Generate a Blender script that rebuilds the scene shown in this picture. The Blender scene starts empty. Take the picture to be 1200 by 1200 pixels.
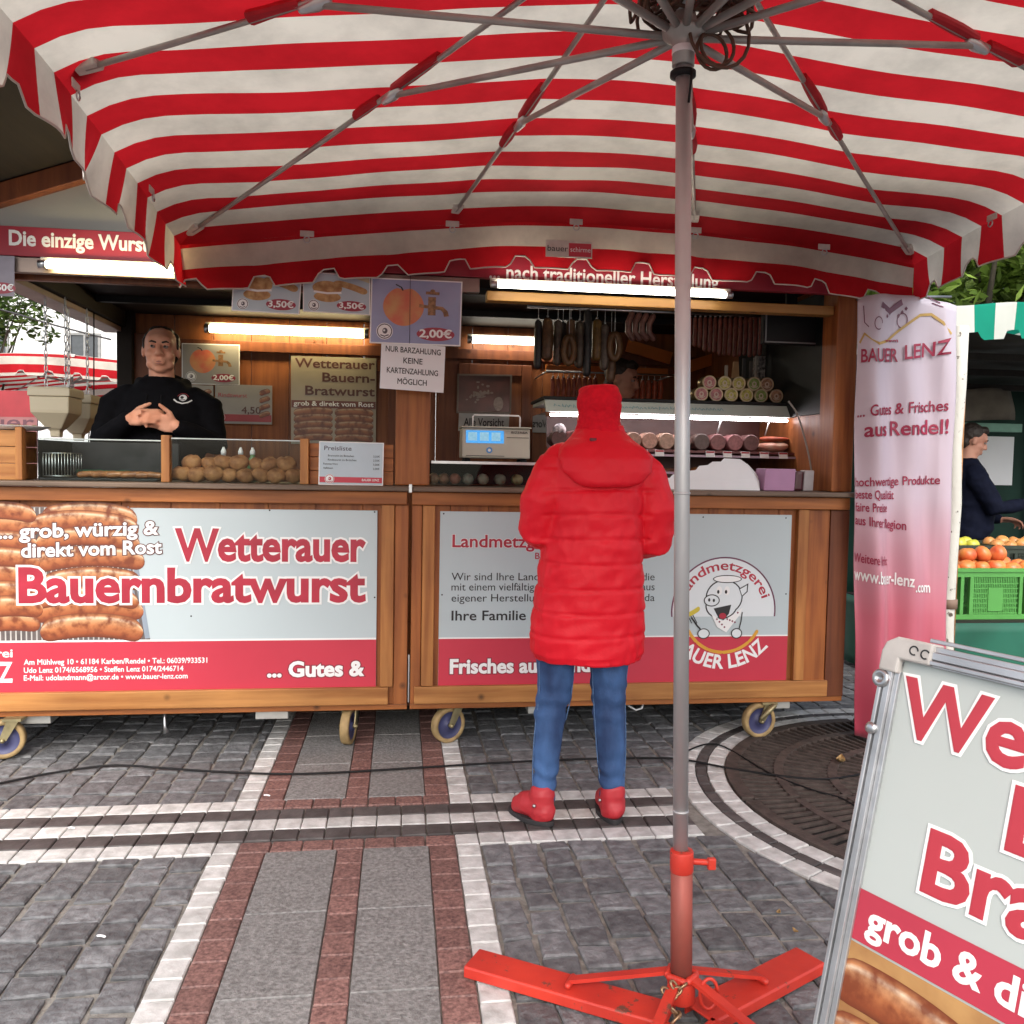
import bpy, bmesh, math, random
import numpy as np
from mathutils import Vector, Matrix, noise as mnoise
R = math.radians
random.seed(7)
scene = bpy.context.scene
COL = scene.collection
# ------------------------------------------------------------------ camera
YAW, PITCH, ROLL, FOC = 7.5, 3.15, 0.018, 1000.0
CAM = Vector((0, 0, 1.36))
cd = bpy.data.cameras.new('camera'); cam = bpy.data.objects.new('camera', cd); COL.objects.link(cam)
cd.sensor_width = 36; cd.lens = 36 * FOC / 1200; cd.clip_start = .05; cd.clip_end = 400
cam.matrix_world = Matrix.Translation(CAM) @ Matrix.Rotation(-R(YAW), 4, 'Z') @ Matrix.Rotation(R(90 - PITCH), 4, 'X') @ Matrix.Rotation(ROLL, 4, 'Z')
scene.camera = cam
# ------------------------------------------------------------------ sky and sun (overcast)
SUN_EL, SUN_AZ = 44, 186          # azimuth measured from +Y clockwise: behind the viewer, to the left
w = bpy.data.worlds.new('World'); scene.world = w; w.use_nodes = True
nt = w.node_tree; nt.nodes.clear()
sky = nt.nodes.new('ShaderNodeTexSky'); sky.sky_type = 'NISHITA'; sky.sun_disc = False
sky.sun_elevation = R(SUN_EL); sky.sun_rotation = R(SUN_AZ); sky.air_density = 1.0; sky.dust_density = 4.0; sky.ozone_density = .6
hsv = nt.nodes.new('ShaderNodeHueSaturation'); hsv.inputs['Saturation'].default_value = .5
bg = nt.nodes.new('ShaderNodeBackground'); bg.inputs[1].default_value = .15
wo = nt.nodes.new('ShaderNodeOutputWorld')
nt.links.new(sky.outputs[0], hsv.inputs['Color']); nt.links.new(hsv.outputs[0], bg.inputs[0]); nt.links.new(bg.outputs[0], wo.inputs[0])
sl = bpy.data.lights.new('sun', 'SUN'); sl.energy = .75; sl.angle = R(60); sl.color = (1, .975, .94)
so = bpy.data.objects.new('sun', sl); COL.objects.link(so)
sdir = Vector((math.sin(R(SUN_AZ)) * math.cos(R(SUN_EL)), math.cos(R(SUN_AZ)) * math.cos(R(SUN_EL)), math.sin(R(SUN_EL))))
so.rotation_euler = sdir.to_track_quat('Z', 'Y').to_euler(); so.location = (-6, -6, 12)
scene.view_settings.view_transform = 'Standard'; scene.view_settings.look = 'None'
scene.view_settings.exposure = 1.12; scene.view_settings.gamma = 1; scene.view_settings.use_curve_mapping = False
try:
    scene.cycles.use_denoising = True; scene.cycles.max_bounces = 8; scene.cycles.transparent_max_bounces = 12
    scene.cycles.sample_clamp_indirect = 6; scene.cycles.caustics_reflective = False; scene.cycles.caustics_refractive = False
except Exception: pass
# ------------------------------------------------------------------ measuring helper: a photo pixel to a point on a plane
_m = cam.matrix_world.to_3x3()
def at(px, py, Y=None, Z=None, X=None):
    r = _m @ Vector(((px - 600) / FOC, -(py - 600) / FOC, -1))
    t = (Y - CAM.y) / r.y if Y is not None else ((X - CAM.x) / r.x if X is not None else (Z - CAM.z) / r.z)
    return CAM + r * t
# ------------------------------------------------------------------ materials
_mats = {}
def mat(name, col=(.5, .5, .5), rough=.6, metal=0, col2=None, scale=8, amt=.25, bump=0, bscale=None, stretch=(1, 1, 1),
        emit=0, trans=0, spec=.5, detail=4, coat=0, rnd=0):
    if name in _mats: return _mats[name]
    m = bpy.data.materials.new(name); m.use_nodes = True; t = m.node_tree; N = t.nodes; L = t.links
    b = N['Principled BSDF']; b.inputs['Roughness'].default_value = rough; b.inputs['Metallic'].default_value = metal
    b.inputs['Specular IOR Level'].default_value = spec
    if coat: b.inputs['Coat Weight'].default_value = coat
    c1 = (*col, 1); c2 = (*(col2 if col2 else tuple(max(0, x * (1 - amt)) for x in col)), 1)
    tc = N.new('ShaderNodeTexCoord'); mp = N.new('ShaderNodeMapping'); mp.inputs['Scale'].default_value = stretch
    L.new(tc.outputs['Object'], mp.inputs[0])
    nz = N.new('ShaderNodeTexNoise'); nz.inputs['Scale'].default_value = scale; nz.inputs['Detail'].default_value = detail
    L.new(mp.outputs[0], nz.inputs['Vector'])
    rp = N.new('ShaderNodeValToRGB'); rp.color_ramp.elements[0].position = .32; rp.color_ramp.elements[1].position = .68
    rp.color_ramp.elements[0].color = c2; rp.color_ramp.elements[1].color = c1
    L.new(nz.outputs[0], rp.inputs[0]); out = rp.outputs[0]
    if rnd:
        g = N.new('ShaderNodeNewGeometry'); mr = N.new('ShaderNodeMapRange'); mr.inputs[3].default_value = 1 - rnd; mr.inputs[4].default_value = 1 + rnd
        L.new(g.outputs['Random Per Island'], mr.inputs[0])
        mx = N.new('ShaderNodeMix'); mx.data_type = 'RGBA'; mx.blend_type = 'MULTIPLY'; mx.inputs[0].default_value = 1
        L.new(out, mx.inputs[6]); L.new(mr.outputs[0], mx.inputs[7]); out = mx.outputs[2]
    L.new(out, b.inputs['Base Color'])
    if bump:
        n2 = N.new('ShaderNodeTexNoise'); n2.inputs['Scale'].default_value = bscale or scale * 4; n2.inputs['Detail'].default_value = 5
        L.new(mp.outputs[0], n2.inputs['Vector'])
        bp = N.new('ShaderNodeBump'); bp.inputs['Strength'].default_value = bump; bp.inputs['Distance'].default_value = .01
        L.new(n2.outputs[0], bp.inputs['Height']); L.new(bp.outputs[0], b.inputs['Normal'])
    if emit:
        b.inputs['Emission Color'].default_value = c1; b.inputs['Emission Strength'].default_value = emit
    if trans:
        tr = N.new('ShaderNodeBsdfTranslucent'); ms = N.new('ShaderNodeMixShader'); ms.inputs[0].default_value = trans
        L.new(out, tr.inputs[0]); L.new(b.outputs[0], ms.inputs[1]); L.new(tr.outputs[0], ms.inputs[2])
        L.new(ms.outputs[0], N['Material Output'].inputs[0])
    _mats[name] = m; return m
def glass(name='clear_glass', tint=(.9, .95, .94), fac=.12):
    if name in _mats: return _mats[name]
    m = bpy.data.materials.new(name); m.use_nodes = True; t = m.node_tree; N = t.nodes; L = t.links
    N.remove(N['Principled BSDF'])
    tr = N.new('ShaderNodeBsdfTransparent'); tr.inputs[0].default_value = (*tint, 1)
    gl = N.new('ShaderNodeBsdfGlossy'); gl.inputs['Roughness'].default_value = .03
    fr = N.new('ShaderNodeFresnel'); fr.inputs[0].default_value = 1.22
    ad = N.new('ShaderNodeMath'); ad.operation = 'ADD'; ad.inputs[1].default_value = 0.004; L.new(fr.outputs[0], ad.inputs[0])
    ms = N.new('ShaderNodeMixShader'); L.new(ad.outputs[0], ms.inputs[0]); L.new(tr.outputs[0], ms.inputs[1]); L.new(gl.outputs[0], ms.inputs[2])
    L.new(ms.outputs[0], N['Material Output'].inputs[0]); _mats[name] = m; return m
def wood(name, col, dark, axis='x', rough=.5):
    if name in _mats: return _mats[name]
    s = {'x': (.6, 9, 9), 'y': (9, .6, 9), 'z': (9, 9, .6)}[axis]
    m = mat(name, col, rough, col2=dark, scale=3, stretch=s, detail=8, bump=.15, bscale=6, spec=.4)
    t = m.node_tree; N = t.nodes; L = t.links; b = N['Principled BSDF']
    src = b.inputs['Base Color'].links[0].from_socket
    tc = [n for n in N if n.type == 'TEX_COORD'][0]
    kn = N.new('ShaderNodeTexVoronoi'); kn.inputs['Scale'].default_value = 5; kn.inputs['Randomness'].default_value = 1
    L.new(tc.outputs['Object'], kn.inputs[0])
    mr = N.new('ShaderNodeMapRange'); mr.inputs[1].default_value = .03; mr.inputs[2].default_value = .11; mr.inputs[3].default_value = .35; mr.inputs[4].default_value = 1
    L.new(kn.outputs['Distance'], mr.inputs[0])
    n2 = N.new('ShaderNodeTexNoise'); n2.inputs['Scale'].default_value = 2.2; n2.inputs['Detail'].default_value = 6; L.new(tc.outputs['Object'], n2.inputs[0])
    m2 = N.new('ShaderNodeMapRange'); m2.inputs[1].default_value = .3; m2.inputs[2].default_value = .7; m2.inputs[3].default_value = .72; m2.inputs[4].default_value = 1.1
    L.new(n2.outputs[0], m2.inputs[0])
    mu = N.new('ShaderNodeMath'); mu.operation = 'MULTIPLY'; L.new(mr.outputs[0], mu.inputs[0]); L.new(m2.outputs[0], mu.inputs[1])
    mx = N.new('ShaderNodeMix'); mx.data_type = 'RGBA'; mx.blend_type = 'MULTIPLY'; mx.inputs[0].default_value = 1
    L.new(src, mx.inputs[6]); L.new(mu.outputs[0], mx.inputs[7]); L.new(mx.outputs[2], b.inputs['Base Color'])
    return m
W_PANEL = wood('orange_pine_boards', (.43, .145, .036), (.22, .06, .015), 'z')
W_RAIL = wood('orange_pine_rail', (.46, .16, .04), (.23, .07, .016), 'x')
W_LIGHT = wood('pale_pine_trim', (.54, .25, .075), (.32, .12, .03), 'x')
W_LIGHTZ = wood('pale_pine_stile', (.50, .215, .06), (.29, .10, .026), 'z')
W_DARK = wood('dark_red_brown_wood', (.20, .06, .02), (.11, .03, .012), 'z')
W_COUNTER = wood('worn_grey_counter_wood', (.22, .155, .11), (.12, .08, .055), 'x', .55)
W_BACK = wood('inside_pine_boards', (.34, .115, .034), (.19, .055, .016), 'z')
W_BEAM = wood('yellow_pine_beam', (.45, .24, .06), (.32, .15, .035), 'x')
W_ROOF = wood('dark_roof_boards', (.016, .011, .008), (.009, .007, .006), 'y', .8)
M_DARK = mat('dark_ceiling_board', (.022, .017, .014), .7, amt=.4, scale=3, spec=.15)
M_BLACK = mat('black_matt', (.010, .010, .011), .6, spec=.25)
M_PANELBLUE = mat('pale_blue_grey_print', (.50, .58, .60), .32, amt=.05, scale=2, spec=.4)
M_BAND = mat('raspberry_red_print', (.56, .045, .075), .32, amt=.1, scale=3, spec=.4)
M_RED = mat('raspberry_lettering', (.46, .022, .05), .4)
M_WHITE = mat('white_lettering', (.85, .85, .84), .4, amt=.03)
M_INK = mat('black_ink', (.02, .02, .022), .5)
M_PAPER = mat('white_paper', (.80, .81, .82), .6, amt=.05, scale=3)
M_STEEL = mat('brushed_steel', (.55, .56, .57), .32, 1, amt=.2, scale=20)
M_ALU = mat('weathered_aluminium', (.62, .63, .645), .38, .85, amt=.25, scale=14, bump=.05)
M_POLE = mat('galvanised_pole', (.60, .60, .60), .45, .6, amt=.3, scale=9, stretch=(1, 1, .25))
M_RIB = mat('tarnished_rib_steel', (.44, .42, .39), .5, .5, amt=.3, scale=10)
M_CHROME = mat('chrome', (.75, .75, .75), .15, 1, amt=.05)
M_SKIN = mat('skin', (.58, .30, .21), .5, col2=(.50, .23, .16), scale=9, bump=.04, bscale=120, spec=.35)
M_HAIR = mat('dark_hair', (.03, .019, .013), .6, amt=.5, scale=40, stretch=(1, 1, .2), bump=.4, bscale=80)
# ------------------------------------------------------------------ mesh builder
class MB:
    def __init__(s): s.v = []; s.f = []; s.mi = []; s.m = 0; s.uv = {}; s.sm = []; s.smooth = False
    def add(s, vs, fs, uvs=None):
        o = len(s.v); s.v += [tuple(p) for p in vs]
        for f in fs:
            if uvs: s.uv[len(s.f)] = [uvs[i] for i in f]
            s.f.append(tuple(i + o for i in f)); s.mi.append(s.m); s.sm.append(s.smooth)
        return s
    def box(s, x0, x1, y0, y1, z0, z1, M=None):
        P = [Vector((x, y, z)) for x in (x0, x1) for y in (y0, y1) for z in (z0, z1)]
        if M: P = [M @ p for p in P]
        return s.add(P, [(0, 1, 3, 2), (4, 6, 7, 5), (0, 4, 5, 1), (2, 3, 7, 6), (0, 2, 6, 4), (1, 5, 7, 3)])
    def loft(s, rings, cap=True, closed=True):
        n = len(rings[0]); vs = [p for r in rings for p in r]; fs = []
        for i in range(len(rings) - 1):
            for j in range(n if closed else n - 1):
                k = (j + 1) % n; fs.append((i * n + j, i * n + k, (i + 1) * n + k, (i + 1) * n + j))
        if cap and closed: fs += [tuple(range(n - 1, -1, -1)), tuple((len(rings) - 1) * n + j for j in range(n))]
        return s.add(vs, fs)
    def tube(s, pts, rad, n=10, cap=True, flat=None):
        pts = [Vector(p) for p in pts]; rad = rad if isinstance(rad, (list, tuple)) else [rad] * len(pts)
        ts = []
        for i in range(len(pts)):
            a = pts[max(i - 1, 0)]; b = pts[min(i + 1, len(pts) - 1)]; ts.append((b - a).normalized())
        u = ts[0].orthogonal().normalized()
        if abs(ts[0].z) < .95: u = ts[0].cross(Vector((0, 0, 1))).normalized()
        rings = []
        for i, p in enumerate(pts):
            u = (u - ts[i] * u.dot(ts[i])); u = u.normalized() if u.length > 1e-6 else ts[i].orthogonal().normalized()
            v = ts[i].cross(u); fx, fy = flat or (1, 1)
            rings.append([p + (u * math.cos(a) * fx + v * math.sin(a) * fy) * rad[i] for a in [2 * math.pi * k / n for k in range(n)]])
        o = s.smooth; s.smooth = True; s.loft(rings, cap); s.smooth = o
        return s
    def capsule(s, pts, r, n=10):
        """round-ended tube"""
        pts = [Vector(p) for p in pts]; rr = r if isinstance(r, (list, tuple)) else [r] * len(pts)
        d0 = (pts[0] - pts[1]).normalized(); d1 = (pts[-1] - pts[-2]).normalized()
        P = [pts[0] + d0 * rr[0] * q for q in (.98, .8, .45)] + pts + [pts[-1] + d1 * rr[-1] * q for q in (.45, .8, .98)]
        Q = [rr[0] * q for q in (.18, .6, .89)] + list(rr) + [rr[-1] * q for q in (.89, .6, .18)]
        return s.tube(P, Q, n)
    def lathe(s, prof, c=(0, 0, 0), n=24, M=None, cap=True):
        c = Vector(c); rings = []
        for r, z in prof:
            ring = [Vector((r * math.cos(a), r * math.sin(a), z)) for a in [2 * math.pi * k / n for k in range(n)]]
            rings.append([(M @ p if M else p) + c for p in ring])
        o = s.smooth; s.smooth = True; s.loft(rings, cap); s.smooth = o
        return s
    def ell(s, c, r, n=14, m=10, M=None):
        c = Vector(c); rings = []
        for i in range(m + 1):
            t = math.pi * i / m; t = min(max(t, .05), math.pi - .05)
            ring = [Vector((r[0] * math.sin(t) * math.cos(a), r[1] * math.sin(t) * math.sin(a), -r[2] * math.cos(t))) for a in [2 * math.pi * k / n for k in range(n)]]
            rings.append([(M @ p if M else p) + c for p in ring])
        o = s.smooth; s.smooth = True; s.loft(rings); s.smooth = o
        return s
    def grid(s, fn, nu, nv, uvf=None):
        vs = []; uv = []
        for i in range(nu + 1):
            for j in range(nv + 1):
                vs.append(fn(i / nu, j / nv)); uv.append(uvf(i / nu, j / nv) if uvf else (i / nu, j / nv))
        fs = [(i * (nv + 1) + j, (i + 1) * (nv + 1) + j, (i + 1) * (nv + 1) + j + 1, i * (nv + 1) + j + 1) for i in range(nu) for j in range(nv)]
        return s.add(vs, fs, uv)
    def poly(s, fr, pts, d):
        return s.add([fr(x, y, d) for x, y in pts], [tuple(range(len(pts)))])
    def disc(s, fr, cx, cy, rx, ry, d, n=28):
        return s.poly(fr, [(cx + rx * math.cos(2 * math.pi * k / n), cy + ry * math.sin(2 * math.pi * k / n)) for k in range(n)], d)
    def stroke(s, fr, pts, wd, d):
        """flat printed line"""
        pts = [Vector(p) for p in pts]; L = []; Rr = []
        for i, p in enumerate(pts):
            t = (pts[min(i + 1, len(pts) - 1)] - pts[max(i - 1, 0)]).normalized(); nn = Vector((-t.y, t.x))
            L.append(p + nn * wd / 2); Rr.append(p - nn * wd / 2)
        vs = [fr(q.x, q.y, d) for q in L] + [fr(q.x, q.y, d) for q in Rr]; n = len(pts)
        return s.add(vs, [(i, n + i, n + i + 1, i + 1) for i in range(n - 1)])
    def arc(s, fr, cx, cy, r, a0, a1, wd, d, n=36):
        return s.stroke(fr, [(cx + r * math.cos(R(a0 + (a1 - a0) * k / n)), cy + r * math.sin(R(a0 + (a1 - a0) * k / n))) for k in range(n + 1)], wd, d)
    def mesh(s, name, mats):
        me = bpy.data.meshes.new(name); me.from_pydata(s.v, [], s.f)
        for m in (mats if isinstance(mats, (list, tuple)) else [mats]): me.materials.append(m)
        me.polygons.foreach_set('material_index', s.mi); me.polygons.foreach_set('use_smooth', s.sm)
        if s.uv:
            ul = me.uv_layers.new(name='UVMap')
            for p in me.polygons:
                q = s.uv.get(p.index)
                if q:
                    for li, c in zip(p.loop_indices, q): ul.data[li].uv = c
        me.update(); return me
    def build(s, name, mats, parent=None, bevel=0, loc=None, solid=0):
        return link(name, s.mesh(name, mats), parent, bevel, loc, solid)
def link(name, me, parent=None, bevel=0, loc=None, solid=0):
    o = bpy.data.objects.new(name, me); COL.objects.link(o)
    if loc is not None: o.location = loc
    if parent: o.parent = parent; o.matrix_parent_inverse = parent.matrix_basis.inverted()
    if solid:
        b = o.modifiers.new('solid', 'SOLIDIFY'); b.thickness = solid; b.offset = 0
    if bevel:
        b = o.modifiers.new('bevel', 'BEVEL'); b.width = bevel; b.segments = 2; b.limit_method = 'ANGLE'; b.angle_limit = R(40)
    return o
def thing(name, label, cat, loc=(0, 0, 0), group=None):
    o = bpy.data.objects.new(name, None); COL.objects.link(o); o.location = loc; o.empty_display_size = .1
    o['label'] = label; o['category'] = cat
    if group: o['group'] = group
    return o
def tag(o, label, cat, group=None):
    o['label'] = label; o['category'] = cat
    if group: o['group'] = group
    return o
def kind(o, k): o['kind'] = k; return o
def dup(o, loc=None, rot=None, label=None, scale=None):
    """copy of a thing with copies of its parts and sub-parts"""
    r = o.copy(); COL.objects.link(r)
    if loc is not None: r.location = loc
    if rot is not None: r.rotation_euler = rot
    if scale is not None: r.scale = scale
    if label: r['label'] = label
    for ch in list(o.children):
        c = ch.copy(); COL.objects.link(c); c.parent = r
        for g in ch.children:
            d = g.copy(); COL.objects.link(d); d.parent = c
    return r
ORD = ['first', 'second', 'third', 'fourth', 'fifth', 'sixth', 'seventh', 'eighth', 'ninth', 'tenth', 'eleventh', 'twelfth', 'thirteenth', 'fourteenth', 'fifteenth', 'sixteenth']
def evald(name, mb, mods):
    """apply modifiers to a builder's mesh and return the resulting mesh"""
    me = mb.mesh(name, []); o = bpy.data.objects.new('tmp', me); COL.objects.link(o)
    for typ, kw in mods:
        md = o.modifiers.new(typ, typ)
        for k, v in kw.items(): setattr(md, k, v)
    dg = bpy.context.evaluated_depsgraph_get(); dg.update()
    out = bpy.data.meshes.new_from_object(o.evaluated_get(dg)); out.name = name
    bpy.data.objects.remove(o); bpy.data.meshes.remove(me)
    return out
def fuse(name, mb, mats, voxel=.01, smooth=4, disp=None, factor=.5):
    me = evald(name, mb, [('REMESH', dict(mode='VOXEL', voxel_size=voxel)), ('SMOOTH', dict(iterations=smooth, factor=factor))])
    me.materials.clear()
    for m in (mats if isinstance(mats, (list, tuple)) else [mats]): me.materials.append(m)
    if disp:
        n = [v.normal.copy() for v in me.vertices]
        for v, q in zip(me.vertices, n): v.co += q * disp(v.co, q)
    me.polygons.foreach_set('use_smooth', [True] * len(me.polygons)); me.update()
    return me
# ------------------------------------------------------------------ lettering
_tx = {}
def raw_text(body, bold=0.0, spacing=1.0):
    """flat lettering as (points, faces, depth drop): the glyphs plus a mitred skirt of width bold round every outline"""
    k = (body, bold, spacing)
    if k in _tx: return _tx[k]
    c = bpy.data.curves.new('t', 'FONT'); c.body = body
    c.resolution_u = 3; c.space_character = spacing; c.fill_mode = 'FRONT'
    o = bpy.data.objects.new('t', c); COL.objects.link(o)
    dg = bpy.context.evaluated_depsgraph_get(); dg.update()
    me = bpy.data.meshes.new_from_object(o.evaluated_get(dg))
    bm = bmesh.new(); bm.from_mesh(me); bmesh.ops.remove_doubles(bm, verts=bm.verts, dist=1e-4); bm.verts.index_update()
    vs = [(v.co.x, v.co.y) for v in bm.verts]; fs = [tuple(v.index for v in f.verts) for f in bm.faces]; drop = [0] * len(vs)
    if bold > 0:
        nx = {}; nrm = {}
        for e in bm.edges:
            if len(e.link_faces) != 1: continue
            f = e.link_faces[0]; fc = f.calc_center_median(); p, q = e.verts; d = (q.co - p.co); n = Vector((d.y, -d.x, 0))
            if n.length < 1e-9: continue
            n.normalize()
            if n.dot(fc - p.co) > 0: n = -n
            nx[(p.index, q.index)] = n
            for v in (p, q): nrm.setdefault(v.index, []).append(n)
        out = {}
        for i, ns in nrm.items():
            m = sum(ns, Vector((0, 0, 0)))
            m = m.normalized() if m.length > .05 else ns[0]
            m = m * min(1.5, 1 / max(.3, m.dot(ns[0])))
            out[i] = len(vs); vs.append((vs[i][0] + m.x * bold, vs[i][1] + m.y * bold)); drop.append(1)
        for (i, j) in nx: fs.append((i, j, out[j], out[i]))
    bm.free(); bpy.data.objects.remove(o); bpy.data.curves.remove(c); bpy.data.meshes.remove(me)
    _tx[k] = (vs, fs, drop); return _tx[k]
_cap = None
def capheight():
    global _cap
    if _cap is None:
        v = raw_text('H')[0]; _cap = max(p[1] for p in v)
    return _cap
def put(mb, fr, body, x, y, w=None, h=.05, bold=.012, m=0, d=.001, halo=None, hm=None, align='L', slope=0, arc=None, shear=0, spacing=1.0):
    """body on frame fr; x = left (or right / centre) edge, y = baseline, w = width, h = cap height; arc = (cx, cy, radius, centre angle)"""
    vs, fs, _ = raw_text(body, bold, spacing)
    if not vs: return
    x0 = min(p[0] for p in vs); x1 = max(p[0] for p in vs); sy = h / capheight(); sx = w / (x1 - x0) if w else sy
    W = (x1 - x0) * sx; ox = x - (0 if align == 'L' else W if align == 'R' else W / 2)
    for (bo, mi, dd, jit) in ([(bold + halo, hm, max(d * .4, d - .0008), .00025)] if halo else []) + [(bold, m, d, .00025)]:
        vs, fs, isl = raw_text(body, bo, spacing); P = []
        for (a, b), k in zip(vs, isl):
            u = (a - x0) * sx; v = b * sy; u += shear * v
            if arc:
                cx, cy, r, mid = arc; inv = r < 0; rr = abs(r)
                th = R(mid) + ((u - W / 2) / rr if inv else -(u - W / 2) / rr); rad = rr - v if inv else rr + v
                q = (cx + rad * math.cos(th), cy + rad * math.sin(th))
            else: q = (ox + u, y + v + slope * u)
            P.append(fr(q[0], q[1], dd - jit * k))
        om = mb.m; mb.m = mi; mb.add(P, fs); mb.m = om
def frame(O, U, V):
    O = Vector(O); U = Vector(U).normalized(); V = Vector(V).normalized(); Nn = U.cross(V)
    return lambda x, y, d: O + U * x + V * y + Nn * d
# ================================================================== GROUND
GC = (2.45, 3.27)
M_SETT = mat('basalt_setts', (.205, .21, .215), .6, col2=(.095, .097, .102), scale=26, bump=.9, bscale=45, rnd=.30, spec=.45, detail=9)
M_JOINT = mat('sandy_joints', (.30, .285, .255), .9, amt=.45, scale=30, bump=.4)
M_WSETT = mat('white_setts', (.70, .70, .68), .6, col2=(.46, .46, .44), scale=20, bump=.4, bscale=50, rnd=.1)
M_DSETT = mat('dark_brown_setts', (.105, .095, .092), .6, amt=.45, scale=18, bump=.3, bscale=60, rnd=.2)
M_RGRAN = mat('red_granite', (.31, .17, .145), .6, col2=(.11, .055, .05), scale=95, detail=3, bump=.25, bscale=90, rnd=.14)
M_SLAB = mat('grey_concrete_slab', (.31, .305, .295), .65, col2=(.15, .147, .142), scale=75, detail=12, bump=.5, bscale=110, rnd=.07)
mb = MB(); mb.add([(-60, -30, -.007), (60, -30, -.007), (60, 80, -.007), (-60, 80, -.007)], [(0, 1, 2, 3)])
g = kind(mb.build('ground', M_JOINT), 'structure')
# far paving: brick-patterned sheet around the modelled setts
M_FAR = mat('far_setts', (.15, .15, .152), .7, amt=.4, scale=8, bump=.3)
mb = MB()
for (x0, x1, y0, y1) in ((-60, -4.2, -30, 60), (4.2, 60, -30, 60), (-4.2, 4.2, -30, .9), (-4.2, 4.2, 7.4, 60)):
    mb.add([(x0, y0, -.003), (x1, y0, -.003), (x1, y1, -.003), (x0, y1, -.003)], [(0, 1, 2, 3)])
kind(mb.build('distant_paving', M_FAR), 'structure')
def stone(mb, q, h=.004, ins=.009, dome=.002):
    """one paving stone from four ground corners (x, y): bevelled and slightly domed"""
    c = Vector((sum(p[0] for p in q) / 4, sum(p[1] for p in q) / 4))
    lo = [(p[0], p[1], -.02) for p in q]; md = []; up = []
    for p in q:
        v = Vector(p) - c; L = v.length; v2 = v * max(.3, (1 - ins / max(L, .01)))
        md.append((p[0], p[1], h - .0035)); up.append((c.x + v2.x, c.y + v2.y, h + random.uniform(-.0008, .0008)))
    vs = lo + md + up + [(c.x, c.y, h + dome)]
    fs = []
    for i in range(4):
        k = (i + 1) % 4
        fs += [(i, k, 4 + k, 4 + i), (4 + i, 4 + k, 8 + k, 8 + i), (8 + i, 8 + k, 12)]
    mb.add(vs, fs)
def rq(x0, x1, y0, y1, gap=.004, j=.0):
    u = lambda: random.uniform(-j, j)
    return [(x0 + gap + u(), y0 + gap + u()), (x1 - gap + u(), y0 + gap + u()), (x1 - gap + u(), y1 - gap + u()), (x0 + gap + u(), y1 - gap + u())]
SX0, SX1 = -.632, .297
BANDS = (2.975, 3.44)
def rdist(x, y): return math.hypot(x - GC[0], y - GC[1])
mb = MB()
def setts(xa, xb, ya, yb):
    x = xa; ph = random.uniform(0, 9)
    while x < xb - .02:
        wd = min(random.uniform(.105, .132), xb - x)
        if xb - x - wd < .05: wd = xb - x
        wob = lambda xx, yy: (.012 * mnoise.noise(Vector((xx * 1.7, yy * 1.3, 3))) if xa + .01 < xx < xb - .01 else 0)
        y = ya - random.uniform(0, .1) if ya < 1.2 else ya
        while y < yb - .02:
            ln = min(random.uniform(.095, .15), yb - y)
            if yb - y - ln < .05: ln = yb - y
            q = []
            gp = .0042 + .005 * random.random()
            for (a, b, sx_, sy_) in ((x, y, 1, 1), (x + wd, y, -1, 1), (x + wd, y + ln, -1, -1), (x, y + ln, 1, -1)):
                q.append((a + wob(a, b) + sx_ * gp + random.uniform(-.0065, .0065), b + sy_ * gp + random.uniform(-.008, .008)))
            far = [rdist(*p) for p in q]
            if max(far) > 1.30:
                q = [p if f > 1.264 else (GC[0] + (p[0] - GC[0]) * 1.266 / f, GC[1] + (p[1] - GC[1]) * 1.266 / f) for p, f in zip(q, far)]
                stone(mb, q, .002 + random.uniform(-.003, .004), .0085, random.uniform(.000, .0035))
            y += ln
        x += wd
setts(-4.2, SX0, .9, BANDS[0]); setts(-4.2, SX0, BANDS[1], 7.4)
setts(SX1, 4.2, .9, BANDS[0]); setts(SX1, 4.2, BANDS[1], 7.4)
kind(mb.build('cobblestones', M_SETT), 'structure')
# white, dark and red bands
wb = MB(); db = MB(); rb = MB(); gb = MB()
def row(mb, x0, x1, y0, y1, n, skip=None):
    for i in range(n):
        a = x0 + (x1 - x0) * i / n; b = x0 + (x1 - x0) * (i + 1) / n
        q = rq(a, b, y0, y1, .0022, .0016)
        if skip and min(rdist(*p) for p in q) < skip: continue
        stone(mb, q, .004, .005, .001)
def coln(mb, x0, x1, y0, y1, n, gap=.0022):
    for i in range(n):
        a = y0 + (y1 - y0) * i / n; b = y0 + (y1 - y0) * (i + 1) / n
        stone(mb, rq(x0, x1, a, b, gap, .0012), .004, .005, .0008)
for x0, x1 in ((SX0, SX0 + .085), (SX1 - .085, SX1)):
    coln(wb, x0, x1, .9, BANDS[0] + .088, 24); coln(wb, x0, x1, BANDS[1] - .088, 7.4, 42)
for k in range(5):
    y0 = BANDS[0] + k * .093; y1 = y0 + .093
    mbk = wb if k % 2 == 0 else db
    row(mbk, -4.2, SX0, y0, y1, 38, 1.26); row(mbk, SX1, 3.0, y0, y1, 29, 1.265)
    if 1 <= k <= 3: row(mbk, SX0, SX1, y0, y1, 10)
for x0, x1 in ((SX0 + .085, SX0 + .182), (-.205, -.115), (SX1 - .182, SX1 - .085)):
    coln(rb, x0, x1, .9, BANDS[0], 19, .0018); coln(rb, x0, x1, BANDS[1], 7.4, 36, .0018)
for y0, y1 in ((BANDS[0] - .01, BANDS[0] + .093), (BANDS[1] - .093, BANDS[1] + .01)): row(rb, SX0 + .085, SX1 - .085, y0 + .01, y1 - .01, 7)
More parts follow.
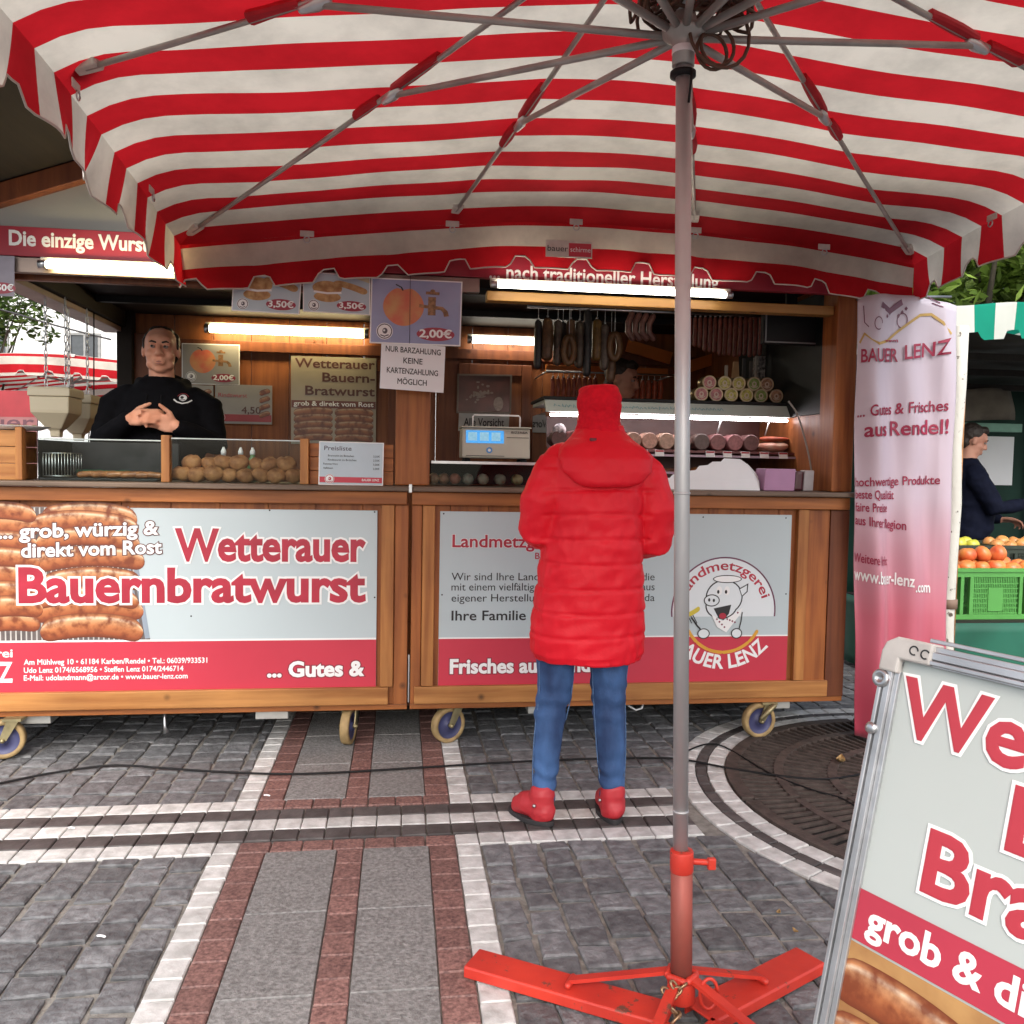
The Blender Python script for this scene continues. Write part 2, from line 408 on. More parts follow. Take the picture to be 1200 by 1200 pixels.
for x0, x1 in ((SX0 + .182, -.205), (-.115, SX1 - .182)):
    for y in np.arange(.9, BANDS[0] - .01, .415): stone(gb, rq(x0, x1, y, min(y + .415, BANDS[0]), .0015), .004, .004, .0003)
    for y in np.arange(BANDS[1], 7.4, .40): stone(gb, rq(x0, x1, y, y + .40, .0015), .004, .004, .0003)
def ring(mb, r0, r1, n):
    for i in range(n):
        a0 = 2 * math.pi * i / n; a1 = 2 * math.pi * (i + 1) / n; e = .0028 / r0
        stone(mb, [(GC[0] + r * math.cos(a), GC[1] + r * math.sin(a)) for r, a in ((r0 + .002, a0 + e), (r1 - .002, a0 + e), (r1 - .002, a1 - e), (r0 + .002, a1 - e))], .004, .005, .001)
ring(wb, 1.045, 1.125, 62); ring(db, 1.125, 1.175, 74); ring(wb, 1.175, 1.26, 70)
kind(wb.build('white_paving_band', M_WSETT), 'structure'); kind(db.build('dark_paving_band', M_DSETT), 'structure')
kind(rb.build('red_paving_band', M_RGRAN), 'structure'); kind(gb.build('grey_paving_slabs', M_SLAB), 'structure')
# iron tree grate: quarter plates of radial bars
M_IRON = mat('rusty_cast_iron', (.105, .08, .068), .7, .2, amt=.5, scale=22, bump=.4, bscale=70)
tg = thing('tree_grate', 'round rusty cast-iron tree grate with slots, set in white rings of stone', 'tree grate', (*GC, 0))
for k in range(4):
    mb = MB(); b0 = k * 90 + 1; b1 = k * 90 + 89
    def ringseg(r0, r1, z0, z1, a0=b0, a1=b1, n=30):
        P = [R(a0 + (a1 - a0) * i / n) for i in range(n + 1)]
        mb.loft([[(GC[0] + r * math.cos(a), GC[1] + r * math.sin(a), z) for r, z in ((r0, z0), (r1, z0), (r1, z1), (r0, z1))] for a in P])
    for r0, r1 in ((.30, .36), (.56, .60), (.79, .83), (.985, 1.04)): ringseg(r0, r1, -.004, .012)
    for (r0, r1, n) in ((.36, .56, 16), (.60, .79, 24), (.83, .985, 30)):
        for i in range(n + 1):
            a = b0 + (b1 - b0) * i / n; ringseg(r0 - .004, r1 + .004, -.003, .0105, a - 13 / n, a + 13 / n, 1)
    mb.build('grate_plate', M_IRON, tg)
mb = MB(); mb.disc(lambda x, y, d: (x, y, d), *GC, 1.04, 1.04, -.0055, 48); kind(mb.build('tree_pit_soil', mat('shade_black_soil', (.012, .010, .009), .95, amt=.5, scale=30, bump=.6)), 'structure')  # soil coloured near black to paint in the shade of deep slots
# dry leaves, stubs and litter
ml = mat('dry_leaf', (.42, .26, .10), .7, amt=.5, scale=40)
for i, (px, py, lab) in enumerate(((985, 893, 'curled brown leaf on the iron grate beside the banner'), (912, 1070, 'small yellow leaf on the setts between parasol stand and pavement sign'), (932, 1092, 'pale leaf fragment on the setts close to the pavement sign'))):
    p = at(px, py, Z=.012); mb = MB(); a = random.uniform(0, 6); s = .07 if i == 0 else .022
    mb.grid(lambda u, v: (p.x + s * ((u - .5) * math.cos(a) - (v - .5) * .6 * math.sin(a) * math.sin(math.pi * max(.05, u))), p.y + s * ((u - .5) * math.sin(a) + (v - .5) * .6 * math.cos(a) * math.sin(math.pi * max(.05, u))), p.z + s * .5 * abs(u - .5) + s * .6 * (v - .5) ** 2), 6, 4)
    tag(mb.build('leaf', ml, solid=.001), lab, 'leaf')
for i, (px, py, lab) in enumerate(((313, 932, 'white cigarette stub on the pale paving strip by the red stones'), (84, 970, 'crumpled pale scrap of paper on the white paving rows'), (119, 1097, 'tiny white paper scrap on the setts left of the paved strip'))):
    p = at(px, py, Z=.012); mb = MB(); mb.capsule([p + Vector((-.011, .003, 0)), p + Vector((0, .001, .001)), p + Vector((.010, -.004, 0))], .0035, 8)
    tag(mb.build('litter', M_PAPER), lab, 'litter')
# black cable on the ground
pts = [at(px, py, Z=.013) for px, py in ((-160, 945), (-60, 930), (0, 918), (60, 906), (130, 897), (190, 900), (250, 904), (330, 907), (400, 905), (500, 899), (600, 893), (700, 889), (790, 889), (870, 903), (960, 913), (1020, 905))]
def smooth_path(p, n=6):
    out = []
    for i in range(len(p) - 1):
        p0 = p[max(i - 1, 0)]; p1 = p[i]; p2 = p[i + 1]; p3 = p[min(i + 2, len(p) - 1)]
        for k in range(n):
            t = k / n
            out.append(.5 * ((2 * p1) + (p2 - p0) * t + (2 * p0 - 5 * p1 + 4 * p2 - p3) * t * t + (3 * p1 - p0 - 3 * p2 + p3) * t ** 3))
    return out + [p[-1]]
mb = MB(); mb.tube(smooth_path(pts), .005, 8); tag(mb.build('power_cable', M_BLACK), 'black power cable lying across the paving in front of the stall', 'cable')
pts = [at(px, py, Z=.012) for px, py in ((800, 882), (840, 872), (900, 905), (950, 925), (985, 935), (1010, 950))]
mb = MB(); mb.tube(smooth_path(pts), .004, 6); tag(mb.build('thin_wire', M_BLACK), 'thin dark wire trailing over the iron tree grate', 'wire')

# ================================================================== MARKET STALL
FY = 4.05                       # front face of the counter boards
HX0, HX1, HXS = -1.98, 2.27, .05
stall = thing('market_stall', 'wooden sausage stall on castors with long orange pine counter and red fascia', 'market stall', (.15, 5.1, 0))
mb = MB(); mb.box(-2.55, HX1, FY + .05, 6.2, .19, .235); mb.build('floor', W_DARK, stall)
for (x0, x1) in ((-2.55, HXS - .006), (HXS + .006, HX1 - .02)):
    mb = MB(); n = 12
    for i in range(n):
        a = x0 + (x1 - x0) * i / n; b = x0 + (x1 - x0) * (i + 1) / n; mb.box(a + .001, b - .001, FY + .012, FY + .04, .20, 1.17)
    mb.build('front_boards', W_PANEL, stall, .002)
    f = MB(); f.box(x0 + .02, x1 - .09, FY - .022, FY + .0115, .215, .298)
    f.build('bottom_trim', W_LIGHT, stall, .004)
    f = MB(); f.box(x0, x1, FY - .004, FY + .0115, .186, .212); f.build('sill_board', W_RAIL, stall, .003)
    f = MB(); f.box(x0, x1 - .01, FY - .03, FY + .0115, 1.165, 1.226); f.build('top_rail', W_RAIL, stall, .004)
    f = MB(); f.box(x0, x1 + (.0 if x1 < 1 else .06), FY - .065, FY + .48, 1.2285, 1.252); f.build('counter_top', W_COUNTER, stall, .006)
for (a, b, m, y) in ((-.085, -.025, W_LIGHTZ, .02), (-.022, HXS - .008, W_PANEL, .008), (HXS + .008, .105, W_PANEL, .008), (.108, .165, W_LIGHTZ, .02), (1.975, 2.03, W_LIGHTZ, .022), (2.032, 2.148, W_PANEL, .006), (2.15, HX1 - .02, W_DARK, .012)):
    mb = MB(); mb.box(a, b, FY - y, FY + .0112, .30 if m is W_LIGHTZ else .2125, 1.163); mb.build('stile', m, stall, .003)
mb = MB(); mb.box(-.025, .14, FY + .06, FY + .16, 1.254, 2.145); mb.build('post', W_PANEL, stall, .006)
mb = MB(); mb.box(2.16, HX1, FY + .015, FY + .17, 1.254, 2.42); mb.build('post', W_PANEL, stall, .006)
mb = MB(); mb.box(.40, 2.158, FY + .05, FY + .12, 2.142, 2.188); mb.build('header_beam', W_BEAM, stall, .004)
mb = MB(); mb.box(HX0, .14, FY + .062, FY + .10, 2.147, 2.24); mb.build('header_beam', W_DARK, stall, .004)
# fascia with its slogan; weaker light on it is painted in as darker red
mb = MB(); mb.box(HX0 - .5, HX1, FY - .012, FY + .03, 2.235, 2.362); fas = mb.build('fascia', mat('shaded_red_fascia', (.34, .02, .04), .45, amt=.12), stall, .002)
FR = frame((0, FY - .0125, 0), (1, 0, 0), (0, 0, 1))
mb = MB()
q = at(12, 287, Y=FY); q2 = at(172, 293, Y=FY)
put(mb, FR, 'Die einzige Wurst ...', q.x, q.z - .002, .655, .062, .03); mb.build('lettering', M_WHITE, fas); mb = MB()
q = at(573, 327, Y=FY); put(mb, FR, '... nach traditioneller Herstellung', q.x, q.z + .002, 1.12, .064, .02)
mb.build('lettering', M_WHITE, fas)
mb = MB(); mb.box(HX0 - .5, .36, FY - .006, FY + .028, 2.165, 2.2325); mb.build('metal_gutter', mat('brown_anodised_metal', (.32, .25, .22), .4, .6, amt=.3, scale=5), stall, .004)
# gable, rake beams and roof
AX, AZ = .16, 3.12
mb = MB(); mb.add([(HX0 - .5, FY + .002, 2.364), (HX1 + .1, FY + .002, 2.364), (HX1 + .1, FY + .002, 2.56), (AX, FY + .002, AZ), (HX0 - .1, FY + .002, 2.34), (HX0 - .5, FY + .002, 2.15),
                   (HX0 - .5, FY + .03, 2.364), (HX1 + .1, FY + .03, 2.364), (HX1 + .1, FY + .03, 2.56), (AX, FY + .03, AZ), (HX0 - .1, FY + .03, 2.34), (HX0 - .5, FY + .03, 2.15)],
       [(0, 1, 2, 3), (9, 8, 7, 6), (0, 6, 7, 1)])
mb.build('gable_panel', mat('pale_grey_board', (.36, .36, .33), .6, amt=.12, scale=2), stall)
def slab(name, x0, z0, x1, z1, y0, y1, t, m, bev=.004):
    mb = MB(); n = Vector((-(z1 - z0), 0, x1 - x0)).normalized() * t
    if n.z < 0: n = -n
    P = [Vector((x0, y0, z0)), Vector((x1, y0, z1)), Vector((x1, y1, z1)), Vector((x0, y1, z0))]
    mb.add(P + [p + n for p in P], [(0, 1, 2, 3), (7, 6, 5, 4), (0, 4, 5, 1), (1, 5, 6, 2), (2, 6, 7, 3), (3, 7, 4, 0)])
    return mb.build(name, m, stall, bev)
slab('rake_beam', HX0 - .62, 2.125, AX, AZ + .01, FY - .05, FY + .05, .085, W_DARK); slab('rake_beam', AX, AZ + .01, HX1 + .12, 2.57, FY - .05, FY + .05, .085, W_DARK)
slab('rake_beam', HX0 - .30, 2.365, AX, AZ + .13, 3.52, 3.56, .03, W_DARK)
slab('roof', HX0 - .32, 2.333, AX, AZ + .10, 3.05, 6.5, .05, W_ROOF); slab('roof', AX, AZ + .10, HX1 + .2, 2.635, 3.05, 6.5, .05, W_ROOF)
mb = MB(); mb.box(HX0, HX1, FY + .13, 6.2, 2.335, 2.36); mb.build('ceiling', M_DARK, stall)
for y in (4.75, 5.45):
    mb = MB(); mb.box(HX0, HX1, y, y + .05, 2.295, 2.334); mb.build('ceiling_batten', M_BLACK, stall)
# side header and back corner post on the open left side
mb = MB(); mb.box(HX0, HX0 + .13, FY + .12, 6.1, 2.20, 2.232); mb.build('side_header', mat('faded_brown_board', (.40, .30, .25), .55, amt=.25, scale=6), stall, .004)
mb = MB(); mb.box(HX0, HX0 + .16, FY + .12, 6.1, 2.2345, 2.333); mb.build('side_beam', M_DARK, stall, .004)
mb = MB(); mb.box(-1.88, -1.78, 6.02, 6.12, .235, 2.334); mb.build('corner_post', M_DARK, stall, .006)
mb = MB(); n = 16
for i in range(n):
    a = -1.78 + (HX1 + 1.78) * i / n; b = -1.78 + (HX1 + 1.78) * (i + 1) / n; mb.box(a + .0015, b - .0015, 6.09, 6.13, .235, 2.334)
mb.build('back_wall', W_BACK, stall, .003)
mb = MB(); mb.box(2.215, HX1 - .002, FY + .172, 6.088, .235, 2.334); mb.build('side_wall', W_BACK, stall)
mb = MB(); mb.box(2.19, 2.213, FY + .2, 5.4, 1.66, 2.3); mb.build('side_board', mat('dark_green_black_board', (.012, .016, .016), .5, spec=.2), stall, .003)
mb = MB(); mb.box(-2.4, HX1, 5.3, 5.32, .005, .188); mb.build('skirt', mat('dark_green_tarp', (.008, .02, .015), .6, spec=.2), stall)  # tarp from the right end, added full width to keep the underside dark
for (x0, x1) in ((-1.78, -1.66), (-.66, -.60), (-.585, -.54), (.26, .40)):
    mb = MB(); mb.box(x0, x1, 6.06, 6.088, .236, 2.2); mb.build('wall_batten', W_DARK, stall, .003)
mb = MB(); mb.box(-1.66, HX1 - .07, 6.05, 6.0885, 2.10, 2.17); mb.build('wall_rail', W_DARK, stall, .003)
# inside doors with raised frames
for (x0, x1, z0) in ((-.50, -.02, .24), (.40, .92, .24)):
    mb = MB(); mb.box(x0, x1, 6.068, 6.0888, z0, 2.07); dr = mb.build('door', W_BACK, stall, .003)
    f = MB()
    for (a, b, c, d) in ((x0, x0 + .07, z0, 2.07), (x1 - .07, x1, z0, 2.07), (x0 + .072, x1 - .072, 1.99, 2.07), (x0 + .072, x1 - .072, 1.1, 1.2)): f.box(a, b, 6.05, 6.0675, c, d)
    f.build('door_frame', W_DARK, dr, .004)
# support brackets under the floor
for px in (43, 320, 635, 905):
    p = at(px, 838, Y=FY + .06); mb = MB(); mb.box(p.x - .075, p.x + .075, FY + .02, FY + .12, .145, .188); mb.build('support_bracket', mat('galvanised_plate', (.5, .5, .47), .5, .5, amt=.3), stall, .003)
mb = MB(); p = at(193, 838, Y=FY + .04); mb.tube([(p.x, FY + .04, .188), (p.x, FY + .04, .12), (p.x + .01, FY + .035, .085)], [.007, .007, .016], 8); mb.box(p.x - .05, p.x + .05, FY + .03, FY + .06, .178, .188); mb.build('latch', M_STEEL, stall)
mb = MB(); pp = [at(px, py, Y=FY + .1) for px, py in ((735, 826), (745, 832), (752, 830), (754, 824))]; mb.tube(pp, .005, 6); mb.build('cable_hook', M_PAPER, stall)
mb = MB(); p = at(481, 571, Y=FY - .07); mb.box(p.x - .007, p.x + .007, FY - .075, FY - .066, 1.225, 1.262); mb.build('hinge', M_STEEL, stall)
mb = MB(); mb.box(HXS - .003, HXS + .003, FY - .004, FY + .004, .22, .45); mb.build('hinge_strip', M_STEEL, stall)
# castors
M_TYRE = mat('worn_tan_rubber', (.42, .29, .13), .7, amt=.4, scale=20); M_RIMB = mat('blue_castor_rim', (.06, .065, .16), .5, amt=.3)
def castor(px, py, ang, y=None):
    p = at(px, py, Z=.004) if y is None else Vector((at(px, py, Y=y).x, y, .004)); r = .088; c = Vector((p.x, p.y + .02, r + .004))
    M = Matrix.Rotation(R(ang), 3, 'Z') @ Matrix.Rotation(R(90), 3, 'X')
    mb = MB(); mb.lathe([(r - .021, -.021), (r - .004, -.021), (r, -.014), (r, .014), (r - .004, .021), (r - .021, .021), (r - .021, -.021)], c, 32, M, False); ca = mb.build('castor', M_TYRE, stall)
    mb = MB(); mb.lathe([(.002, -.012), (.02, -.026), (.022, -.014), (r - .022, -.012), (r - .02, -.018), (r - .02, .018), (r - .022, .012), (.022, .014), (.02, .026), (.002, .012)], c, 28, M); mb.build('rim', M_RIMB, ca)
    mb = MB(); d = Matrix.Rotation(R(ang), 3, 'Z') @ Vector((0, 1, 0)); t = Matrix.Rotation(R(ang), 3, 'Z') @ Vector((1, 0, 0))
    for s in (-1, 1):
        a = c + d * s * .032; b = c + d * s * .032 + t * .045 + Vector((0, 0, .095)); e = t * .016
        mb.loft([[a - e - d * .003, a + e - d * .003, a + e + d * .003, a - e + d * .003], [b - e * 1.6 - d * .003, b + e * 1.6 - d * .003, b + e * 1.6 + d * .003, b - e * 1.6 + d * .003]])
    b = c + t * .045 + Vector((0, 0, .085)); mb.box(b.x - .04, b.x + .04, b.y - .04, b.y + .04, b.z, b.z + .012)
    mb.capsule([c - d * .036, c + d * .036], .011, 10)
    if ang == 8: mb.capsule([c + Vector((0, -.04, .02)), c + Vector((.04, -.06, .075)), c + Vector((.06, -.05, .085))], [.012, .014, .012], 8)
    mb.build('fork', mat('zinc_yellow_fork', (.42, .36, .2), .45, .7, amt=.4, scale=20), ca)
castor(525, 871, 28); castor(890, 865, 8); castor(3, 890, 10); castor(408, 873, 78)
castor(30, 850, 30, 5.2); castor(700, 850, 60, 5.2)
# ================================================================== PARASOL
PX, PY = .665, 1.98                     # pole axis at canopy height
def pole_x(z): return .705 - .026 * (z - 0.0) * .98
APEX = Vector((pole_x(2.73), PY, 2.735)); CX = PX + .09; HW, HD = 1.715, 1.95
TILT = .024
def edge_pt(i):
    """twelve rib ends: four corners, two more on each side"""
    P = [(-1, -1), (-1 / 3, -1), (1 / 3, -1), (1, -1), (1, -1 / 3), (1, 1 / 3), (1, 1), (1 / 3, 1), (-1 / 3, 1), (-1, 1), (-1, 1 / 3), (-1, -1 / 3)]
    a, b = P[i % 12]; c = abs(a) == 1 and abs(b) == 1
    x = CX + a * HW; y = PY + b * HD
    if abs(a) < .5: x += .03
    return Vector((x, y, (2.378 if c else 2.505) + TILT * (x - CX)))
def stripe_of(p): return PY + HD - p.y
par = thing('parasol', 'big red and white striped market parasol with grey ribs, in the foreground', 'parasol', (.705, PY, 0))
ca = bpy.data.materials.new('striped_canvas'); ca.use_nodes = True
def canvas_material(m, period, phase, red, white, trans=.5, attr='stripe', dirt=.35):
    t = m.node_tree; N = t.nodes; L = t.links; b = N['Principled BSDF']; b.inputs['Roughness'].default_value = .85; b.inputs['Specular IOR Level'].default_value = .2
    at_ = N.new('ShaderNodeAttribute'); at_.attribute_name = attr
    a = N.new('ShaderNodeMath'); a.operation = 'ADD'; a.inputs[1].default_value = phase + 100 * period; L.new(at_.outputs['Fac'], a.inputs[0])
    d = N.new('ShaderNodeMath'); d.operation = 'DIVIDE'; d.inputs[1].default_value = period; L.new(a.outputs[0], d.inputs[0])
    f = N.new('ShaderNodeMath'); f.operation = 'FRACT'; L.new(d.outputs[0], f.inputs[0])
    g = N.new('ShaderNodeMath'); g.operation = 'GREATER_THAN'; g.inputs[1].default_value = .5; L.new(f.outputs[0], g.inputs[0])
    mx = N.new('ShaderNodeMix'); mx.data_type = 'RGBA'; mx.inputs[6].default_value = (*white, 1); mx.inputs[7].default_value = (*red, 1); L.new(g.outputs[0], mx.inputs[0])
    tc = N.new('ShaderNodeTexCoord'); nz = N.new('ShaderNodeTexNoise'); nz.inputs['Scale'].default_value = 3.5; nz.inputs['Detail'].default_value = 8; nz.inputs['Roughness'].default_value = .65
    L.new(tc.outputs['Object'], nz.inputs[0])
    mr = N.new('ShaderNodeMapRange'); mr.inputs[1].default_value = .25; mr.inputs[2].default_value = .6; mr.inputs[3].default_value = 1 - dirt; mr.inputs[4].default_value = 1; L.new(nz.outputs[0], mr.inputs[0])
    n3 = N.new('ShaderNodeTexNoise'); n3.inputs['Scale'].default_value = 260; n3.inputs['Detail'].default_value = 2; L.new(tc.outputs['Object'], n3.inputs[0])
    bp = N.new('ShaderNodeBump'); bp.inputs['Strength'].default_value = .15; bp.inputs['Distance'].default_value = .003; L.new(n3.outputs[0], bp.inputs['Height']); L.new(bp.outputs[0], b.inputs['Normal'])
    m2 = N.new('ShaderNodeMix'); m2.data_type = 'RGBA'; m2.blend_type = 'MULTIPLY'; m2.inputs[0].default_value = 1; L.new(mx.outputs[2], m2.inputs[6]); L.new(mr.outputs[0], m2.inputs[7])
    L.new(m2.outputs[2], b.inputs['Base Color'])
    tr = N.new('ShaderNodeBsdfTranslucent'); ms = N.new('ShaderNodeMixShader'); ms.inputs[0].default_value = trans
    L.new(m2.outputs[2], tr.inputs[0]); L.new(b.outputs[0], ms.inputs[1]); L.new(tr.outputs[0], ms.inputs[2]); L.new(ms.outputs[0], N['Material Output'].inputs[0])
canvas_material(ca, .252, .147, (.54, .014, .022), (.72, .675, .58), .42)
def canvas(name, parent, material, pts):
    """pts: list of (verts, faces, stripe values)"""
    mb = MB(); mb.smooth = True; st = []
    for vs, fs, s in pts: mb.add(vs, fs); st += s
    me = mb.mesh(name, material); a = me.attributes.new('stripe', 'FLOAT', 'POINT'); a.data.foreach_set('value', st)
    return link(name, me, parent)
pieces = []
NU, NV = 14, 24
def canopy_pt(i, u, v):
    """sector i, u along the edge, v from apex to edge"""
    a, b = edge_pt(i), edge_pt(i + 1); e = a.lerp(b, u); p = APEX.lerp(e, v)
    p.z += -.035 * v * (1 - v) * 4 * .35                     # ribs bow down a little
    p.z += .022 * math.sin(math.pi * u) * v ** 1.5 * (.6 + .4 * math.sin(i * 2.1))
    p.z -= .05 * max(0, (v - .87) / .13) ** 2.2
    p.z += .006 * mnoise.noise(Vector((p.x * 3, p.y * 3, 1)))
    return p
VAL = .205
for i in range(12):
    vs = [canopy_pt(i, a / NU, .02 + .98 * b / NV) for a in range(NU + 1) for b in range(NV + 1)]
    fs = [(a * (NV + 1) + b, (a + 1) * (NV + 1) + b, (a + 1) * (NV + 1) + b + 1, a * (NV + 1) + b + 1) for a in range(NU) for b in range(NV)]
    pieces.append((vs, fs, [stripe_of(p) for p in vs]))
cano = canvas('canopy', par, ca, pieces)
for (i0, axis, sgn) in ((0, 'y', -1), (3, 'x', 1), (6, 'y', 1), (9, 'x', -1)):
    NN, MM = 150, 7; vs = []; st = []
    for a in range(NN + 1):
        q = a / NN * 3; k = min(int(q), 2); top = canopy_pt(i0 + k, q - k, 1.0)
        along = (top.x - CX) if axis == 'y' else (top.y - PY)
        ph = (along / .29 + .25) % 1
        notch = min(1, max(0, 1 - (abs(ph - .5) - .10) / .11)); notch = notch * notch * (3 - 2 * notch)
        for b in range(MM + 1):
            v = b / MM; L = (VAL if axis == 'y' else .175) - .052 * notch
            out = .018 * math.sin(along * 9 + 1.3 * i0) * v + .02 * math.sin(along * 4.3 + i0) * v + .012 * v + .012 * math.sin(along * 21) * v * v
            nx, ny = (0, sgn) if axis == 'y' else (sgn, 0)
            p = Vector((top.x + nx * out, top.y + ny * out, top.z - L * v)); vs.append(p)
            base = stripe_of(top) if axis == 'x' else (-L * v * 1.35 if sgn > 0 else 2 * HD + L * v * 1.35)
            st.append(base)
    fs = [(a * (MM + 1) + b, (a + 1) * (MM + 1) + b, (a + 1) * (MM + 1) + b + 1, a * (MM + 1) + b + 1) for a in range(NN) for b in range(MM)]
    val = canvas('valance', par, ca, [(vs, fs, st)])
    hem = MB(); hem.tube([vs[a * (MM + 1) + MM] for a in range(NN + 1)], .0035, 5); hem.build('hem', mat('off_white_binding', (.62, .56, .50), .8), val)
# pole, runner, ribs, struts
mb = MB(); mb.tube([(pole_x(.02), PY, .05), (pole_x(.405), PY, .405)], .0165, 20); mb.tube([(pole_x(.39), PY, .39), (pole_x(2.34), PY, 2.34)], .0185, 24)
mb.tube([(pole_x(2.34), PY, 2.34), (pole_x(2.74), PY, 2.74)], .0175, 20)
for z in (.52, 1.3, 2.30): mb.lathe([(.0186, -.003), (.0202, -.002), (.0202, .002), (.0186, .003)], (pole_x(z), PY, z), 24)
mb.build('pole', M_POLE, par)
hub = Vector((pole_x(2.36), PY, 2.365))
mb = MB(); mb.lathe([(.022, -.07), (.026, -.068), (.026, -.02), (.030, -.012), (.05, .0), (.052, .012), (.03, .02), (.026, .05), (.022, .052)], hub, 28)
rn = mb.build('runner', M_RIB, par)
mb = MB(); mb.lathe([(.0262, -.042), (.0268, -.041), (.0268, -.027), (.0262, -.026)], hub, 24); mb.build('sticker', M_PAPER, rn)
mb = MB(); mb.lathe([(.021, -.006), (.03, -.004), (.03, .006), (.021, .008)], hub + Vector((0, 0, -.088)), 24); mb.tube([hub + Vector((.012, -.028, -.085)), hub + Vector((.01, -.03, -.11)), hub + Vector((.008, -.024, -.16))], .003, 6); mb.build('rubber_ring', M_BLACK, rn)
M_SLEEVE = mat('red_canvas_sleeve', (.52, .016, .028), .8, amt=.2, scale=20); M_POCKET = mat('white_vinyl_pocket', (.66, .62, .56), .6, amt=.2, scale=30)
for i in range(12):
    e = edge_pt(i); d = (e - APEX); L = d.length
    pt = lambda t, off=-.022: APEX.lerp(e, t) + Vector((0, 0, off - .05 * t * (1 - t)))
    rib = MB(); rib.tube([pt(t) for t in (.03, .2, .4, .6, .8, .955)], .0085, 8); r_ = rib.build('rib', M_RIB, par)
    tj = .54 if (i % 3) else .42
    j = pt(tj, -.034)
    s0 = hub + Vector((d.x, d.y, 0)).normalized() * .05 + Vector((0, 0, .006))
    sb = MB(); sb.tube([s0, s0.lerp(j, .5), j], .0095, 8); sb.build('strut', M_RIB, par)
    # metal slider where strut meets rib, wrapped in a red sleeve
    dn = d.normalized(); side = dn.cross(Vector((0, 0, 1))).normalized()
    sm = MB(); sm.capsule([j - dn * .03, j + dn * .0, j + dn * .045], [.012, .017, .011], 10); sm.build('slider', M_ALU, r_)
    sv = MB()
    for a, b in ((tj - .14 / L - .03, tj + .0), (tj + .03, tj + .2 / L)):
        A, B = pt(a, -.010), pt(b, -.010)
        sv.loft([[p + side * math.cos(th) * wd * (1 + .3 * mnoise.noise(Vector((i, th, a * 9)))) + Vector((0, 0, -.006 + math.sin(th) * (.014 if math.sin(th) < 0 else .02))) for th in [2 * math.pi * q_ / 10 for q_ in range(10)]] for p, wd in ((A, .012), (A.lerp(B, .25), .017), (A.lerp(B, .6), .020), (B, .026 if b > tj + .1 else .015))])
    sv.smooth = True; sv.build('sleeve', M_SLEEVE, r_)
    # white pocket that holds the rib end
    A, B = pt(.93, -.012), pt(.985, -.012); wd = .03
    pk = MB(); pk.loft([[p + side * q * w_ + Vector((0, 0, zz)) for q, zz in ((-1, .016), (-.7, -.017), (.7, -.017), (1, .016))] for p, w_ in ((A, wd), (A.lerp(B, .5), wd * .95), (B, wd * .8))]); pk.build('pocket', M_POCKET, r_, .004)
# small white tabs with rings for hanging things
for side_i, (i0, ax) in enumerate(((6, 'far'), (9, 'left'), (3, 'right'))):
    for q in (.42, 1.0, 1.5, 2.0, 2.55):
        k = min(int(q), 2); p = canopy_pt(i0 + k, q - k, .985) + Vector((0, 0, -.022))
        if ax == 'far': U = Vector((1, 0, 0)); n = Vector((0, -1, 0))
        else: U = Vector((0, 1, 0)); n = Vector((1 if ax == 'left' else -1, 0, 0))
        mb = MB(); mb.loft([[p + U * a + n * b + Vector((0, 0, z)) for a, z in ((-.03, .014), (.03, .014), (.03, -.012), (-.03, -.012))] for b in (.012, .016)])
        hk = mb.build('hook_tab', M_POCKET, par, .002)
        mb = MB(); c = p + n * .02 + Vector((0, 0, -.026)); mb.tube([c + (U * math.cos(a) + Vector((0, 0, 1)) * math.sin(a)) * .013 for a in [2 * math.pi * t / 14 for t in range(15)]], .0025, 6); mb.build('hook_ring', M_STEEL, hk)
# maker's tag on the inside of the valance
p = at(666, 293, Y=PY + HD - .012)
FT = frame((p.x, PY + HD - .03, p.z), (1, 0, .004), (0, .04, 1))
mb = MB(); mb.box(-.108, .108, -.0015, .0015, -.038, .038, Matrix.Translation((p.x, PY + HD - .028, p.z))); tgm = mb.build('maker_tag', M_POCKET, par)
mb = MB(); mb.poly(FT, [(-.001, -.033), (.103, -.033), (.103, .033), (-.001, .033)], .0006); mb.build('tag_field', M_BAND, tgm)
for body, x, y, w_, h, m in (('bauer', -.1, -.012, .095, .026, M_INK), ('schirme', .006, -.012, .094, .022, M_PAPER)):
    mb = MB(); put(mb, FT, body, x, y, w_, h, .0, 0, .0014); mb.build('lettering', m, tgm)
# tangle of brown cable round the pole under the apex
mb = MB(); rnd = random.Random(4)
pts = []
for k in range(130):
    a = k * .83 + rnd.uniform(-.4, .4); rr = rnd.uniform(.045, .15); pts.append(Vector((hub.x + .03 + rr * math.cos(a) * 1.05, hub.y + rr * math.sin(a), 2.43 + rnd.uniform(-.03, .11))))
mb.tube(smooth_path(pts, 4), .0045, 6)
for (a, rr, dz) in ((-20, .05, -.03), (-40, .045, -.045), (8, .09, .0)):
    c = hub + Vector((.075 * math.cos(R(a)), -.03, .0 + dz)); mb.tube([c + Vector((rr * math.cos(t) * .8, rr * .25 * math.sin(t), rr * math.sin(t))) for t in [2 * math.pi * q / 18 for q in range(19)]], .0045, 6)
tag(mb.build('cable_bundle', mat('brown_old_cable', (.11, .06, .035), .6, amt=.4, scale=20)), 'tangled bundle of brown cable wound round the top of the parasol pole', 'cable bundle')

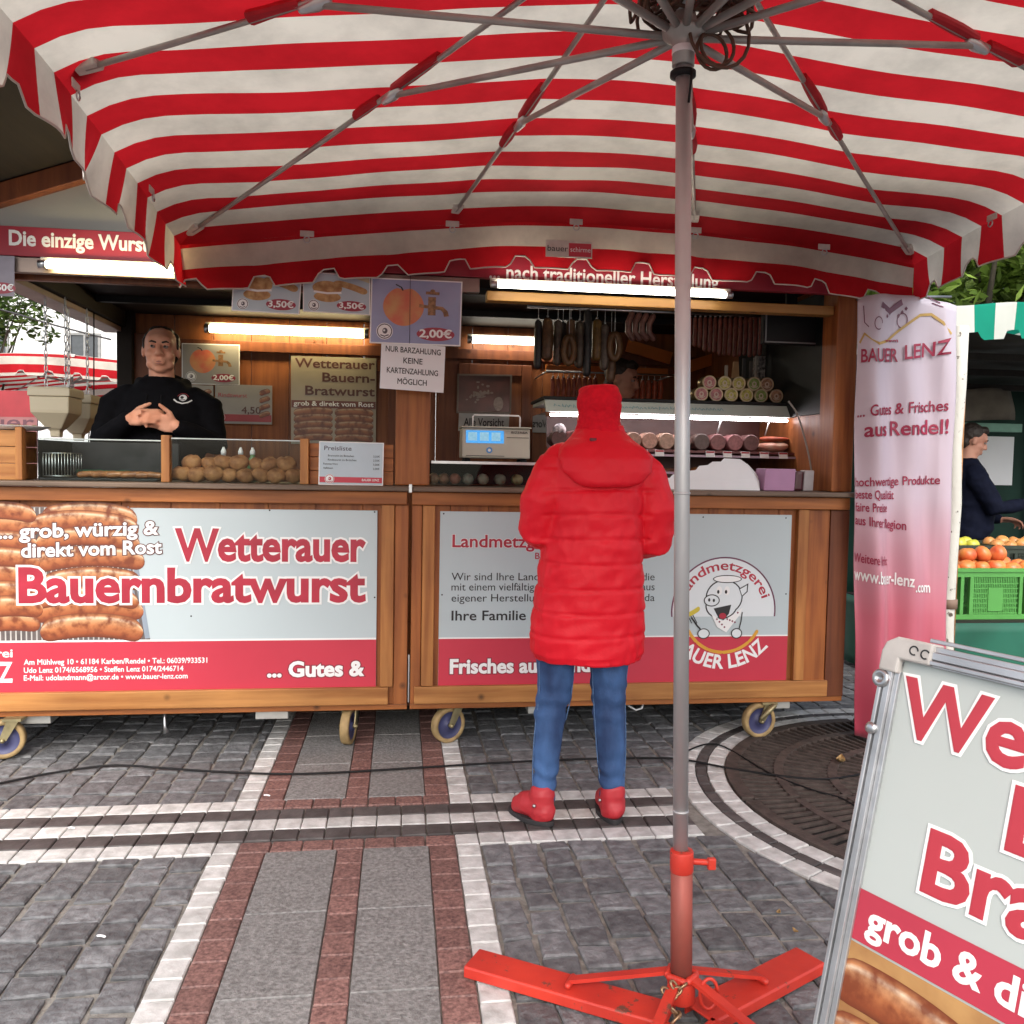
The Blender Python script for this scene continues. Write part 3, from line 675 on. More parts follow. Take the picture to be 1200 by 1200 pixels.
# ------------------------------------------------------------------ stand of the parasol
M_RPAINT = mat('chipped_red_paint', (.62, .045, .025), .45, col2=(.46, .03, .02), scale=7, bump=.1, bscale=40)
_t = M_RPAINT.node_tree; _b = _t.nodes['Principled BSDF']; _src = _b.inputs['Base Color'].links[0].from_socket
_tc = _t.nodes.new('ShaderNodeTexCoord'); _n = _t.nodes.new('ShaderNodeTexNoise'); _n.inputs['Scale'].default_value = 16; _n.inputs['Detail'].default_value = 10; _n.inputs['Roughness'].default_value = .7
_t.links.new(_tc.outputs['Object'], _n.inputs[0]); _g = _t.nodes.new('ShaderNodeMapRange'); _g.inputs[1].default_value = .60; _g.inputs[2].default_value = .64; _t.links.new(_n.outputs[0], _g.inputs[0])
_x = _t.nodes.new('ShaderNodeMix'); _x.data_type = 'RGBA'; _x.inputs[7].default_value = (.14, .06, .04, 1); _t.links.new(_g.outputs[0], _x.inputs[0]); _t.links.new(_src, _x.inputs[6]); _t.links.new(_x.outputs[2], _b.inputs['Base Color'])
M_RWORN = mat('worn_red_tube', (.40, .085, .06), .5, .2, col2=(.15, .075, .06), scale=7, stretch=(1, 1, .35), bump=.1, bscale=40, detail=9)
sc_ = Vector((.70, 1.93, 0))
std = thing('parasol_stand', 'red painted steel parasol stand with flat folding legs and a chain', 'parasol stand', tuple(sc_))
mb = MB(); mb.tube([(pole_x(z), PY - .01, z) for z in (.045, .42)], .0265, 24); mb.build('socket_tube', M_RWORN, std)
for z0, z1, rr in ((.372, .425, .0285), (.045, .10, .034)):
    mb = MB(); mb.tube([(pole_x(z0), PY - .01, z0), (pole_x(z1), PY - .01, z1)], rr, 24); mb.build('collar', M_RPAINT, std, .003)
p = Vector((pole_x(.395) + .03, PY - .01, .395)); mb = MB(); mb.capsule([p, p + Vector((.045, -.01, 0))], .008, 8); mb.box(p.x + .032, p.x + .052, p.y - .018, p.y - .004, p.z - .016, p.z + .012); mb.build('clamp_screw', M_RPAINT, std, .003)
for (ex, ey, nm) in ((.205, 2.215, 1), (1.125, 2.135, 1), (.35, 1.52, 0), (1.05, 1.50, 0)):
    c = Vector((sc_.x, sc_.y - .02, 0)); e = Vector((ex, ey, 0)); d = (e - c).normalized(); s = Vector((-d.y, d.x, 0)); wd = .048; mb = MB()
    prof = [(-wd, .008), (-wd, .034), (-wd + .004, .038), (wd - .004, .038), (wd, .034), (wd, .008), (wd - .005, .008), (wd - .005, .032), (-wd + .005, .032), (-wd + .005, .008)]
    mb.loft([[p + s * a + Vector((0, 0, z + (.001 if ey > ex else .0))) for a, z in prof] for p in (c + d * .04, e)])
    lg = mb.build('leg', M_RPAINT, std, .002)
    L = (e - c).length; a = c + d * min(.30, L * .55) + Vector((0, 0, .052)); b = Vector((pole_x(.11), PY - .01, .112)) + d * .03
    mb = MB(); up = Vector((0, 0, 1)); 
    mb.loft([[q + s * u + up * v for u, v in ((-.013, -.005), (.013, -.005), (.013, .005), (-.013, .005))] for q in (a, b)])
    mb.capsule([a - s * .02 + up * -.004, a + s * .02 + up * -.004], .009, 8); mb.capsule([b - s * .018, b + s * .018], .009, 8)
    mb.build('hinge_bar', M_RPAINT, std)
def chain(mb, pts, r=.013, wire=.0035, lift=0):
    n = len(pts) - 1
    for i in range(n):
        a, b = Vector(pts[i]), Vector(pts[i + 1]); d = (b - a); L = d.length; d.normalize(); s = d.orthogonal().normalized()
        if i % 2: s = d.cross(s)
        c = (a + b) / 2; h = L * .5 + wire
        mb.tube([c + d * (h * math.cos(t)) + s * (r * .6 * math.sin(t)) for t in [2 * math.pi * q / 14 for q in range(15)]], wire, 6)
mb = MB(); pz = Vector((pole_x(.08) - .03, PY - .055, .12)); chain(mb, [pz + Vector((-.01 + .012 * math.sin(k * 1.7), -.006 * k, -.016 * k * (1 if k < 5 else .8))) for k in range(7)]); chain(mb, [pz + Vector((-.035 + .014 * k, -.01, -.01 - .012 * math.sin(k))) for k in range(5)])
tag(mb.build('chain', mat('rusty_brass_chain', (.42, .28, .16), .4, .8, amt=.5, scale=40)), 'short rusty chain looped round the foot of the parasol pole', 'chain')
mb = MB(); c = Vector((pole_x(.1) + .055, PY - .05, .085)); mb.tube([c + Vector((.022 * math.cos(t), -.004, .038 * math.sin(t))) for t in [2 * math.pi * q / 18 for q in range(19)]], .0045, 8)
mb.build('locking_ring', M_RPAINT, std)

# ================================================================== PAVEMENT SIGN (aluminium A-board)
AP = Vector((.713, 1.156, 1.12)); AU = Vector((.432, -.901, -.02)).normalized(); AV = Vector((-.211, -.058, -.976)); AV = (AV - AU * AV.dot(AU)).normalized(); AN = AV.cross(AU)
if AN.dot(CAM - AP) < 0: AN = -AN
BW, BH = .64, .93
def FA(x, y, d): return AP + AU * x + AV * (-y) + AN * d      # y runs upwards from the top edge (negative = below)
ab = thing('pavement_sign', 'folding aluminium pavement sign with sausage advert, leaning in the right foreground', 'pavement sign', tuple(AP + AV * 1.1 + AU * .3))
def abox(mb, x0, x1, y0, y1, d0, d1): mb.loft([[FA(x, y, d) for x, y in ((x0, y0), (x1, y0), (x1, y1), (x0, y1))] for d in (d0, d1)])
mb = MB(); abox(mb, .02, BW - .02, -BH + .02, -.02, -.012, -.001); pan = mb.build('panel', mat('pale_green_grey_poster', (.48, .525, .505), .35, amt=.06, scale=2), ab)
fw = .030
for (x0, x1, y0, y1, dd) in ((fw, BW - fw, -fw, -.001, 0), (fw, BW - fw, -BH, -BH + fw, 0), (0, fw, -BH - .17, -fw, 1), (BW - fw, BW, -BH - .17, -fw, 1)):
    mb = MB()
    if dd == 0:
        for a, b, h in ((0, .10, .006), (.10, .3, .013), (.3, .36, .007), (.36, .72, .011), (.72, 1, .005)): abox(mb, x0 + .0003, x1 - .0003, y0 + (y1 - y0) * a, y0 + (y1 - y0) * b, -.016, h)
    else:
        for a, b, h in ((0, .12, .006), (.12, .32, .013), (.32, .40, .007), (.40, .72, .011), (.72, 1, .005)):
            aa, bb = (a, b) if x0 == 0 else (1 - b, 1 - a); abox(mb, x0 + (x1 - x0) * aa, x0 + (x1 - x0) * bb, y0, y1, -.016, h)
    mb.build('frame_rail', M_ALU, ab, .0012)
for x in (0, BW):
    sg = 1 if x == 0 else -1; mb = MB(); pr = [(x + sg * .001, -.05), (x + sg * .001, -.022), (x + sg * .006, -.008), (x + sg * .022, .002), (x + sg * .075, .002), (x + sg * .075, -fw + .001), (x + sg * fw, -fw + .001), (x + sg * fw, -.05)]
    mb.loft([[FA(a, b, d) for a, b in pr] for d in (-.018, .0145)]); mb.build('corner_cap', mat('grey_plastic_corner', (.52, .50, .47), .5, amt=.2, scale=30), ab, .003)
    for y in (-.062, -.135):
        mb = MB(); M3 = Matrix((AU, AV, AN)).transposed(); mb.lathe([(.013, -.012), (.013, .001), (.011, .003), (.006, .003), (.005, .001)] if y > -.1 else [(.009, -.005), (.0085, .002), (.005, .004), (.001, .0045)], FA(x + sg * .007, y, .013), 18, M3); mb.build('rivet', M_STEEL, ab)
for k, (x, y) in enumerate(((.05, -.013), (.067, -.015))):
    mb = MB(); mb.arc(FA, x, y, .006, 30 * k, 300, .0022, .0152, 14); mb.build('corner_mark', M_INK, ab)
mb = MB(); abox(mb, .05, BW - .02, .003, .009, -.045, -.02); mb.build('hinge_bar', M_ALU, ab, .001)
# rear leg frame
B2 = AP - AN * .06 + Vector((0, 0, .0)); AV2 = (Vector((AV.x, AV.y, AV.z)) - AN * .42); AV2.normalize()
mb = MB()
for x in (.02, BW - .02):
    a = AP + AU * x - AN * .035; mb.loft([[q + AU * u + AN * v for u, v in ((-.014, -.01), (.014, -.01), (.014, .01), (-.014, .01))] for q in (a, a + AV2 * 1.12)])
mb.build('rear_frame', M_ALU, ab)
M_LRED = mat('faded_red_lettering', (.47, .04, .06), .4, amt=.08)
def ab_text(body, x, y, w_, h, bold, m, d=.0012, halo=None, hm=None, align='L'):
    mb = MB(); put(mb, FA, body, x, y, w_, h, bold, 0, d, halo, 1, align); return mb.build('lettering', [m, hm or m], pan)
ab_text('Wetterauer', .037, -.129, .555, .076, .03, M_LRED, .0016, .04, M_WHITE)
ab_text('Bauern-', .205, -.228, .395, .076, .03, M_LRED, .0016, .04, M_WHITE)
ab_text('Bratwurst', .111, -.321, .485, .078, .03, M_LRED, .0016, .04, M_WHITE)
mb = MB(); mb.poly(FA, [(.0205, -.427), (BW - .021, -.427), (BW - .021, -.357), (.0205, -.357)], .0006); mb.build('red_band', mat('faded_red_band', (.46, .04, .07), .35, amt=.08), pan)
ab_text('grob & direkt vom Rost', .047, -.408, .55, .038, .028, M_WHITE, .0012)
# printed sausages
M_PRS = bpy.data.materials.new('printed_sausage'); M_PRS.use_nodes = True
def sausage_print(m, dark=1.0):
    t = m.node_tree; N = t.nodes; L = t.links; b = N['Principled BSDF']; b.inputs['Roughness'].default_value = .35
    uv = N.new('ShaderNodeUVMap'); sp = N.new('ShaderNodeSeparateXYZ'); L.new(uv.outputs[0], sp.inputs[0])
    r = N.new('ShaderNodeValToRGB'); e = r.color_ramp.elements
    for p_, c in ((0, (.10, .025, .01)), (.16, (.30, .075, .025)), (.48, (.50, .18, .065)), (.70, (.62, .33, .16)), (.80, (.78, .60, .42)), (.88, (.52, .22, .09)), (1, (.16, .045, .018))):
        x = e.new(p_) if p_ not in (0, 1) else e[0 if p_ == 0 else len(e) - 1]; x.color = (*[q * dark for q in c], 1)
    L.new(sp.outputs['Y'], r.inputs[0])
    tc = N.new('ShaderNodeTexCoord'); nz = N.new('ShaderNodeTexNoise'); nz.inputs['Scale'].default_value = 22; nz.inputs['Detail'].default_value = 7; L.new(tc.outputs['Object'], nz.inputs[0])
    mr = N.new('ShaderNodeMapRange'); mr.inputs[1].default_value = .44; mr.inputs[2].default_value = .63; mr.inputs[3].default_value = 0; mr.inputs[4].default_value = .92; L.new(nz.outputs[0], mr.inputs[0])
    mx = N.new('ShaderNodeMix'); mx.data_type = 'RGBA'; mx.inputs[7].default_value = (.17 * dark, .035 * dark, .012 * dark, 1); L.new(mr.outputs[0], mx.inputs[0]); L.new(r.outputs[0], mx.inputs[6]); L.new(mx.outputs[2], b.inputs['Base Color'])
sausage_print(M_PRS)
def printed_sausage(mb, fr, cx, cy, ln, th, bend, ang, d, n=22):
    ca_, sa = math.cos(R(ang)), math.sin(R(ang))
    def fn(u, v):
        u = .5 - .5 * math.cos(math.pi * u) * abs(math.cos(math.pi * u)) ** .0; x = (u - .5) * ln; end = min(u, 1 - u) * ln; hh = th / 2 * (1 if end > th * .5 else math.sqrt(max(0, 1 - (1 - end / (th * .5)) ** 2)))
        y = (v - .5) * 2 * hh + bend * (1 - (2 * u - 1) ** 2)
        return fr(cx + x * ca_ - y * sa, cy + x * sa + y * ca_, d + .0001 * v)
    mb.grid(fn, n, 6, lambda u, v: (u, v))
mb = MB(); mb.poly(FA, [(.0205, -.905), (BW - .021, -.905), (BW - .021, -.43), (.0205, -.43)], .0004); mb.build('printed_picture', mat('printed_grill_background', (.48, .27, .10), .4, col2=(.30, .14, .05), scale=14), pan)
for k, (cx, cy, ang) in enumerate(((.15, -.505, -8), (.47, -.50, -10), (.15, -.575, -6), (.47, -.565, -8), (.15, -.645, -6), (.47, -.64, -8), (.15, -.72, -5), (.47, -.715, -7), (.16, -.795, -4), (.47, -.79, -6), (.16, -.865, -4), (.47, -.86, -5))):
    mb = MB(); printed_sausage(mb, FA, cx + .005, cy, .29, .066, .02, ang, .0010 + .0004 * (k % 4)); mb.build('printed_sausage', M_PRS, pan)
# ================================================================== SIGNS ON THE STALL FRONT
SY = FY - .0005                 # face of the signboards
FS = frame((0, SY, 0), (1, 0, 0), (0, 0, 1))
def S(px, py, Y=SY): q = at(px, py, Y=Y); return q.x, q.z
def line(parent, fr, body, x, y, w_=None, h=.03, bold=.012, m=None, d=.0012, halo=None, hm=None, align='L', slope=0, arc=None, shear=0, spacing=1.0, name='lettering'):
    mb = MB(); put(mb, fr, body, x, y, w_, h, bold, 0, d, halo, 1, align, slope, arc, shear, spacing); return mb.build(name, [m or M_INK, hm or m or M_INK], parent)
def rect(parent, fr, x0, x1, z0, z1, d, m, name):
    mb = MB(); mb.poly(fr, [(x0, z0), (x1, z0), (x1, z1), (x0, z1)], d); return mb.build(name, m, parent)
def board(name, label, x0, x1, z0, z1, t, m, cat='sign', fr=None, bev=.001):
    fr = fr or FS; o = thing(name, label, cat, tuple(fr((x0 + x1) / 2, z0, 0)))
    mb = MB(); mb.loft([[fr(x, y, d) for x, y in ((x0, z0), (x1, z0), (x1, z1), (x0, z1))] for d in (-t, 0)]); mb.build('panel', m, o, bev)
    return o
def screws(o, fr, pts):
    mb = MB()
    for x, z in pts: mb.disc(fr, x, z, .004, .004, .0008, 10)
    o2 = mb.build('screw', M_INK, o); o2['kind'] = 'stuff'
ZB = .295; ZT = 1.135; ZM = S(600, 748)[1]
# ---- left board: bratwurst
sa = board('advert_board', 'long pale blue advert board for bratwurst with grilled sausages and raspberry band, left front', -2.46, -.104, ZB, ZT, .010, M_PANELBLUE)
rect(sa, FS, -2.4595, -.1045, ZB + .0005, ZM, .0006, M_BAND, 'red_band'); rect(sa, FS, -2.4595, -.1045, ZM, ZM + .009, .0008, M_WHITE, 'white_stripe')
# printed grill: dark grate, rods and two columns of sausages
gx0, gx1 = S(-170, 700)[0], S(168, 700)[0]
mb = MB(); mb.poly(FS, [(-2.459, ZM + .009), (S(176, 700)[0], ZM + .009), (S(146, 600)[0], ZT - .0005), (-2.459, ZT - .0005)], .0005); pic = mb.build('printed_picture', mat('printed_grate', (.16, .13, .12), .4, col2=(.07, .06, .06), scale=20), sa)
mb = MB()
for k in range(64):
    x = -2.45 + k * .022
    if x < S(160, 740)[0]: mb.stroke(FS, [(x, ZM + .01), (x - .004, ZT - .002)], .006, .0009)
mb.build('printed_grate', mat('printed_grate_rods', (.55, .53, .5), .4), pic)
mb = MB(); mb.stroke(FS, [S(173, 748), S(148, 594)], .022, .0010); mb.stroke(FS, [S(165, 748), S(141, 594)], .009, .0012); mb.build('printed_grill_edge', mat('printed_steel_blue', (.30, .36, .43), .4), pic)
sausA = [(105, 598, 100, 24, 2), (100, 618, 112, 24, 4), (104, 637, 108, 22, 2), (104, 660, 118, 26, -4), (108, 684, 104, 24, -2), (100, 706, 112, 22, 0), (104, 718, 116, 28, -3), (108, 741, 108, 30, 1)]
sausB = [(-8, 602, 88, 22, -6), (-10, 622, 96, 24, -6), (-8, 641, 92, 22, -8), (-10, 661, 100, 24, -5), (-8, 681, 92, 24, -7), (-6, 701, 96, 24, -8), (-6, 720, 100, 26, -14), (-6, 738, 94, 24, -16)]
sausC = [(x - 112, y, l, t, a + 3) for x, y, l, t, a in sausB]
for k, (px, py, l, t, a) in enumerate(sausA + sausB + sausC):
    x, z = S(px, py); mb = MB(); printed_sausage(mb, FS, max(x, -2.30), min(z, ZT - .05), l * .0041, t * .0037, .034, -a * .5, .0014 + .00025 * (k % 3)); mb.build('printed_sausage', M_PRS, pic)
q = S(25, 655)
for body, px, pxr, py, h in (('... grob, würzig &', -2, 186, 631, .060), ('direkt vom Rost', 25, 190, 653, .060)):
    x, z = S(px, py); x1 = S(pxr, py)[0]; line(sa, FS, body, x, z, x1 - x, h, .028, M_WHITE, .0032, .05, mat('brown_outline_print', (.13, .05, .045), .4), slope=.035)
for body, px, pxr, py, pt_ in (('Wetterauer', 205, 429, 656, 623), ('Bauernbratwurst', 22, 429, 705, 668)):
    x, z = S(px, py); x1, z1 = S(pxr, pt_); line(sa, FS, body, x, z, x1 - x, z1 - z + .003, .036, M_RED, .0034, .045, M_WHITE)
x, z = S(15, 799); line(sa, FS, 'BAUER LENZ', x, z, .50, .088, .03, M_WHITE, align='R'); x, z = S(15, 770); line(sa, FS, 'Landmetzgerei', x, z, .40, .036, .02, M_WHITE, align='R')
for body, pxr, py in (('Am Mühlweg 10 • 61184 Karben/Rendel • Tel.: 06039/933531', 243, 779), ('Udo Lenz 0174/6568956 • Steffen Lenz 0174/2446714', 215, 788.5), ('E-Mail: udolandmann@arcor.de • www.bauer-lenz.com', 220, 797.5)):
    x, z = S(28, py); line(sa, FS, body, x, z, S(pxr, py)[0] - x, .0235, .02, M_WHITE)
x, z = S(313, 793); line(sa, FS, '... Gutes &', x, z, S(427, 793)[0] - x, .068, .04, M_WHITE, .0018, .05, mat('dark_red_shadow_print', (.25, .02, .04), .4))
screws(sa, FS, [S(316, 598), S(439, 600), S(439, 700), S(224, 722)])
# ---- right board: butcher's shop
sb = board('shop_board', 'pale blue shop board with round pig emblem and family text, behind the red jacket', .19, 1.948, ZB, ZT, .010, M_PANELBLUE)
rect(sb, FS, .1905, 1.9475, ZB + .0005, ZM, .0006, M_BAND, 'red_band'); rect(sb, FS, .1905, 1.9475, ZM, ZM + .007, .0008, M_WHITE, 'white_stripe')
x, z = S(530, 641); line(sb, FS, 'Landmetzgerei Lenz', x, z, .74, .058, .02, M_RED, .0016, .024, M_WHITE)
x, z = S(627, 655); line(sb, FS, 'Bauer Udo Lenz', x, z, .30, .03, .014, M_RED)
for body, py in (('Wir sind Ihre Landmetzgerei aus Rendel, die', 680), ('mit einem vielfältigem Sortiment an Wurst aus', 692), ('eigener Herstellung und Qualität für Sie da', 705)):
    x, z = S(529, py); line(sb, FS, body, x, z, S(767, py)[0] - x, .036, .0, M_INK)
x, z = S(529, 727); line(sb, FS, 'Ihre Familie Lenz', x, z, .53, .046, .014, M_INK)
x, z = S(527, 789); line(sb, FS, 'Frisches aus Rendel!', x, z, .78, .066, .036, M_WHITE, .0018, .05, _mats['dark_red_shadow_print'])
screws(sb, FS, [S(520, 602), S(824, 606), S(921, 607), S(518, 697), S(921, 696)])
# round emblem: ring, arched words, pig with cap and neckerchief, sausage garland
ex, ez = S(848, 716); er = .268
M_LOGO = mat('emblem_pale_print', (.72, .77, .79), .35, amt=.02)
def emblem(parent, fr, ex, ez, er, d0=.001, words=True, band=True):
    if band:
        mb = MB(); mb.poly(fr, [(ex + er * .985 * math.cos(R(a)), ez + er * .985 * math.sin(R(a))) for a in range(-6, 187, 6)], d0); mb.build('emblem_field', M_LOGO, parent)
    mb = MB(); mb.arc(fr, ex, ez, er, -6, 186, er * .028, d0 + .0006); em = mb.build('emblem_ring', mat('plum_line_print', (.16, .04, .09), .4), parent)
    if words:
        line(parent, fr, 'Landmetzgerei', 0, 0, er * 1.95, er * .175, .014, M_RED, d0 + .001, arc=(ex, ez, er * .77, 90))
        line(parent, fr, 'BAUER LENZ', 0, 0, er * 2.1, er * .25, .03, M_WHITE, d0 + .001, arc=(ex, ez + er * .09, -er * 1.17, 268))
    e = lambda x, y, d: fr(ex + x * er, ez + y * er, d0 + .001 + d)
    pig = MB()
    pig.m = 1; pig.disc(e, .0, .26, .36, .33, 0); pig.disc(e, -.05, .10, .31, .25, .00005)
    pig.m = 0; pig.disc(e, .0, .26, .335, .305, .0003); pig.disc(e, -.05, .10, .285, .225, .00035)
    pig.m = 1; pig.disc(e, -.24, .20, .155, .115, .0006); pig.m = 0; pig.disc(e, -.24, .20, .135, .095, .0009)
    pig.m = 1; pig.disc(e, -.29, .21, .022, .032, .0012); pig.disc(e, -.20, .20, .022, .032, .0012)
    pig.m = 2; pig.disc(e, -.10, .38, .055, .085, .0006); pig.disc(e, .05, .38, .055, .085, .0007)
    pig.m = 1; pig.disc(e, -.12, .36, .024, .036, .0010); pig.disc(e, .03, .36, .024, .036, .0011)
    pig.poly(e, [(-.20, .05), (.14, .12), (.10, -.05), (.0, -.17), (-.10, -.13)], .0010)
    pig.m = 3; pig.disc(e, -.02, -.09, .07, .055, .0013)
    pig.m = 1; pig.poly(e, [(.28, .42), (.46, .52), (.45, .36), (.34, .26)], .0012); pig.m = 0; pig.poly(e, [(.30, .41), (.435, .485), (.43, .37), (.345, .29)], .0014)
    pig.m = 1; pig.disc(e, .05, .60, .28, .075, .0012); pig.m = 2; pig.disc(e, .05, .60, .26, .058, .0014)
    pig.build('emblem_pig', [M_LOGO, M_INK, M_WHITE, M_RED], parent)
    sc2 = MB(); sc2.poly(e, [(-.24, -.06), (-.02, -.18), (.16, -.08), (.36, .06), (.32, -.06), (.06, -.40), (-.12, -.30)], .0015)
    sc2.m = 1
    for k in range(9): sc2.disc(e, -.13 + .05 * k, -.15 - .05 * ((k * 5) % 4) + .03 * max(0, k - 4), .022, .022, .0018, 4)
    sc2.build('emblem_scarf', [M_WHITE, mat('wine_check_print', (.22, .03, .07), .4)], parent)
    arm = MB(); arm.m = 1; arm.disc(e, -.38, -.42, .12, .10, .0014); arm.disc(e, .26, -.42, .11, .10, .0014); arm.m = 0; arm.disc(e, -.38, -.42, .10, .08, .0016); arm.disc(e, .26, -.42, .09, .08, .0016)
    arm.m = 1; arm.stroke(e, [(.36, -.02), (.34, -.2), (.30, -.36)], .02, .0013); arm.stroke(e, [(-.62, -.12), (-.50, -.28), (-.40, -.38)], .03, .0013)
    for k in (-.05, 0, .05): arm.stroke(e, [(-.56 + k, -.20 - abs(k) * .5), (-.66 + k, -.05)], .016, .0017)
    arm.build('emblem_hands', [M_LOGO, M_INK], parent)
    yl = MB(); printed_sausage(yl, e, -.66, -.02, .42, .085, -.03, 24, .0020); yl.build('emblem_sausage', mat('yellow_print', (.62, .50, .05), .4, amt=.05), parent)
    gl = MB()
    for k in range(6):
        a = 217 + k * 21; c = (math.cos(R(a)) * .74, -.02 + math.sin(R(a)) * .74); printed_sausage(gl, e, c[0], c[1], .29, .06, -.012, a - 270, .0018 + .0001 * (k % 2))
    gl.build('emblem_garland', mat('orange_print', (.72, .36, .04), .4, amt=.1), parent)
emblem(sb, FS, ex, ez, er)

# ================================================================== SMALL SIGNS HANGING IN THE STALL OPENING
M_PRICE = mat('pale_blue_poster', (.50, .60, .66), .4, amt=.12, scale=6); M_LILAC = mat('blue_violet_poster', (.34, .38, .56), .35, col2=(.22, .25, .42), scale=3)
M_APPLE = mat('printed_apple', (.60, .10, .07), .4, col2=(.58, .30, .12), scale=11, detail=7); M_BRASS = mat('printed_brass', (.38, .20, .09), .4, col2=(.14, .07, .03), scale=60)
M_BUN = mat('printed_bread', (.60, .38, .16), .5, col2=(.30, .13, .04), scale=30)
def quad_frame(pxs, Y):
    """frame and size of a small board from three of its photo corners at depth Y"""
    a, b, c = [at(*p, Y=Y) for p in pxs]           # top-left, top-right, bottom-left
    return frame(c, b - a, a - c), (b - a).length, (a - c).length
def small_emblem(parent, fr, x, y, r, d=.0012, col=None):
    mb = MB(); mb.disc(fr, x, y, r, r, d); mb.m = 1; mb.arc(fr, x, y, r * .86, 0, 360, r * .12, d + .0004, 20); mb.disc(fr, x + r * .05, y + r * .05, r * .32, r * .36, d + .0006, 12); mb.stroke(fr, [(x - r * .5, y - r * .45), (x, y - r * .62), (x + r * .5, y - r * .42)], r * .14, d + .0007)
    mb.m = 0; mb.disc(fr, x - r * .05, y + r * .1, r * .13, r * .13, d + .0009, 8); return mb.build('emblem', [M_WHITE, col or mat('grey_emblem_print', (.12, .10, .12), .5)], parent)
def price_oval(parent, fr, x, y, rx, ry, text, h, d=.0014):
    mb = MB(); mb.disc(fr, x, y, rx, ry, d); mb.build('price_oval', mat('crimson_oval_print', (.36, .03, .06), .4), parent)
    line(parent, fr, text, x, y - h * .42, rx * 1.72, h, .03, M_WHITE, d + .0012, align='C')
def apple_board(label, pxs, Y, name='drink_sign', mbg=None):
    fr, W, H = quad_frame(pxs, Y); o = board(name, label, 0, W, 0, H, .003, M_WHITE, 'sign', fr)
    rect(o, fr, .006, W - .006, .006, H - .006, .0005, mbg or M_LILAC, 'printed_picture')
    mb = MB(); a = lambda x, y, d: fr(x * W, y * H, d); 
    mb.poly(a, [(.36 + .215 * math.cos(R(t)) * (1 + .04 * math.cos(R(2 * t))), .58 + .30 * math.sin(R(t)) - .045 * math.exp(-((t - 90) / 16.) ** 2)) for t in range(0, 360, 6)], .001)
    mb.m = 1; mb.stroke(a, [(.35, .82), (.33, .87), (.27, .91)], .018, .0014); mb.build('printed_apple', [M_APPLE, M_INK], o)
    mb = MB(); mb.stroke(a, [(.53, .60), (.68, .58)], .05, .0014); mb.stroke(a, [(.67, .46), (.67, .74)], .085, .0017); mb.stroke(a, [(.60, .80), (.75, .795)], .045, .002); mb.disc(a, .675, .82, .03, .04, .0022, 10); mb.stroke(a, [(.70, .58), (.78, .57), (.82, .52), (.835, .45)], .055, .0019); mb.build('printed_tap', M_BRASS, o)
    small_emblem(o, fr, .16 * W, .19 * H, .09 * W); price_oval(o, fr, .72 * W, .17 * H, .21 * W, .105 * H, '2,00€', .115 * H)
    return o
def bun_board(label, pxs, Y):
    fr, W, H = quad_frame(pxs, Y); o = board('snack_sign', label, 0, W, 0, H, .003, M_WHITE, 'sign', fr); a = lambda x, y, d: fr(x * W, y * H, d)
    rect(o, fr, .005, W - .005, .005, H - .005, .0005, M_PRICE, 'printed_picture')
    mb = MB(); mb.disc(a, .36, .62, .22, .18, .001); mb.disc(a, .36, .40, .20, .13, .0011); mb.m = 1; mb.stroke(a, [(.16, .52), (.36, .49), (.57, .52)], .05, .0016); mb.m = 0; printed_sausage(mb, a, .70, .66, .55, .15, .03, -24, .002); mb.build('printed_bun', [M_BUN, M_WHITE], o)
    mb = MB(); mb.m = 0; mb.poly(a, [(.50, .985), (.985, .985), (.985, .80), (.78, .90)], .0008); mb.build('printed_plate', mat('cream_print', (.70, .62, .40), .5), o)
    small_emblem(o, fr, .16 * W, .17 * H, .085 * W); price_oval(o, fr, .72 * W, .20 * H, .22 * W, .13 * H, '3,50€', .14 * H)
    return o
HY = 4.0
bun_board('left one of two roll price signs, sausage roll picture with its corner in shade', ((274, 313), (354, 318), (271, 364)), HY)
bun_board('right one of two roll price signs, between its twin and the apple sign', ((355, 318), (434, 323), (355, 365)), HY)
apple_board('large blue apple and tap sign under the valance, above the cash-only note', ((435, 325), (542, 330), (433, 402)), HY - .005)
fr, W, H = quad_frame(((447, 400), (522, 406), (445, 455)), HY)
nt_ = board('cash_notice', 'white paper notice about cash only in black capitals, below the apple sign', 0, W, 0, H, .002, M_PAPER, 'notice', fr)
for k, (t, ww) in enumerate((('NUR BARZAHLUNG', .86), ('KEINE', .30), ('KARTENZAHLUNG', .80), ('MÖGLICH', .46))):
    line(nt_, fr, t, W * .5, H * (.80 - .225 * k), W * ww, .025, .014, M_INK, align='C')
mb = MB(); c = at(480, 400, Y=HY - .02); mb.tube([c + Vector((0, 0, .45)), c + Vector((0, 0, -.01))], .0012, 5); tag(mb.build('hanging_string', M_INK), 'thin cord holding the apple sign under the fascia', 'cord')
# left edge scrap of another price sign
fr, W, H = quad_frame(((-70, 297), (17, 300), (-70, 345)), 4.02); o = board('corner_sign', 'price sign cut off by the left edge, under the red fascia', 0, W, 0, H, .003, mat('grey_violet_poster', (.30, .27, .33), .4, amt=.3), 'sign', fr); price_oval(o, fr, W * .82, H * .2, W * .2, H * .14, '4,50€', H * .15)
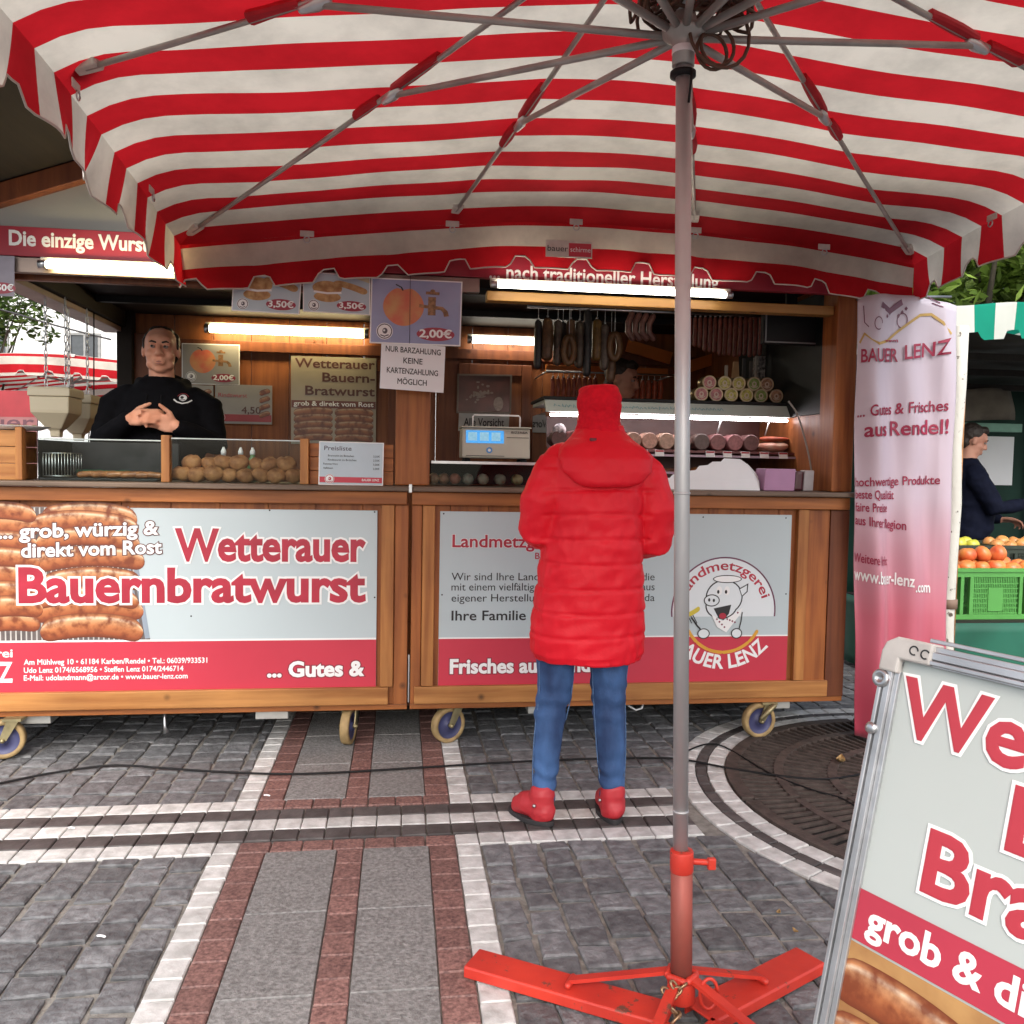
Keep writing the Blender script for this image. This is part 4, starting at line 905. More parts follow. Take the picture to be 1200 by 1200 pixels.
# ---- lamps (lit fluorescent tubes)
def tube_lamp(label, p0, p1, r, col, power, parent_w=None, ends='z'):
    p0, p1 = Vector(p0), Vector(p1); t = thing('tube_lamp', label, 'lamp', tuple((p0 + p1) / 2)); d = (p1 - p0).normalized()
    m = mat('lit_tube_%d' % int(col[2] * 100), col, .4, emit=power, amt=0)
    mb = MB(); mb.tube([p0 + d * .03, p1 - d * .03], r, 14); mb.build('tube', m, t)
    for p, s in ((p0, 1), (p1, -1)):
        mb = MB(); mb.tube([p, p + d * s * .032], r * 1.15, 12); mb.build('end_cap', M_STEEL, t)
    mb = MB(); M = Matrix.Translation((p0 + p1) / 2 + Vector((0, .012, r + .014))) @ Matrix.Rotation(math.atan2(d.z, d.x) * -1, 4, 'Y'); L = (p1 - p0).length; mb.box(-L / 2, L / 2, .004, .03, -.026, .006, M); mb.build('lamp_rail', mat('lamp_rail_white', (.6, .58, .52), .4), t, .003)
    return t
WARM = (1, .80, .42); COOL = (1, .93, .78)
a, b = at(45, 302, Y=FY - .05), at(192, 311, Y=FY - .05); tube_lamp('warm lit tube lamp under the red fascia, far left', (a.x, a.y, 2.195), (b.x + .1, a.y, 2.195), .016, WARM, 14)
a, b = at(575, 335, Y=FY - .05), at(858, 349, Y=FY - .05); tube_lamp('white lit tube lamp under the red fascia, behind the parasol pole', (a.x, a.y, 2.197), (b.x, a.y, 2.197), .014, COOL, 9)
a, b = at(240, 386, Y=5.98), at(432, 394, Y=5.98); tube_lamp('warm lit tube lamp on the back wall, above the bratwurst poster', (a.x, a.y, 2.235), (b.x, a.y, 2.235), .026, WARM, 22)
a, b = at(548, 399, Y=5.98), at(634, 405, Y=5.98); tube_lamp('short white lit tube lamp on the back wall, left of the hanging sausages', (a.x, a.y, 2.225), (b.x + .25, a.y, 2.225), .022, COOL, 32)
# ---- posters on the back wall
BY = 6.045
fr, W, H = quad_frame(((341, 417), (441, 420), (341, 520)), BY)
po = board('bratwurst_poster', 'brown-toned bratwurst poster with sausages on the inside door, beside the price list', 0, W, 0, H, .004, mat('aged_poster', (.34, .30, .22), .3, amt=.2, scale=4), 'poster', fr)
for k, t in enumerate(('Wetterauer', 'Bauern-', 'Bratwurst')): line(po, fr, t, W * .985, H * (.875 - .155 * k), W * (.94 if k == 0 else .62 if k == 1 else .82), H * .10, .02, mat('brown_lettering', (.10, .035, .03), .4), align='R')
rect(po, fr, .003, W - .003, H * .415, H * .50, .0008, mat('brown_band', (.16, .05, .04), .4), 'red_band'); line(po, fr, 'grob & direkt vom Rost', W * .03, H * .44, W * .94, H * .052, .02, M_PAPER, .0016)
M_PRS2 = bpy.data.materials.new('printed_sausage_darker'); M_PRS2.use_nodes = True; sausage_print(M_PRS2, .6)  # same print with every colour scaled darker, for the inside wall
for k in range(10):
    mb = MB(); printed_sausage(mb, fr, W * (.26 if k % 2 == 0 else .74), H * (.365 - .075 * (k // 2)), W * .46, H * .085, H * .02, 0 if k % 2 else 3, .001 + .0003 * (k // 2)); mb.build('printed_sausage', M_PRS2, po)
apple_board('dim apple and tap sign on the inside wall, right of the man in black', ((254, 402), (281, 403), (254, 450)), BY) if False else None
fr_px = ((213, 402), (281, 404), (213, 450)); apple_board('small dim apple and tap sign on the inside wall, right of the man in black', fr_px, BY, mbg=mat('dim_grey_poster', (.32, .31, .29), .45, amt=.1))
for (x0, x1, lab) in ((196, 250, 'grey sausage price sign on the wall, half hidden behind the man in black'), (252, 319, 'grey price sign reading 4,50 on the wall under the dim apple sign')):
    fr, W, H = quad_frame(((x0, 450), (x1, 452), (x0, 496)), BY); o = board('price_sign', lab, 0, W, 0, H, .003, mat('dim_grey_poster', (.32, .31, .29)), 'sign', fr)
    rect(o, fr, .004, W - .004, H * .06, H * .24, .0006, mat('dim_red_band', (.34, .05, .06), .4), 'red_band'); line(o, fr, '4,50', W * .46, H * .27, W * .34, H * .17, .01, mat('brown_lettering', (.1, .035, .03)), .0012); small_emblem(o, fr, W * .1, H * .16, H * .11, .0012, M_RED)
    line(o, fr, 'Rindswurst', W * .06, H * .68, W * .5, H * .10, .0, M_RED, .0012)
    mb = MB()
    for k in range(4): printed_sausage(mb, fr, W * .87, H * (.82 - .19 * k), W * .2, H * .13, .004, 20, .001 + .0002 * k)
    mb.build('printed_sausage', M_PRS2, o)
fr, W, H = quad_frame(((538, 440), (598, 441), (537, 482)), BY - .02)
o = board('framed_picture', 'reddish framed picture on the inside door behind the scales', 0, W, 0, H, .012, mat('red_brown_picture', (.15, .045, .035), .3, col2=(.08, .025, .02), scale=12), 'picture', fr)
mb = MB()
for (a, b, c, d) in ((-.012, 0, -.012, H + .012), (W, W + .012, -.012, H + .012), (.0005, W - .0005, -.012, 0), (.0005, W - .0005, H, H + .012)): mb.loft([[fr(x, y, q) for x, y in ((a, c), (b, c), (b, d), (a, d))] for q in (-.012, .006)])
mb.build('picture_frame', mat('grey_brown_frame', (.20, .15, .12), .5), o)
mb = MB(); rnd = random.Random(9)
for k in range(40): mb.disc(fr, W * rnd.gauss(.42, .13), H * rnd.gauss(.5, .10), rnd.uniform(.006, .014), rnd.uniform(.004, .012), .0008 + .00004 * k, 7)
mb.disc(fr, W * .78, H * .22, .035, .05, .0012, 14); mb.build('printed_blossom', mat('pale_print', (.42, .33, .28), .5, amt=.4, scale=60), o)
fr, W, H = quad_frame(((538, 484), (597, 485), (537, 505)), BY - .02); o = board('paper_notice', 'small grey paper notice with black line of text, just above the scales', 0, W, 0, H, .002, mat('dim_paper', (.5, .5, .48), .5), 'notice', fr); line(o, fr, 'Alle Vorsicht', W * .1, H * .3, W * .8, H * .42, .02, M_INK)
# ---- price list on the counter
fr, W, H = quad_frame(((374, 517), (450, 519), (373, 568)), FY + .02)
o = board('price_list', 'pale blue price list card with raspberry stripe, standing on the counter', 0, W, 0, H, .004, M_WHITE, 'sign', fr); rect(o, fr, .005, W - .005, .004, H - .004, .0005, M_PRICE, 'printed_picture'); rect(o, fr, .005, W - .005, H * .06, H * .19, .001, M_BAND, 'red_band')
line(o, fr, 'Preisliste', W * .08, H * .80, W * .42, H * .10, .008, mat('grey_ink', (.12, .11, .13), .5))
for k, (t, x, wd, pr) in enumerate((('Bratwurst im Brötchen', .14, .40, '3,50€'), ('Rindswurst im Brötchen', .14, .44, '3,50€'), ('Pommes frites', .07, .22, '3,00€'), ('Apfelwein', .07, .15, '2,00€'))):
    line(o, fr, t, W * x, H * (.655 - .095 * k), W * wd, H * .045, .004, M_INK); line(o, fr, pr, W * .94, H * (.655 - .095 * k), None, H * .045, .004, M_INK, align='R')
small_emblem(o, fr, W * .17, H * .14, H * .11, .0018, M_RED); line(o, fr, 'BAUER LENZ', W * .94, H * .105, W * .27, H * .05, .02, M_WHITE, .0016, align='R')
# ================================================================== GOODS AND FITTINGS ON THE COUNTER
CT = 1.2525
M_GLASS = glass()
def xz(px, py, Y): q = at(px, py, Y=Y); return q.x, q.z
# left: pine block, glass screens, griddle
GY = 4.10
scr = thing('sneeze_guard', 'glass guard with pine uprights on the left counter, in front of grill and rolls', 'glass guard', (xz(120, 560, GY)[0], GY, CT))
for a, b, nm in ((45, 189, 0), (201, 352, 1)):
    x0, x1 = xz(a, 540, GY)[0], xz(b, 540, GY)[0]; zt = xz((a + b) / 2, 516, GY)[1]
    mb = MB(); mb.box(x0, x1, GY - .003, GY + .003, CT + .002, zt); mb.build('glass_pane', M_GLASS, scr)
    mb = MB(); mb.box(x0, x1, GY - .005, GY + .005, zt + .0005, zt + .006); mb.build('glass_rim', mat('pale_glass_edge', (.55, .62, .60), .2), scr, .001)
for a, b, t in ((190, 200, 510), (352, 362, 514), (20, 28, 500)):
    x0, x1 = xz(a, 540, GY)[0], xz(b, 540, GY)[0]; mb = MB(); mb.box(x0, x1, GY - .02, GY + .03, CT + .001, xz(a, t, GY)[1]); mb.build('upright', W_LIGHTZ, scr, .003)
def wblock(name, label, a, b, t, y0, y1, m):
    x0, x1 = xz(a, 540, y0)[0], xz(b, 540, y0)[0]; zt = xz(a, t, y0)[1]; o = thing(name, label, 'wooden box', ((x0 + x1) / 2, (y0 + y1) / 2, CT)); n = 3
    for k in range(n):
        q0 = CT + .001 + (zt - CT) * k / n; q1 = CT + (zt - CT) * (k + 1) / n - .0012; mb = MB(); mb.box(x0, x1, y0, y1, q0, q1); mb.build('board', m, o, .002)
    return o, x0, x1, zt
wblock('counter_box', 'pine box on the counter behind the price list card', 362.5, 461, 519, 4.115, 4.30, W_RAIL)
o, x0, x1, zt = wblock('counter_box', 'pine box on the counter at the far left edge, with a dish on top', -60, 19.5, 502, 4.10, 4.32, W_LIGHT)
dish = thing('serving_dish', 'white dish of small garnish on the far left pine box', 'dish', ((x0 + x1) / 2 + .08, 4.2, zt)); mb = MB(); mb.lathe([(.02, .001), (.10, .002), (.14, .018), (.142, .02), (.10, .008), (.02, .006)], ((x0 + x1) / 2 + .10, 4.2, zt), 28); mb.build('plate', M_PAPER, dish)
mb = MB(); rnd = random.Random(3)
for k in range(14): a = rnd.uniform(0, 6.3); r_ = rnd.uniform(0, .09); mb.ell(((x0 + x1) / 2 + .10 + r_ * math.cos(a), 4.2 + r_ * math.sin(a), zt + .018), (.014, .012, .009), 7, 5)
g_ = mb.build('garnish', mat('mixed_garnish', (.35, .12, .06), .5, col2=(.10, .2, .05), scale=50), dish); g_['kind'] = 'stuff'
gx0, gx1 = xz(50, 540, 4.2)[0], xz(187, 540, 4.2)[0]
grd = thing('griddle', 'dark steel griddle with raised back behind the left glass', 'griddle', ((gx0 + gx1) / 2, 4.35, CT))
M_DSTEEL = mat('dark_greasy_steel', (.035, .034, .036), .45, .3, amt=.5, scale=12, spec=.25)
mb = MB(); mb.box(gx0, gx1, 4.16, 4.55, CT + .001, CT + .012); mb.build('plate', M_DSTEEL, grd, .002)
mb = MB(); mb.box(gx0, gx1, 4.552, 4.565, CT + .001, CT + .185); mb.box(gx0 - .006, gx0 - .0005, 4.16, 4.565, CT + .001, CT + .185); mb.build('splash_back', M_DSTEEL, grd, .002)
bk = MB(); bx0, bx1 = xz(46, 540, 4.16)[0] + .02, xz(84, 540, 4.16)[0]
for k in range(10): x = bx0 + (bx1 - bx0) * k / 9; bk.tube([(x, 4.15, CT + .02), (x, 4.15, CT + .125)], .0022, 6)
for z in (CT + .02, CT + .125): bk.tube([(bx0, 4.15, z), (bx1, 4.15, z), (bx1, 4.28, z), (bx0, 4.28, z), (bx0, 4.15, z)], .003, 6)
for k in range(5): y = 4.15 + .13 * k / 4; bk.tube([(bx1, y, CT + .02), (bx1, y, CT + .125)], .0022, 6); bk.tube([(bx0, y, CT + .02), (bx0, y, CT + .125)], .0022, 6)
tag(bk.build('wire_basket', M_STEEL), 'small upright wire basket behind the left glass guard', 'wire basket')
M_BRAT = mat('grilled_sausage', (.38, .15, .055), .4, col2=(.17, .055, .02), scale=26, bump=.1)
for k in range(9):
    x = gx0 + .22 + (gx1 - gx0 - .24) * (k % 5) / 4.4; y = 4.19 + .09 * (k // 5); a = random.uniform(-.5, .5); c = Vector((x, y, CT + .028)); d = Vector((math.cos(a), math.sin(a), 0)) * .05
    mb = MB(); mb.capsule([c - d, c + Vector((0, .006, .004)), c + d], .015, 10)
    tag(mb.build('bratwurst', M_BRAT), '%s grilled sausage from the left in the %s row on the griddle behind glass' % (ORD[k % 5], 'front' if k < 5 else 'back'), 'sausage', 'sausages on the griddle')
mb = MB(); p = at(118, 548, Y=4.4); mb.lathe([(.02, 0), (.11, .0), (.125, .03), (.12, .033), (.105, .006), (.02, .006)], (p.x, 4.44, CT + .014), 26); tag(mb.build('green_bowl', mat('dark_green_enamel', (.02, .12, .07), .3)), 'shallow dark green bowl on the griddle behind the left glass', 'bowl')
# bread rolls in two visible rows
M_ROLL = mat('crusty_roll', (.50, .23, .09), .7, col2=(.19, .06, .02), scale=19, rnd=.3, bump=.35, bscale=45, detail=7)
def roll_mesh(sd):
    r_ = random.Random(sd); mb = MB(); mb.ell((0, 0, .034), (.050, .042, .036), 20, 12); me = mb.mesh('bread_roll', M_ROLL)
    for v in me.vertices:
        q = v.co; n = mnoise.noise(Vector((q.x * 22 + sd, q.y * 22, q.z * 22))); v.co += Vector((q.x, q.y, (q.z - .034))) * (.16 * n); 
        if q.z > .045 and abs(q.y + .3 * q.x) < .011: v.co.z -= .006
    return me
RM = [roll_mesh(k * 3.7) for k in range(5)]
k = 0
for (rowlab, y, z, a, b, n) in (('lower front', 4.165, CT + .002, 213, 343, 8), ('upper', 4.205, CT + .058, 226, 335, 7), ('back', 4.27, CT + .002, 215, 345, 8)):
    for i in range(n):
        px = a + (b - a) * i / (n - 1); x = xz(px, 550, y)[0]
        o = link('bread_roll', RM[k % 5]); k += 1; o.location = (x + random.uniform(-.004, .004), y + random.uniform(-.01, .01), z + random.uniform(0, .006)); o.rotation_euler = (random.uniform(-.2, .2), random.uniform(-.25, .25), random.uniform(-.6, .6)); s = random.uniform(.86, 1.04); o.scale = (s, s, s)
        tag(o, 'crusty brown bread roll behind glass, %s from the left in the %s row' % (ORD[i], rowlab), 'bread roll', 'bread rolls heaped behind the glass')
for i, (px, c, lab) in enumerate(((262, (.30, .32, .33), 'grey'), (282, (.45, .05, .04), 'red'), (296, (.12, .25, .1), 'green'))):
    x = xz(px, 540, 4.4)[0]; b_ = thing('sauce_bottle', 'small %s sauce bottle behind the bread rolls' % lab, 'bottle', (x, 4.4, CT)); mb = MB(); mb.lathe([(.02, .001), (.026, .004), (.026, .10), (.012, .125), (.012, .135)], (x, 4.4, CT), 16); mb.build('bottle_body', mat(lab + '_plastic_bottle', c, .35), b_)
    mb = MB(); mb.lathe([(.013, .1355), (.013, .15), (.004, .172), (.003, .172)], (x, 4.4, CT), 12); mb.build('nozzle', M_PAPER, b_)
# right: low glass case, shelf, scales
x0, x1 = xz(505, 550, 4.2)[0], xz(640, 550, 4.2)[0]; zs = xz(560, 541, 4.2)[1]
cs = thing('counter_case', 'low dark glass case with a steel-edged shelf under the scales', 'glass case', ((x0 + x1) / 2, 4.3, CT))
mb = MB(); mb.box(x0, x1, 4.18, 4.55, zs - .012, zs); mb.build('shelf', M_DSTEEL, cs, .002); mb = MB(); mb.box(x0, x1, 4.17, 4.1795, zs - .013, zs + .001); mb.build('shelf_edge', M_STEEL, cs, .001)
mb = MB(); mb.box(x0, x1, 4.19, 4.195, CT + .001, zs - .0125); mb.build('glass_pane', M_GLASS, cs); mb = MB(); mb.box(x0, x1, 4.54, 4.55, CT + .001, zs - .0125); mb.build('back_panel', M_BLACK, cs)
for i, (px, c) in enumerate(((508, (.35, .2, .12)), (520, (.30, .14, .08)), (533, (.35, .12, .08)), (548, (.28, .24, .2)), (566, (.33, .28, .22)), (586, (.3, .26, .2)), (606, (.4, .3, .16)))):
    x = xz(px, 560, 4.26)[0]; mb = MB(); mb.capsule([(x, 4.24, CT + .034), (x + .004, 4.33, CT + .034)], .028, 12); tag(mb.build('cured_sausage', mat('cured_meat_%d' % i, c, .5, amt=.4, scale=30)), 'cured meat piece, %s from the left in the low dark glass case' % ORD[i], 'cured meat', 'cured meats in the low glass case')
sy = 4.30; p0 = at(541, 534, Y=sy); p1 = at(622, 500, Y=sy)
scl = thing('scales', 'cream shop scales with blue display on the steel-edged shelf', 'scales', ((p0.x + p1.x) / 2, sy, zs)); M_CREAM = mat('aged_cream_plastic', (.52, .50, .42), .45, amt=.12, scale=6)
mb = MB(); mb.loft([[(p0.x, y, zs + .018), (p1.x, y, zs + .018), (p1.x - .002, y2, p1.z - .012), (p0.x + .002, y2, p1.z - .012)] for y, y2 in ((sy, sy + .012), (sy + .20, sy + .19))]); mb.build('body', M_CREAM, scl, .008)
mb = MB(); mb.box(p0.x - .004, p1.x + .004, sy - .004, sy + .20, p1.z - .0115, p1.z - .004); mb.build('top_plate', M_CREAM, scl, .003)
for x in (p0.x + .03, p1.x - .03):
    for y in (sy + .03, sy + .17): mb = MB(); mb.lathe([(.016, 0), (.018, .004), (.012, .0175)], (x, y, zs + .0005), 14); mb.build('foot', M_BLACK, scl)
hz0 = xz(560, 500, sy)[1] - .002; hz = xz(580, 486, sy)[1]; a, b = xz(555, 490, sy)[0], xz(611, 490, sy)[0]
mb = MB(); mb.tube([(a, sy + .05, hz0), (a, sy + .05, hz - .008), (a + .008, sy + .05, hz), (b - .008, sy + .05, hz), (b, sy + .05, hz - .008), (b, sy + .05, hz0)], .0045, 8); mb.build('handle', M_PAPER, scl)
FSc = frame((p0.x, sy - .0004, zs + .018), (1, 0, 0), (0, .012, p1.z - zs - .03)); W, H = p1.x - p0.x, p1.z - zs - .03
mb = MB(); mb.poly(FSc, [(W * .06, H * .50), (W * .61, H * .50), (W * .61, H * .92), (W * .06, H * .92)], .003); dsp = mb.build('display', mat('blue_lcd', (.03, .22, .5), .25, col2=(.01, .06, .16), scale=30, emit=.7), scl)
mb = MB()
for k in range(3): mb.poly(FSc, [(W * (.09 + .17 * k), H * .58), (W * (.22 + .17 * k), H * .58), (W * (.22 + .17 * k), H * .86), (W * (.09 + .17 * k), H * .86)], .0035)
mb.build('display_field', mat('pale_lcd_field', (.15, .36, .5), .3, col2=(.3, .5, .6), scale=60, emit=.4), dsp)
mb = MB(); mb.disc(FSc, W * .40, H * .27, W * .045, W * .045, .003, 18); mb.m = 1; mb.disc(FSc, W * .40, H * .27, W * .022, W * .022, .0034, 12); mb.build('button', [mat('blue_button', (.06, .25, .6), .3), M_PAPER], scl)
mb = MB(); mb.stroke(FSc, [(W * .06, H * .08), (W * .62, H * .08)], .003, .003); mb.stroke(FSc, [(W * .65, H * .70), (W * .98, H * .70)], .003, .003); mb.m = 0; mb.build('seam', M_INK, scl)
mb = MB(); put(mb, FSc, 'BIZERBA', W * .72, H * .84, W * .24, H * .07, .01, 0, .0032); mb.build('lettering', M_INK, scl)
# ---- refrigerated display on the right
DY = 4.62; X0, X1 = xz(640, 480, DY)[0], xz(932, 485, DY)[0]
dis = thing('display_counter', 'long refrigerated sausage display with white lit canopy on the right counter', 'display counter', ((X0 + X1) / 2, 4.8, CT))
zt0, zt1 = 1.655, 1.725
mb = MB(); mb.loft([[(x, DY + .02, zt0), (x, DY - .005, zt0 + .002), (x, DY + .05, zt1), (x, 5.10, zt1), (x, 5.10, zt1 - .02), (x, DY + .08, zt1 - .02)] for x in (X0, X1)]); mb.build('canopy_front', mat('pale_green_white_plastic', (.50, .56, .53), .35, amt=.1), dis, .002)
mb = MB(); mb.box(X0 - .01, X1 + .01, DY + .04, 5.12, zt1 + .001, zt1 + .018); mb.build('top_board', M_BLACK, dis, .003)
FD = frame((X0, DY - .006, zt0), (1, 0, 0), (0, .055, .07)); L = X1 - X0
mb = MB(); rnd = random.Random(5)
for k in range(46):
    x = .04 + k * (L * .68) / 46; mb.stroke(FD, [(x + rnd.uniform(0, .01), .030 + rnd.uniform(0, .012)), (x + .012, .048 + rnd.uniform(0, .012)), (x + .02, .032 + rnd.uniform(0, .012))], .005, .002)
mb.build('blue_pattern', mat('turquoise_print', (.16, .36, .42), .4), dis)
mb = MB(); mb.tube([(X0 + .03, DY + .035, zt0 - .014), (X1 - .03, DY + .035, zt0 - .014)], .007, 12); mb.build('light_tube', mat('display_tube', (1, .90, .92), .4, emit=16, amt=0), dis)
mb = MB(); mb.box(X0, X1, 5.09, 5.10, CT + .001, zt0); mb.build('back_panel', mat('dark_red_panel', (.10, .025, .02), .4, amt=.3), dis)
for x in (X0, X1 + .06): mb = MB(); mb.loft([[(x, DY - .10, CT + .001), (x, DY + .02, zt0), (x, 5.09, zt0), (x, 5.09, CT + .001)], [(x + .005, DY - .10, CT + .001), (x + .005, DY + .02, zt0), (x + .005, 5.09, zt0), (x + .005, 5.09, CT + .001)]]); mb.build('end_glass', M_GLASS, dis)
for px in (848, 905): x = xz(px, 505, DY)[0]; mb = MB(); mb.tube([(x, DY + .04, zt0 - .004), (x - .004, DY + .06, zt0 - .06), (x - .02, DY + .05, zt0 - .10)], .005, 8); mb.build('glass_holder', M_STEEL, dis)
z1 = xz(800, 528, DY)[1]; mb = MB(); mb.box(X0 + .006, X1 + .05, DY - .02, 5.085, z1 - .012, z1); mb.build('upper_shelf', mat('wine_red_shelf', (.16, .04, .04), .35, amt=.3), dis, .002)
mb = MB(); mb.box(X0 + .006, X1 + .05, DY - .07, 5.085, CT + .001, CT + .02); mb.build('lower_tray', M_STEEL, dis, .002)
for z in (z1 - .035, CT + .075): mb = MB(); mb.box(X0 + .006, X1 + .05, DY - .035, DY - .03, z, z + .012); mb.build('price_rail', mat('violet_white_strip', (.5, .36, .46), .3), dis)
# cut sausages lying with their faces to the front
cuts = [(655, 'mixed garnish salami', (.10, .03, .03)), (672, 'dark salami', (.2, .05, .05)), (742, 'pinkish tan', (.42, .24, .18)), (761, 'pale pink', (.55, .31, .24)), (781, 'tan', (.50, .32, .24)), (800, 'pale rosy', (.5, .27, .22)), (822, 'dark speckled', (.14, .09, .08)), (841, 'dusky red', (.30, .12, .12)), (861, 'rosy', (.40, .16, .17)), (880, 'dark marbled', (.20, .09, .09))]
for i, (px, nm, c) in enumerate(cuts):
    x = xz(px, 516, DY + .03)[0]; r_ = .047; cu = thing('cut_sausage', '%s cut sausage, face to the front, %s from the left in the display' % (nm, ORD[i]), 'cut sausage', (x, DY + .02, z1), 'cut sausages in the display')
    M_ = Matrix.Rotation(R(90), 3, 'X'); mb = MB(); mb.lathe([(.004, .0), (r_ - .004, .0), (r_, -.006), (r_ * 1.02, -.10), (r_ * .8, -.20), (.01, -.215)], (x, DY + .02, z1 + r_ + .004), 24, M_)
    mb.build('casing', mat('casing_%d' % i, tuple(q * .7 for q in c), .4, amt=.3), cu); mb = MB(); mb.disc(frame((x, DY + .0195, z1 + r_ + .004), (1, 0, 0), (0, 0, 1)), 0, 0, r_ - .005, r_ - .005, .001, 24); mb.build('cut_face', mat('cut_face_%d' % i, c, .45, amt=.35, scale=70, detail=2), cu)
def lump(name, label, cat, c, r_, m, sd, sub=(16, 10), amp=.3):
    mb = MB(); mb.ell((0, 0, 0), r_, *sub); me = mb.mesh(name, m)
    for v in me.vertices: v.co *= 1 + amp * mnoise.noise(Vector((v.co.x * 14 + sd, v.co.y * 14, v.co.z * 14 + sd)))
    o = link(name, me); o.location = c; return tag(o, label, cat)
x = xz(914, 520, DY)[0]; lump('ham', 'pale slab of ham with a red top, at the right end of the display', 'ham', (x, DY + .08, z1 + .034), (.10, .07, .032), mat('pale_ham', (.50, .36, .26), .5, col2=(.42, .14, .10), scale=14), 3)
lump('bacon', 'orange-red rind of bacon lying on top of the pale ham slab', 'bacon', (x, DY + .08, z1 + .078), (.085, .05, .016), mat('red_bacon', (.45, .10, .05), .45, amt=.4, scale=30), 8)
for k, (px, cc, lb) in enumerate(((700, (.25, .08, .06), 'dark red'), (765, (.06, .04, .045), 'black wrapped'), (826, (.34, .13, .05), 'orange-brown'), (868, (.10, .06, .10), 'dark purple'), (905, (.38, .2, .3), 'pink wrapped'))):
    x = xz(px, 545, DY)[0]; lump('meat_piece', '%s piece of meat on the lower tray of the display' % lb, 'meat', (x, DY + .08, CT + .068), (.085, .07, .046), mat('meat_%d' % k, cc, .4, amt=.5, scale=22), k * 5.1)
lump('paper_rosette', 'black and white crumpled wrapper beside the red hood in the display', 'wrapper', (xz(656, 503, DY)[0], DY + .04, z1 + .10), (.035, .02, .03), mat('white_black_wrapper', (.7, .62, .66), .5, col2=(.03, .02, .03), scale=38, detail=1), 4.4, amp=.6)
# small price cards clipped to the rail
for i, px in enumerate((752, 771, 830, 850, 871, 893, 915)):
    x = xz(px, 530, DY)[0]; fr = frame((x - .026, DY - .038, z1 - .034), (1, 0, 0), (0, .25, 1)); o = board('price_card', 'small white price card, %s from the left on the rail of the display' % ORD[i], 0, .052, 0, .036, .002, M_PAPER, 'price card', fr); o['group'] = 'price cards in the display'
    rect(o, fr, .002, .050, .024, .034, .0006, mat('card_red_strip', (.45, .03, .05), .4), 'red_strip')
# tins on top, two rows of lids
tz = zt1 + .0185
M_LG = [mat('tin_lid_%s' % n, c, .35, .2, col2=d, scale=70, detail=1) for n, c, d in (('red', (.40, .13, .13), (.2, .05, .06)), ('gold', (.45, .40, .08), (.2, .18, .03)), ('green', (.22, .32, .09), (.1, .15, .03)), ('brown', (.38, .22, .13), (.15, .08, .05)))]
i = 0
for rowlab, py, lst in (('bottom', 457, ((822, 0), (839.5, 0), (857, 1), (875, 1), (892, 2), (910, 3))), ('top', 444, ((831.5, 0), (849.5, 1), (866, 1), (884, 2), (899, 3)))):
    for j, (px, ci) in enumerate(lst):
        x = xz(px, py, 4.72)[0]; r_ = .041; zc = tz + r_ + (.0 if rowlab == 'bottom' else .066)
        tn = thing('tin', '%s-lidded tin on its side on the display, %s from the left in the %s row' % (('red', 'gold', 'green', 'brown')[ci], ORD[j], rowlab), 'tin', (x, 4.76, zc - r_), 'tins stacked on the display')
        M_ = Matrix.Rotation(R(90), 3, 'X'); mb = MB(); mb.lathe([(.005, .0), (r_ - .004, .0), (r_, .003), (r_, -.004), (r_ - .002, -.006), (r_ - .002, -.084), (r_, -.088), (.01, -.09)], (x, 4.72, zc), 24, M_); mb.build('can', mat('tin_gold', (.50, .40, .22), .3, .8), tn)
        FL = frame((x, 4.7195, zc), (1, 0, 0), (0, 0, 1)); mb = MB(); mb.disc(FL, 0, 0, r_ * .84, r_ * .84, .0012, 20); mb.m = 1; mb.arc(FL, 0, 0, r_ * .84, 0, 360, .004, .0018, 20); mb.disc(FL, 0, -.002, r_ * .36, r_ * .42, .0016, 10); mb.stroke(FL, [(-r_ * .5, -r_ * .35), (0, -r_ * .55), (r_ * .5, -r_ * .35)], .004, .0018); mb.m = 0; mb.disc(FL, 0, 0, r_ * .17, r_ * .2, .002, 8)
        mb.build('lid', [M_LG[ci], mat('tin_lid_print', (.55, .45, .35), .4)], tn)
# upright things behind the tins
for px, t, wd, c, lab in ((851, 428, .010, (.55, .5, .42), 'pale wooden'), (872, 420, .012, (.05, .05, .05), 'black'), (880, 423, .010, (.1, .09, .08), 'dark grey'), (886, 417, .006, (.4, .38, .35), 'thin steel')):
    x, zz = xz(px, t, 4.95); mb = MB(); mb.box(x - wd, x + wd, 4.94, 4.952, tz + .0, zz); tag(mb.build('spatula', mat(lab.replace(' ', '_') + '_handle', c, .5), bevel=.003), '%s upright handle of a kitchen tool behind the tins' % lab, 'kitchen tool')
x, zz = xz(862, 424, 4.93); mb = MB(); mb.loft([[(x - .035, 4.92, tz + .02), (x + .035, 4.92, tz + .02), (x + .015, 4.92, zz), (x - .015, 4.92, zz)], [(x - .035, 4.935, tz + .02), (x + .035, 4.935, tz + .02), (x + .015, 4.935, zz), (x - .015, 4.935, zz)]]); tag(mb.build('spatula', mat('pale_beech', (.60, .38, .18), .6)), 'broad pale wooden spatula standing behind the tins', 'spatula')
x, zz = xz(902, 408, 4.98); mb = MB(); mb.box(x - .07, x + .045, 4.98, 5.06, tz, zz - .05); mb.box(x - .005, x + .045, 4.97, 4.9795, tz, zz); tag(mb.build('spice_box', mat('black_white_patterned_box', (.42, .40, .38), .5, col2=(.05, .05, .05), scale=55, detail=1), bevel=.002), 'box with black and white pattern behind the right end of the tins', 'box')
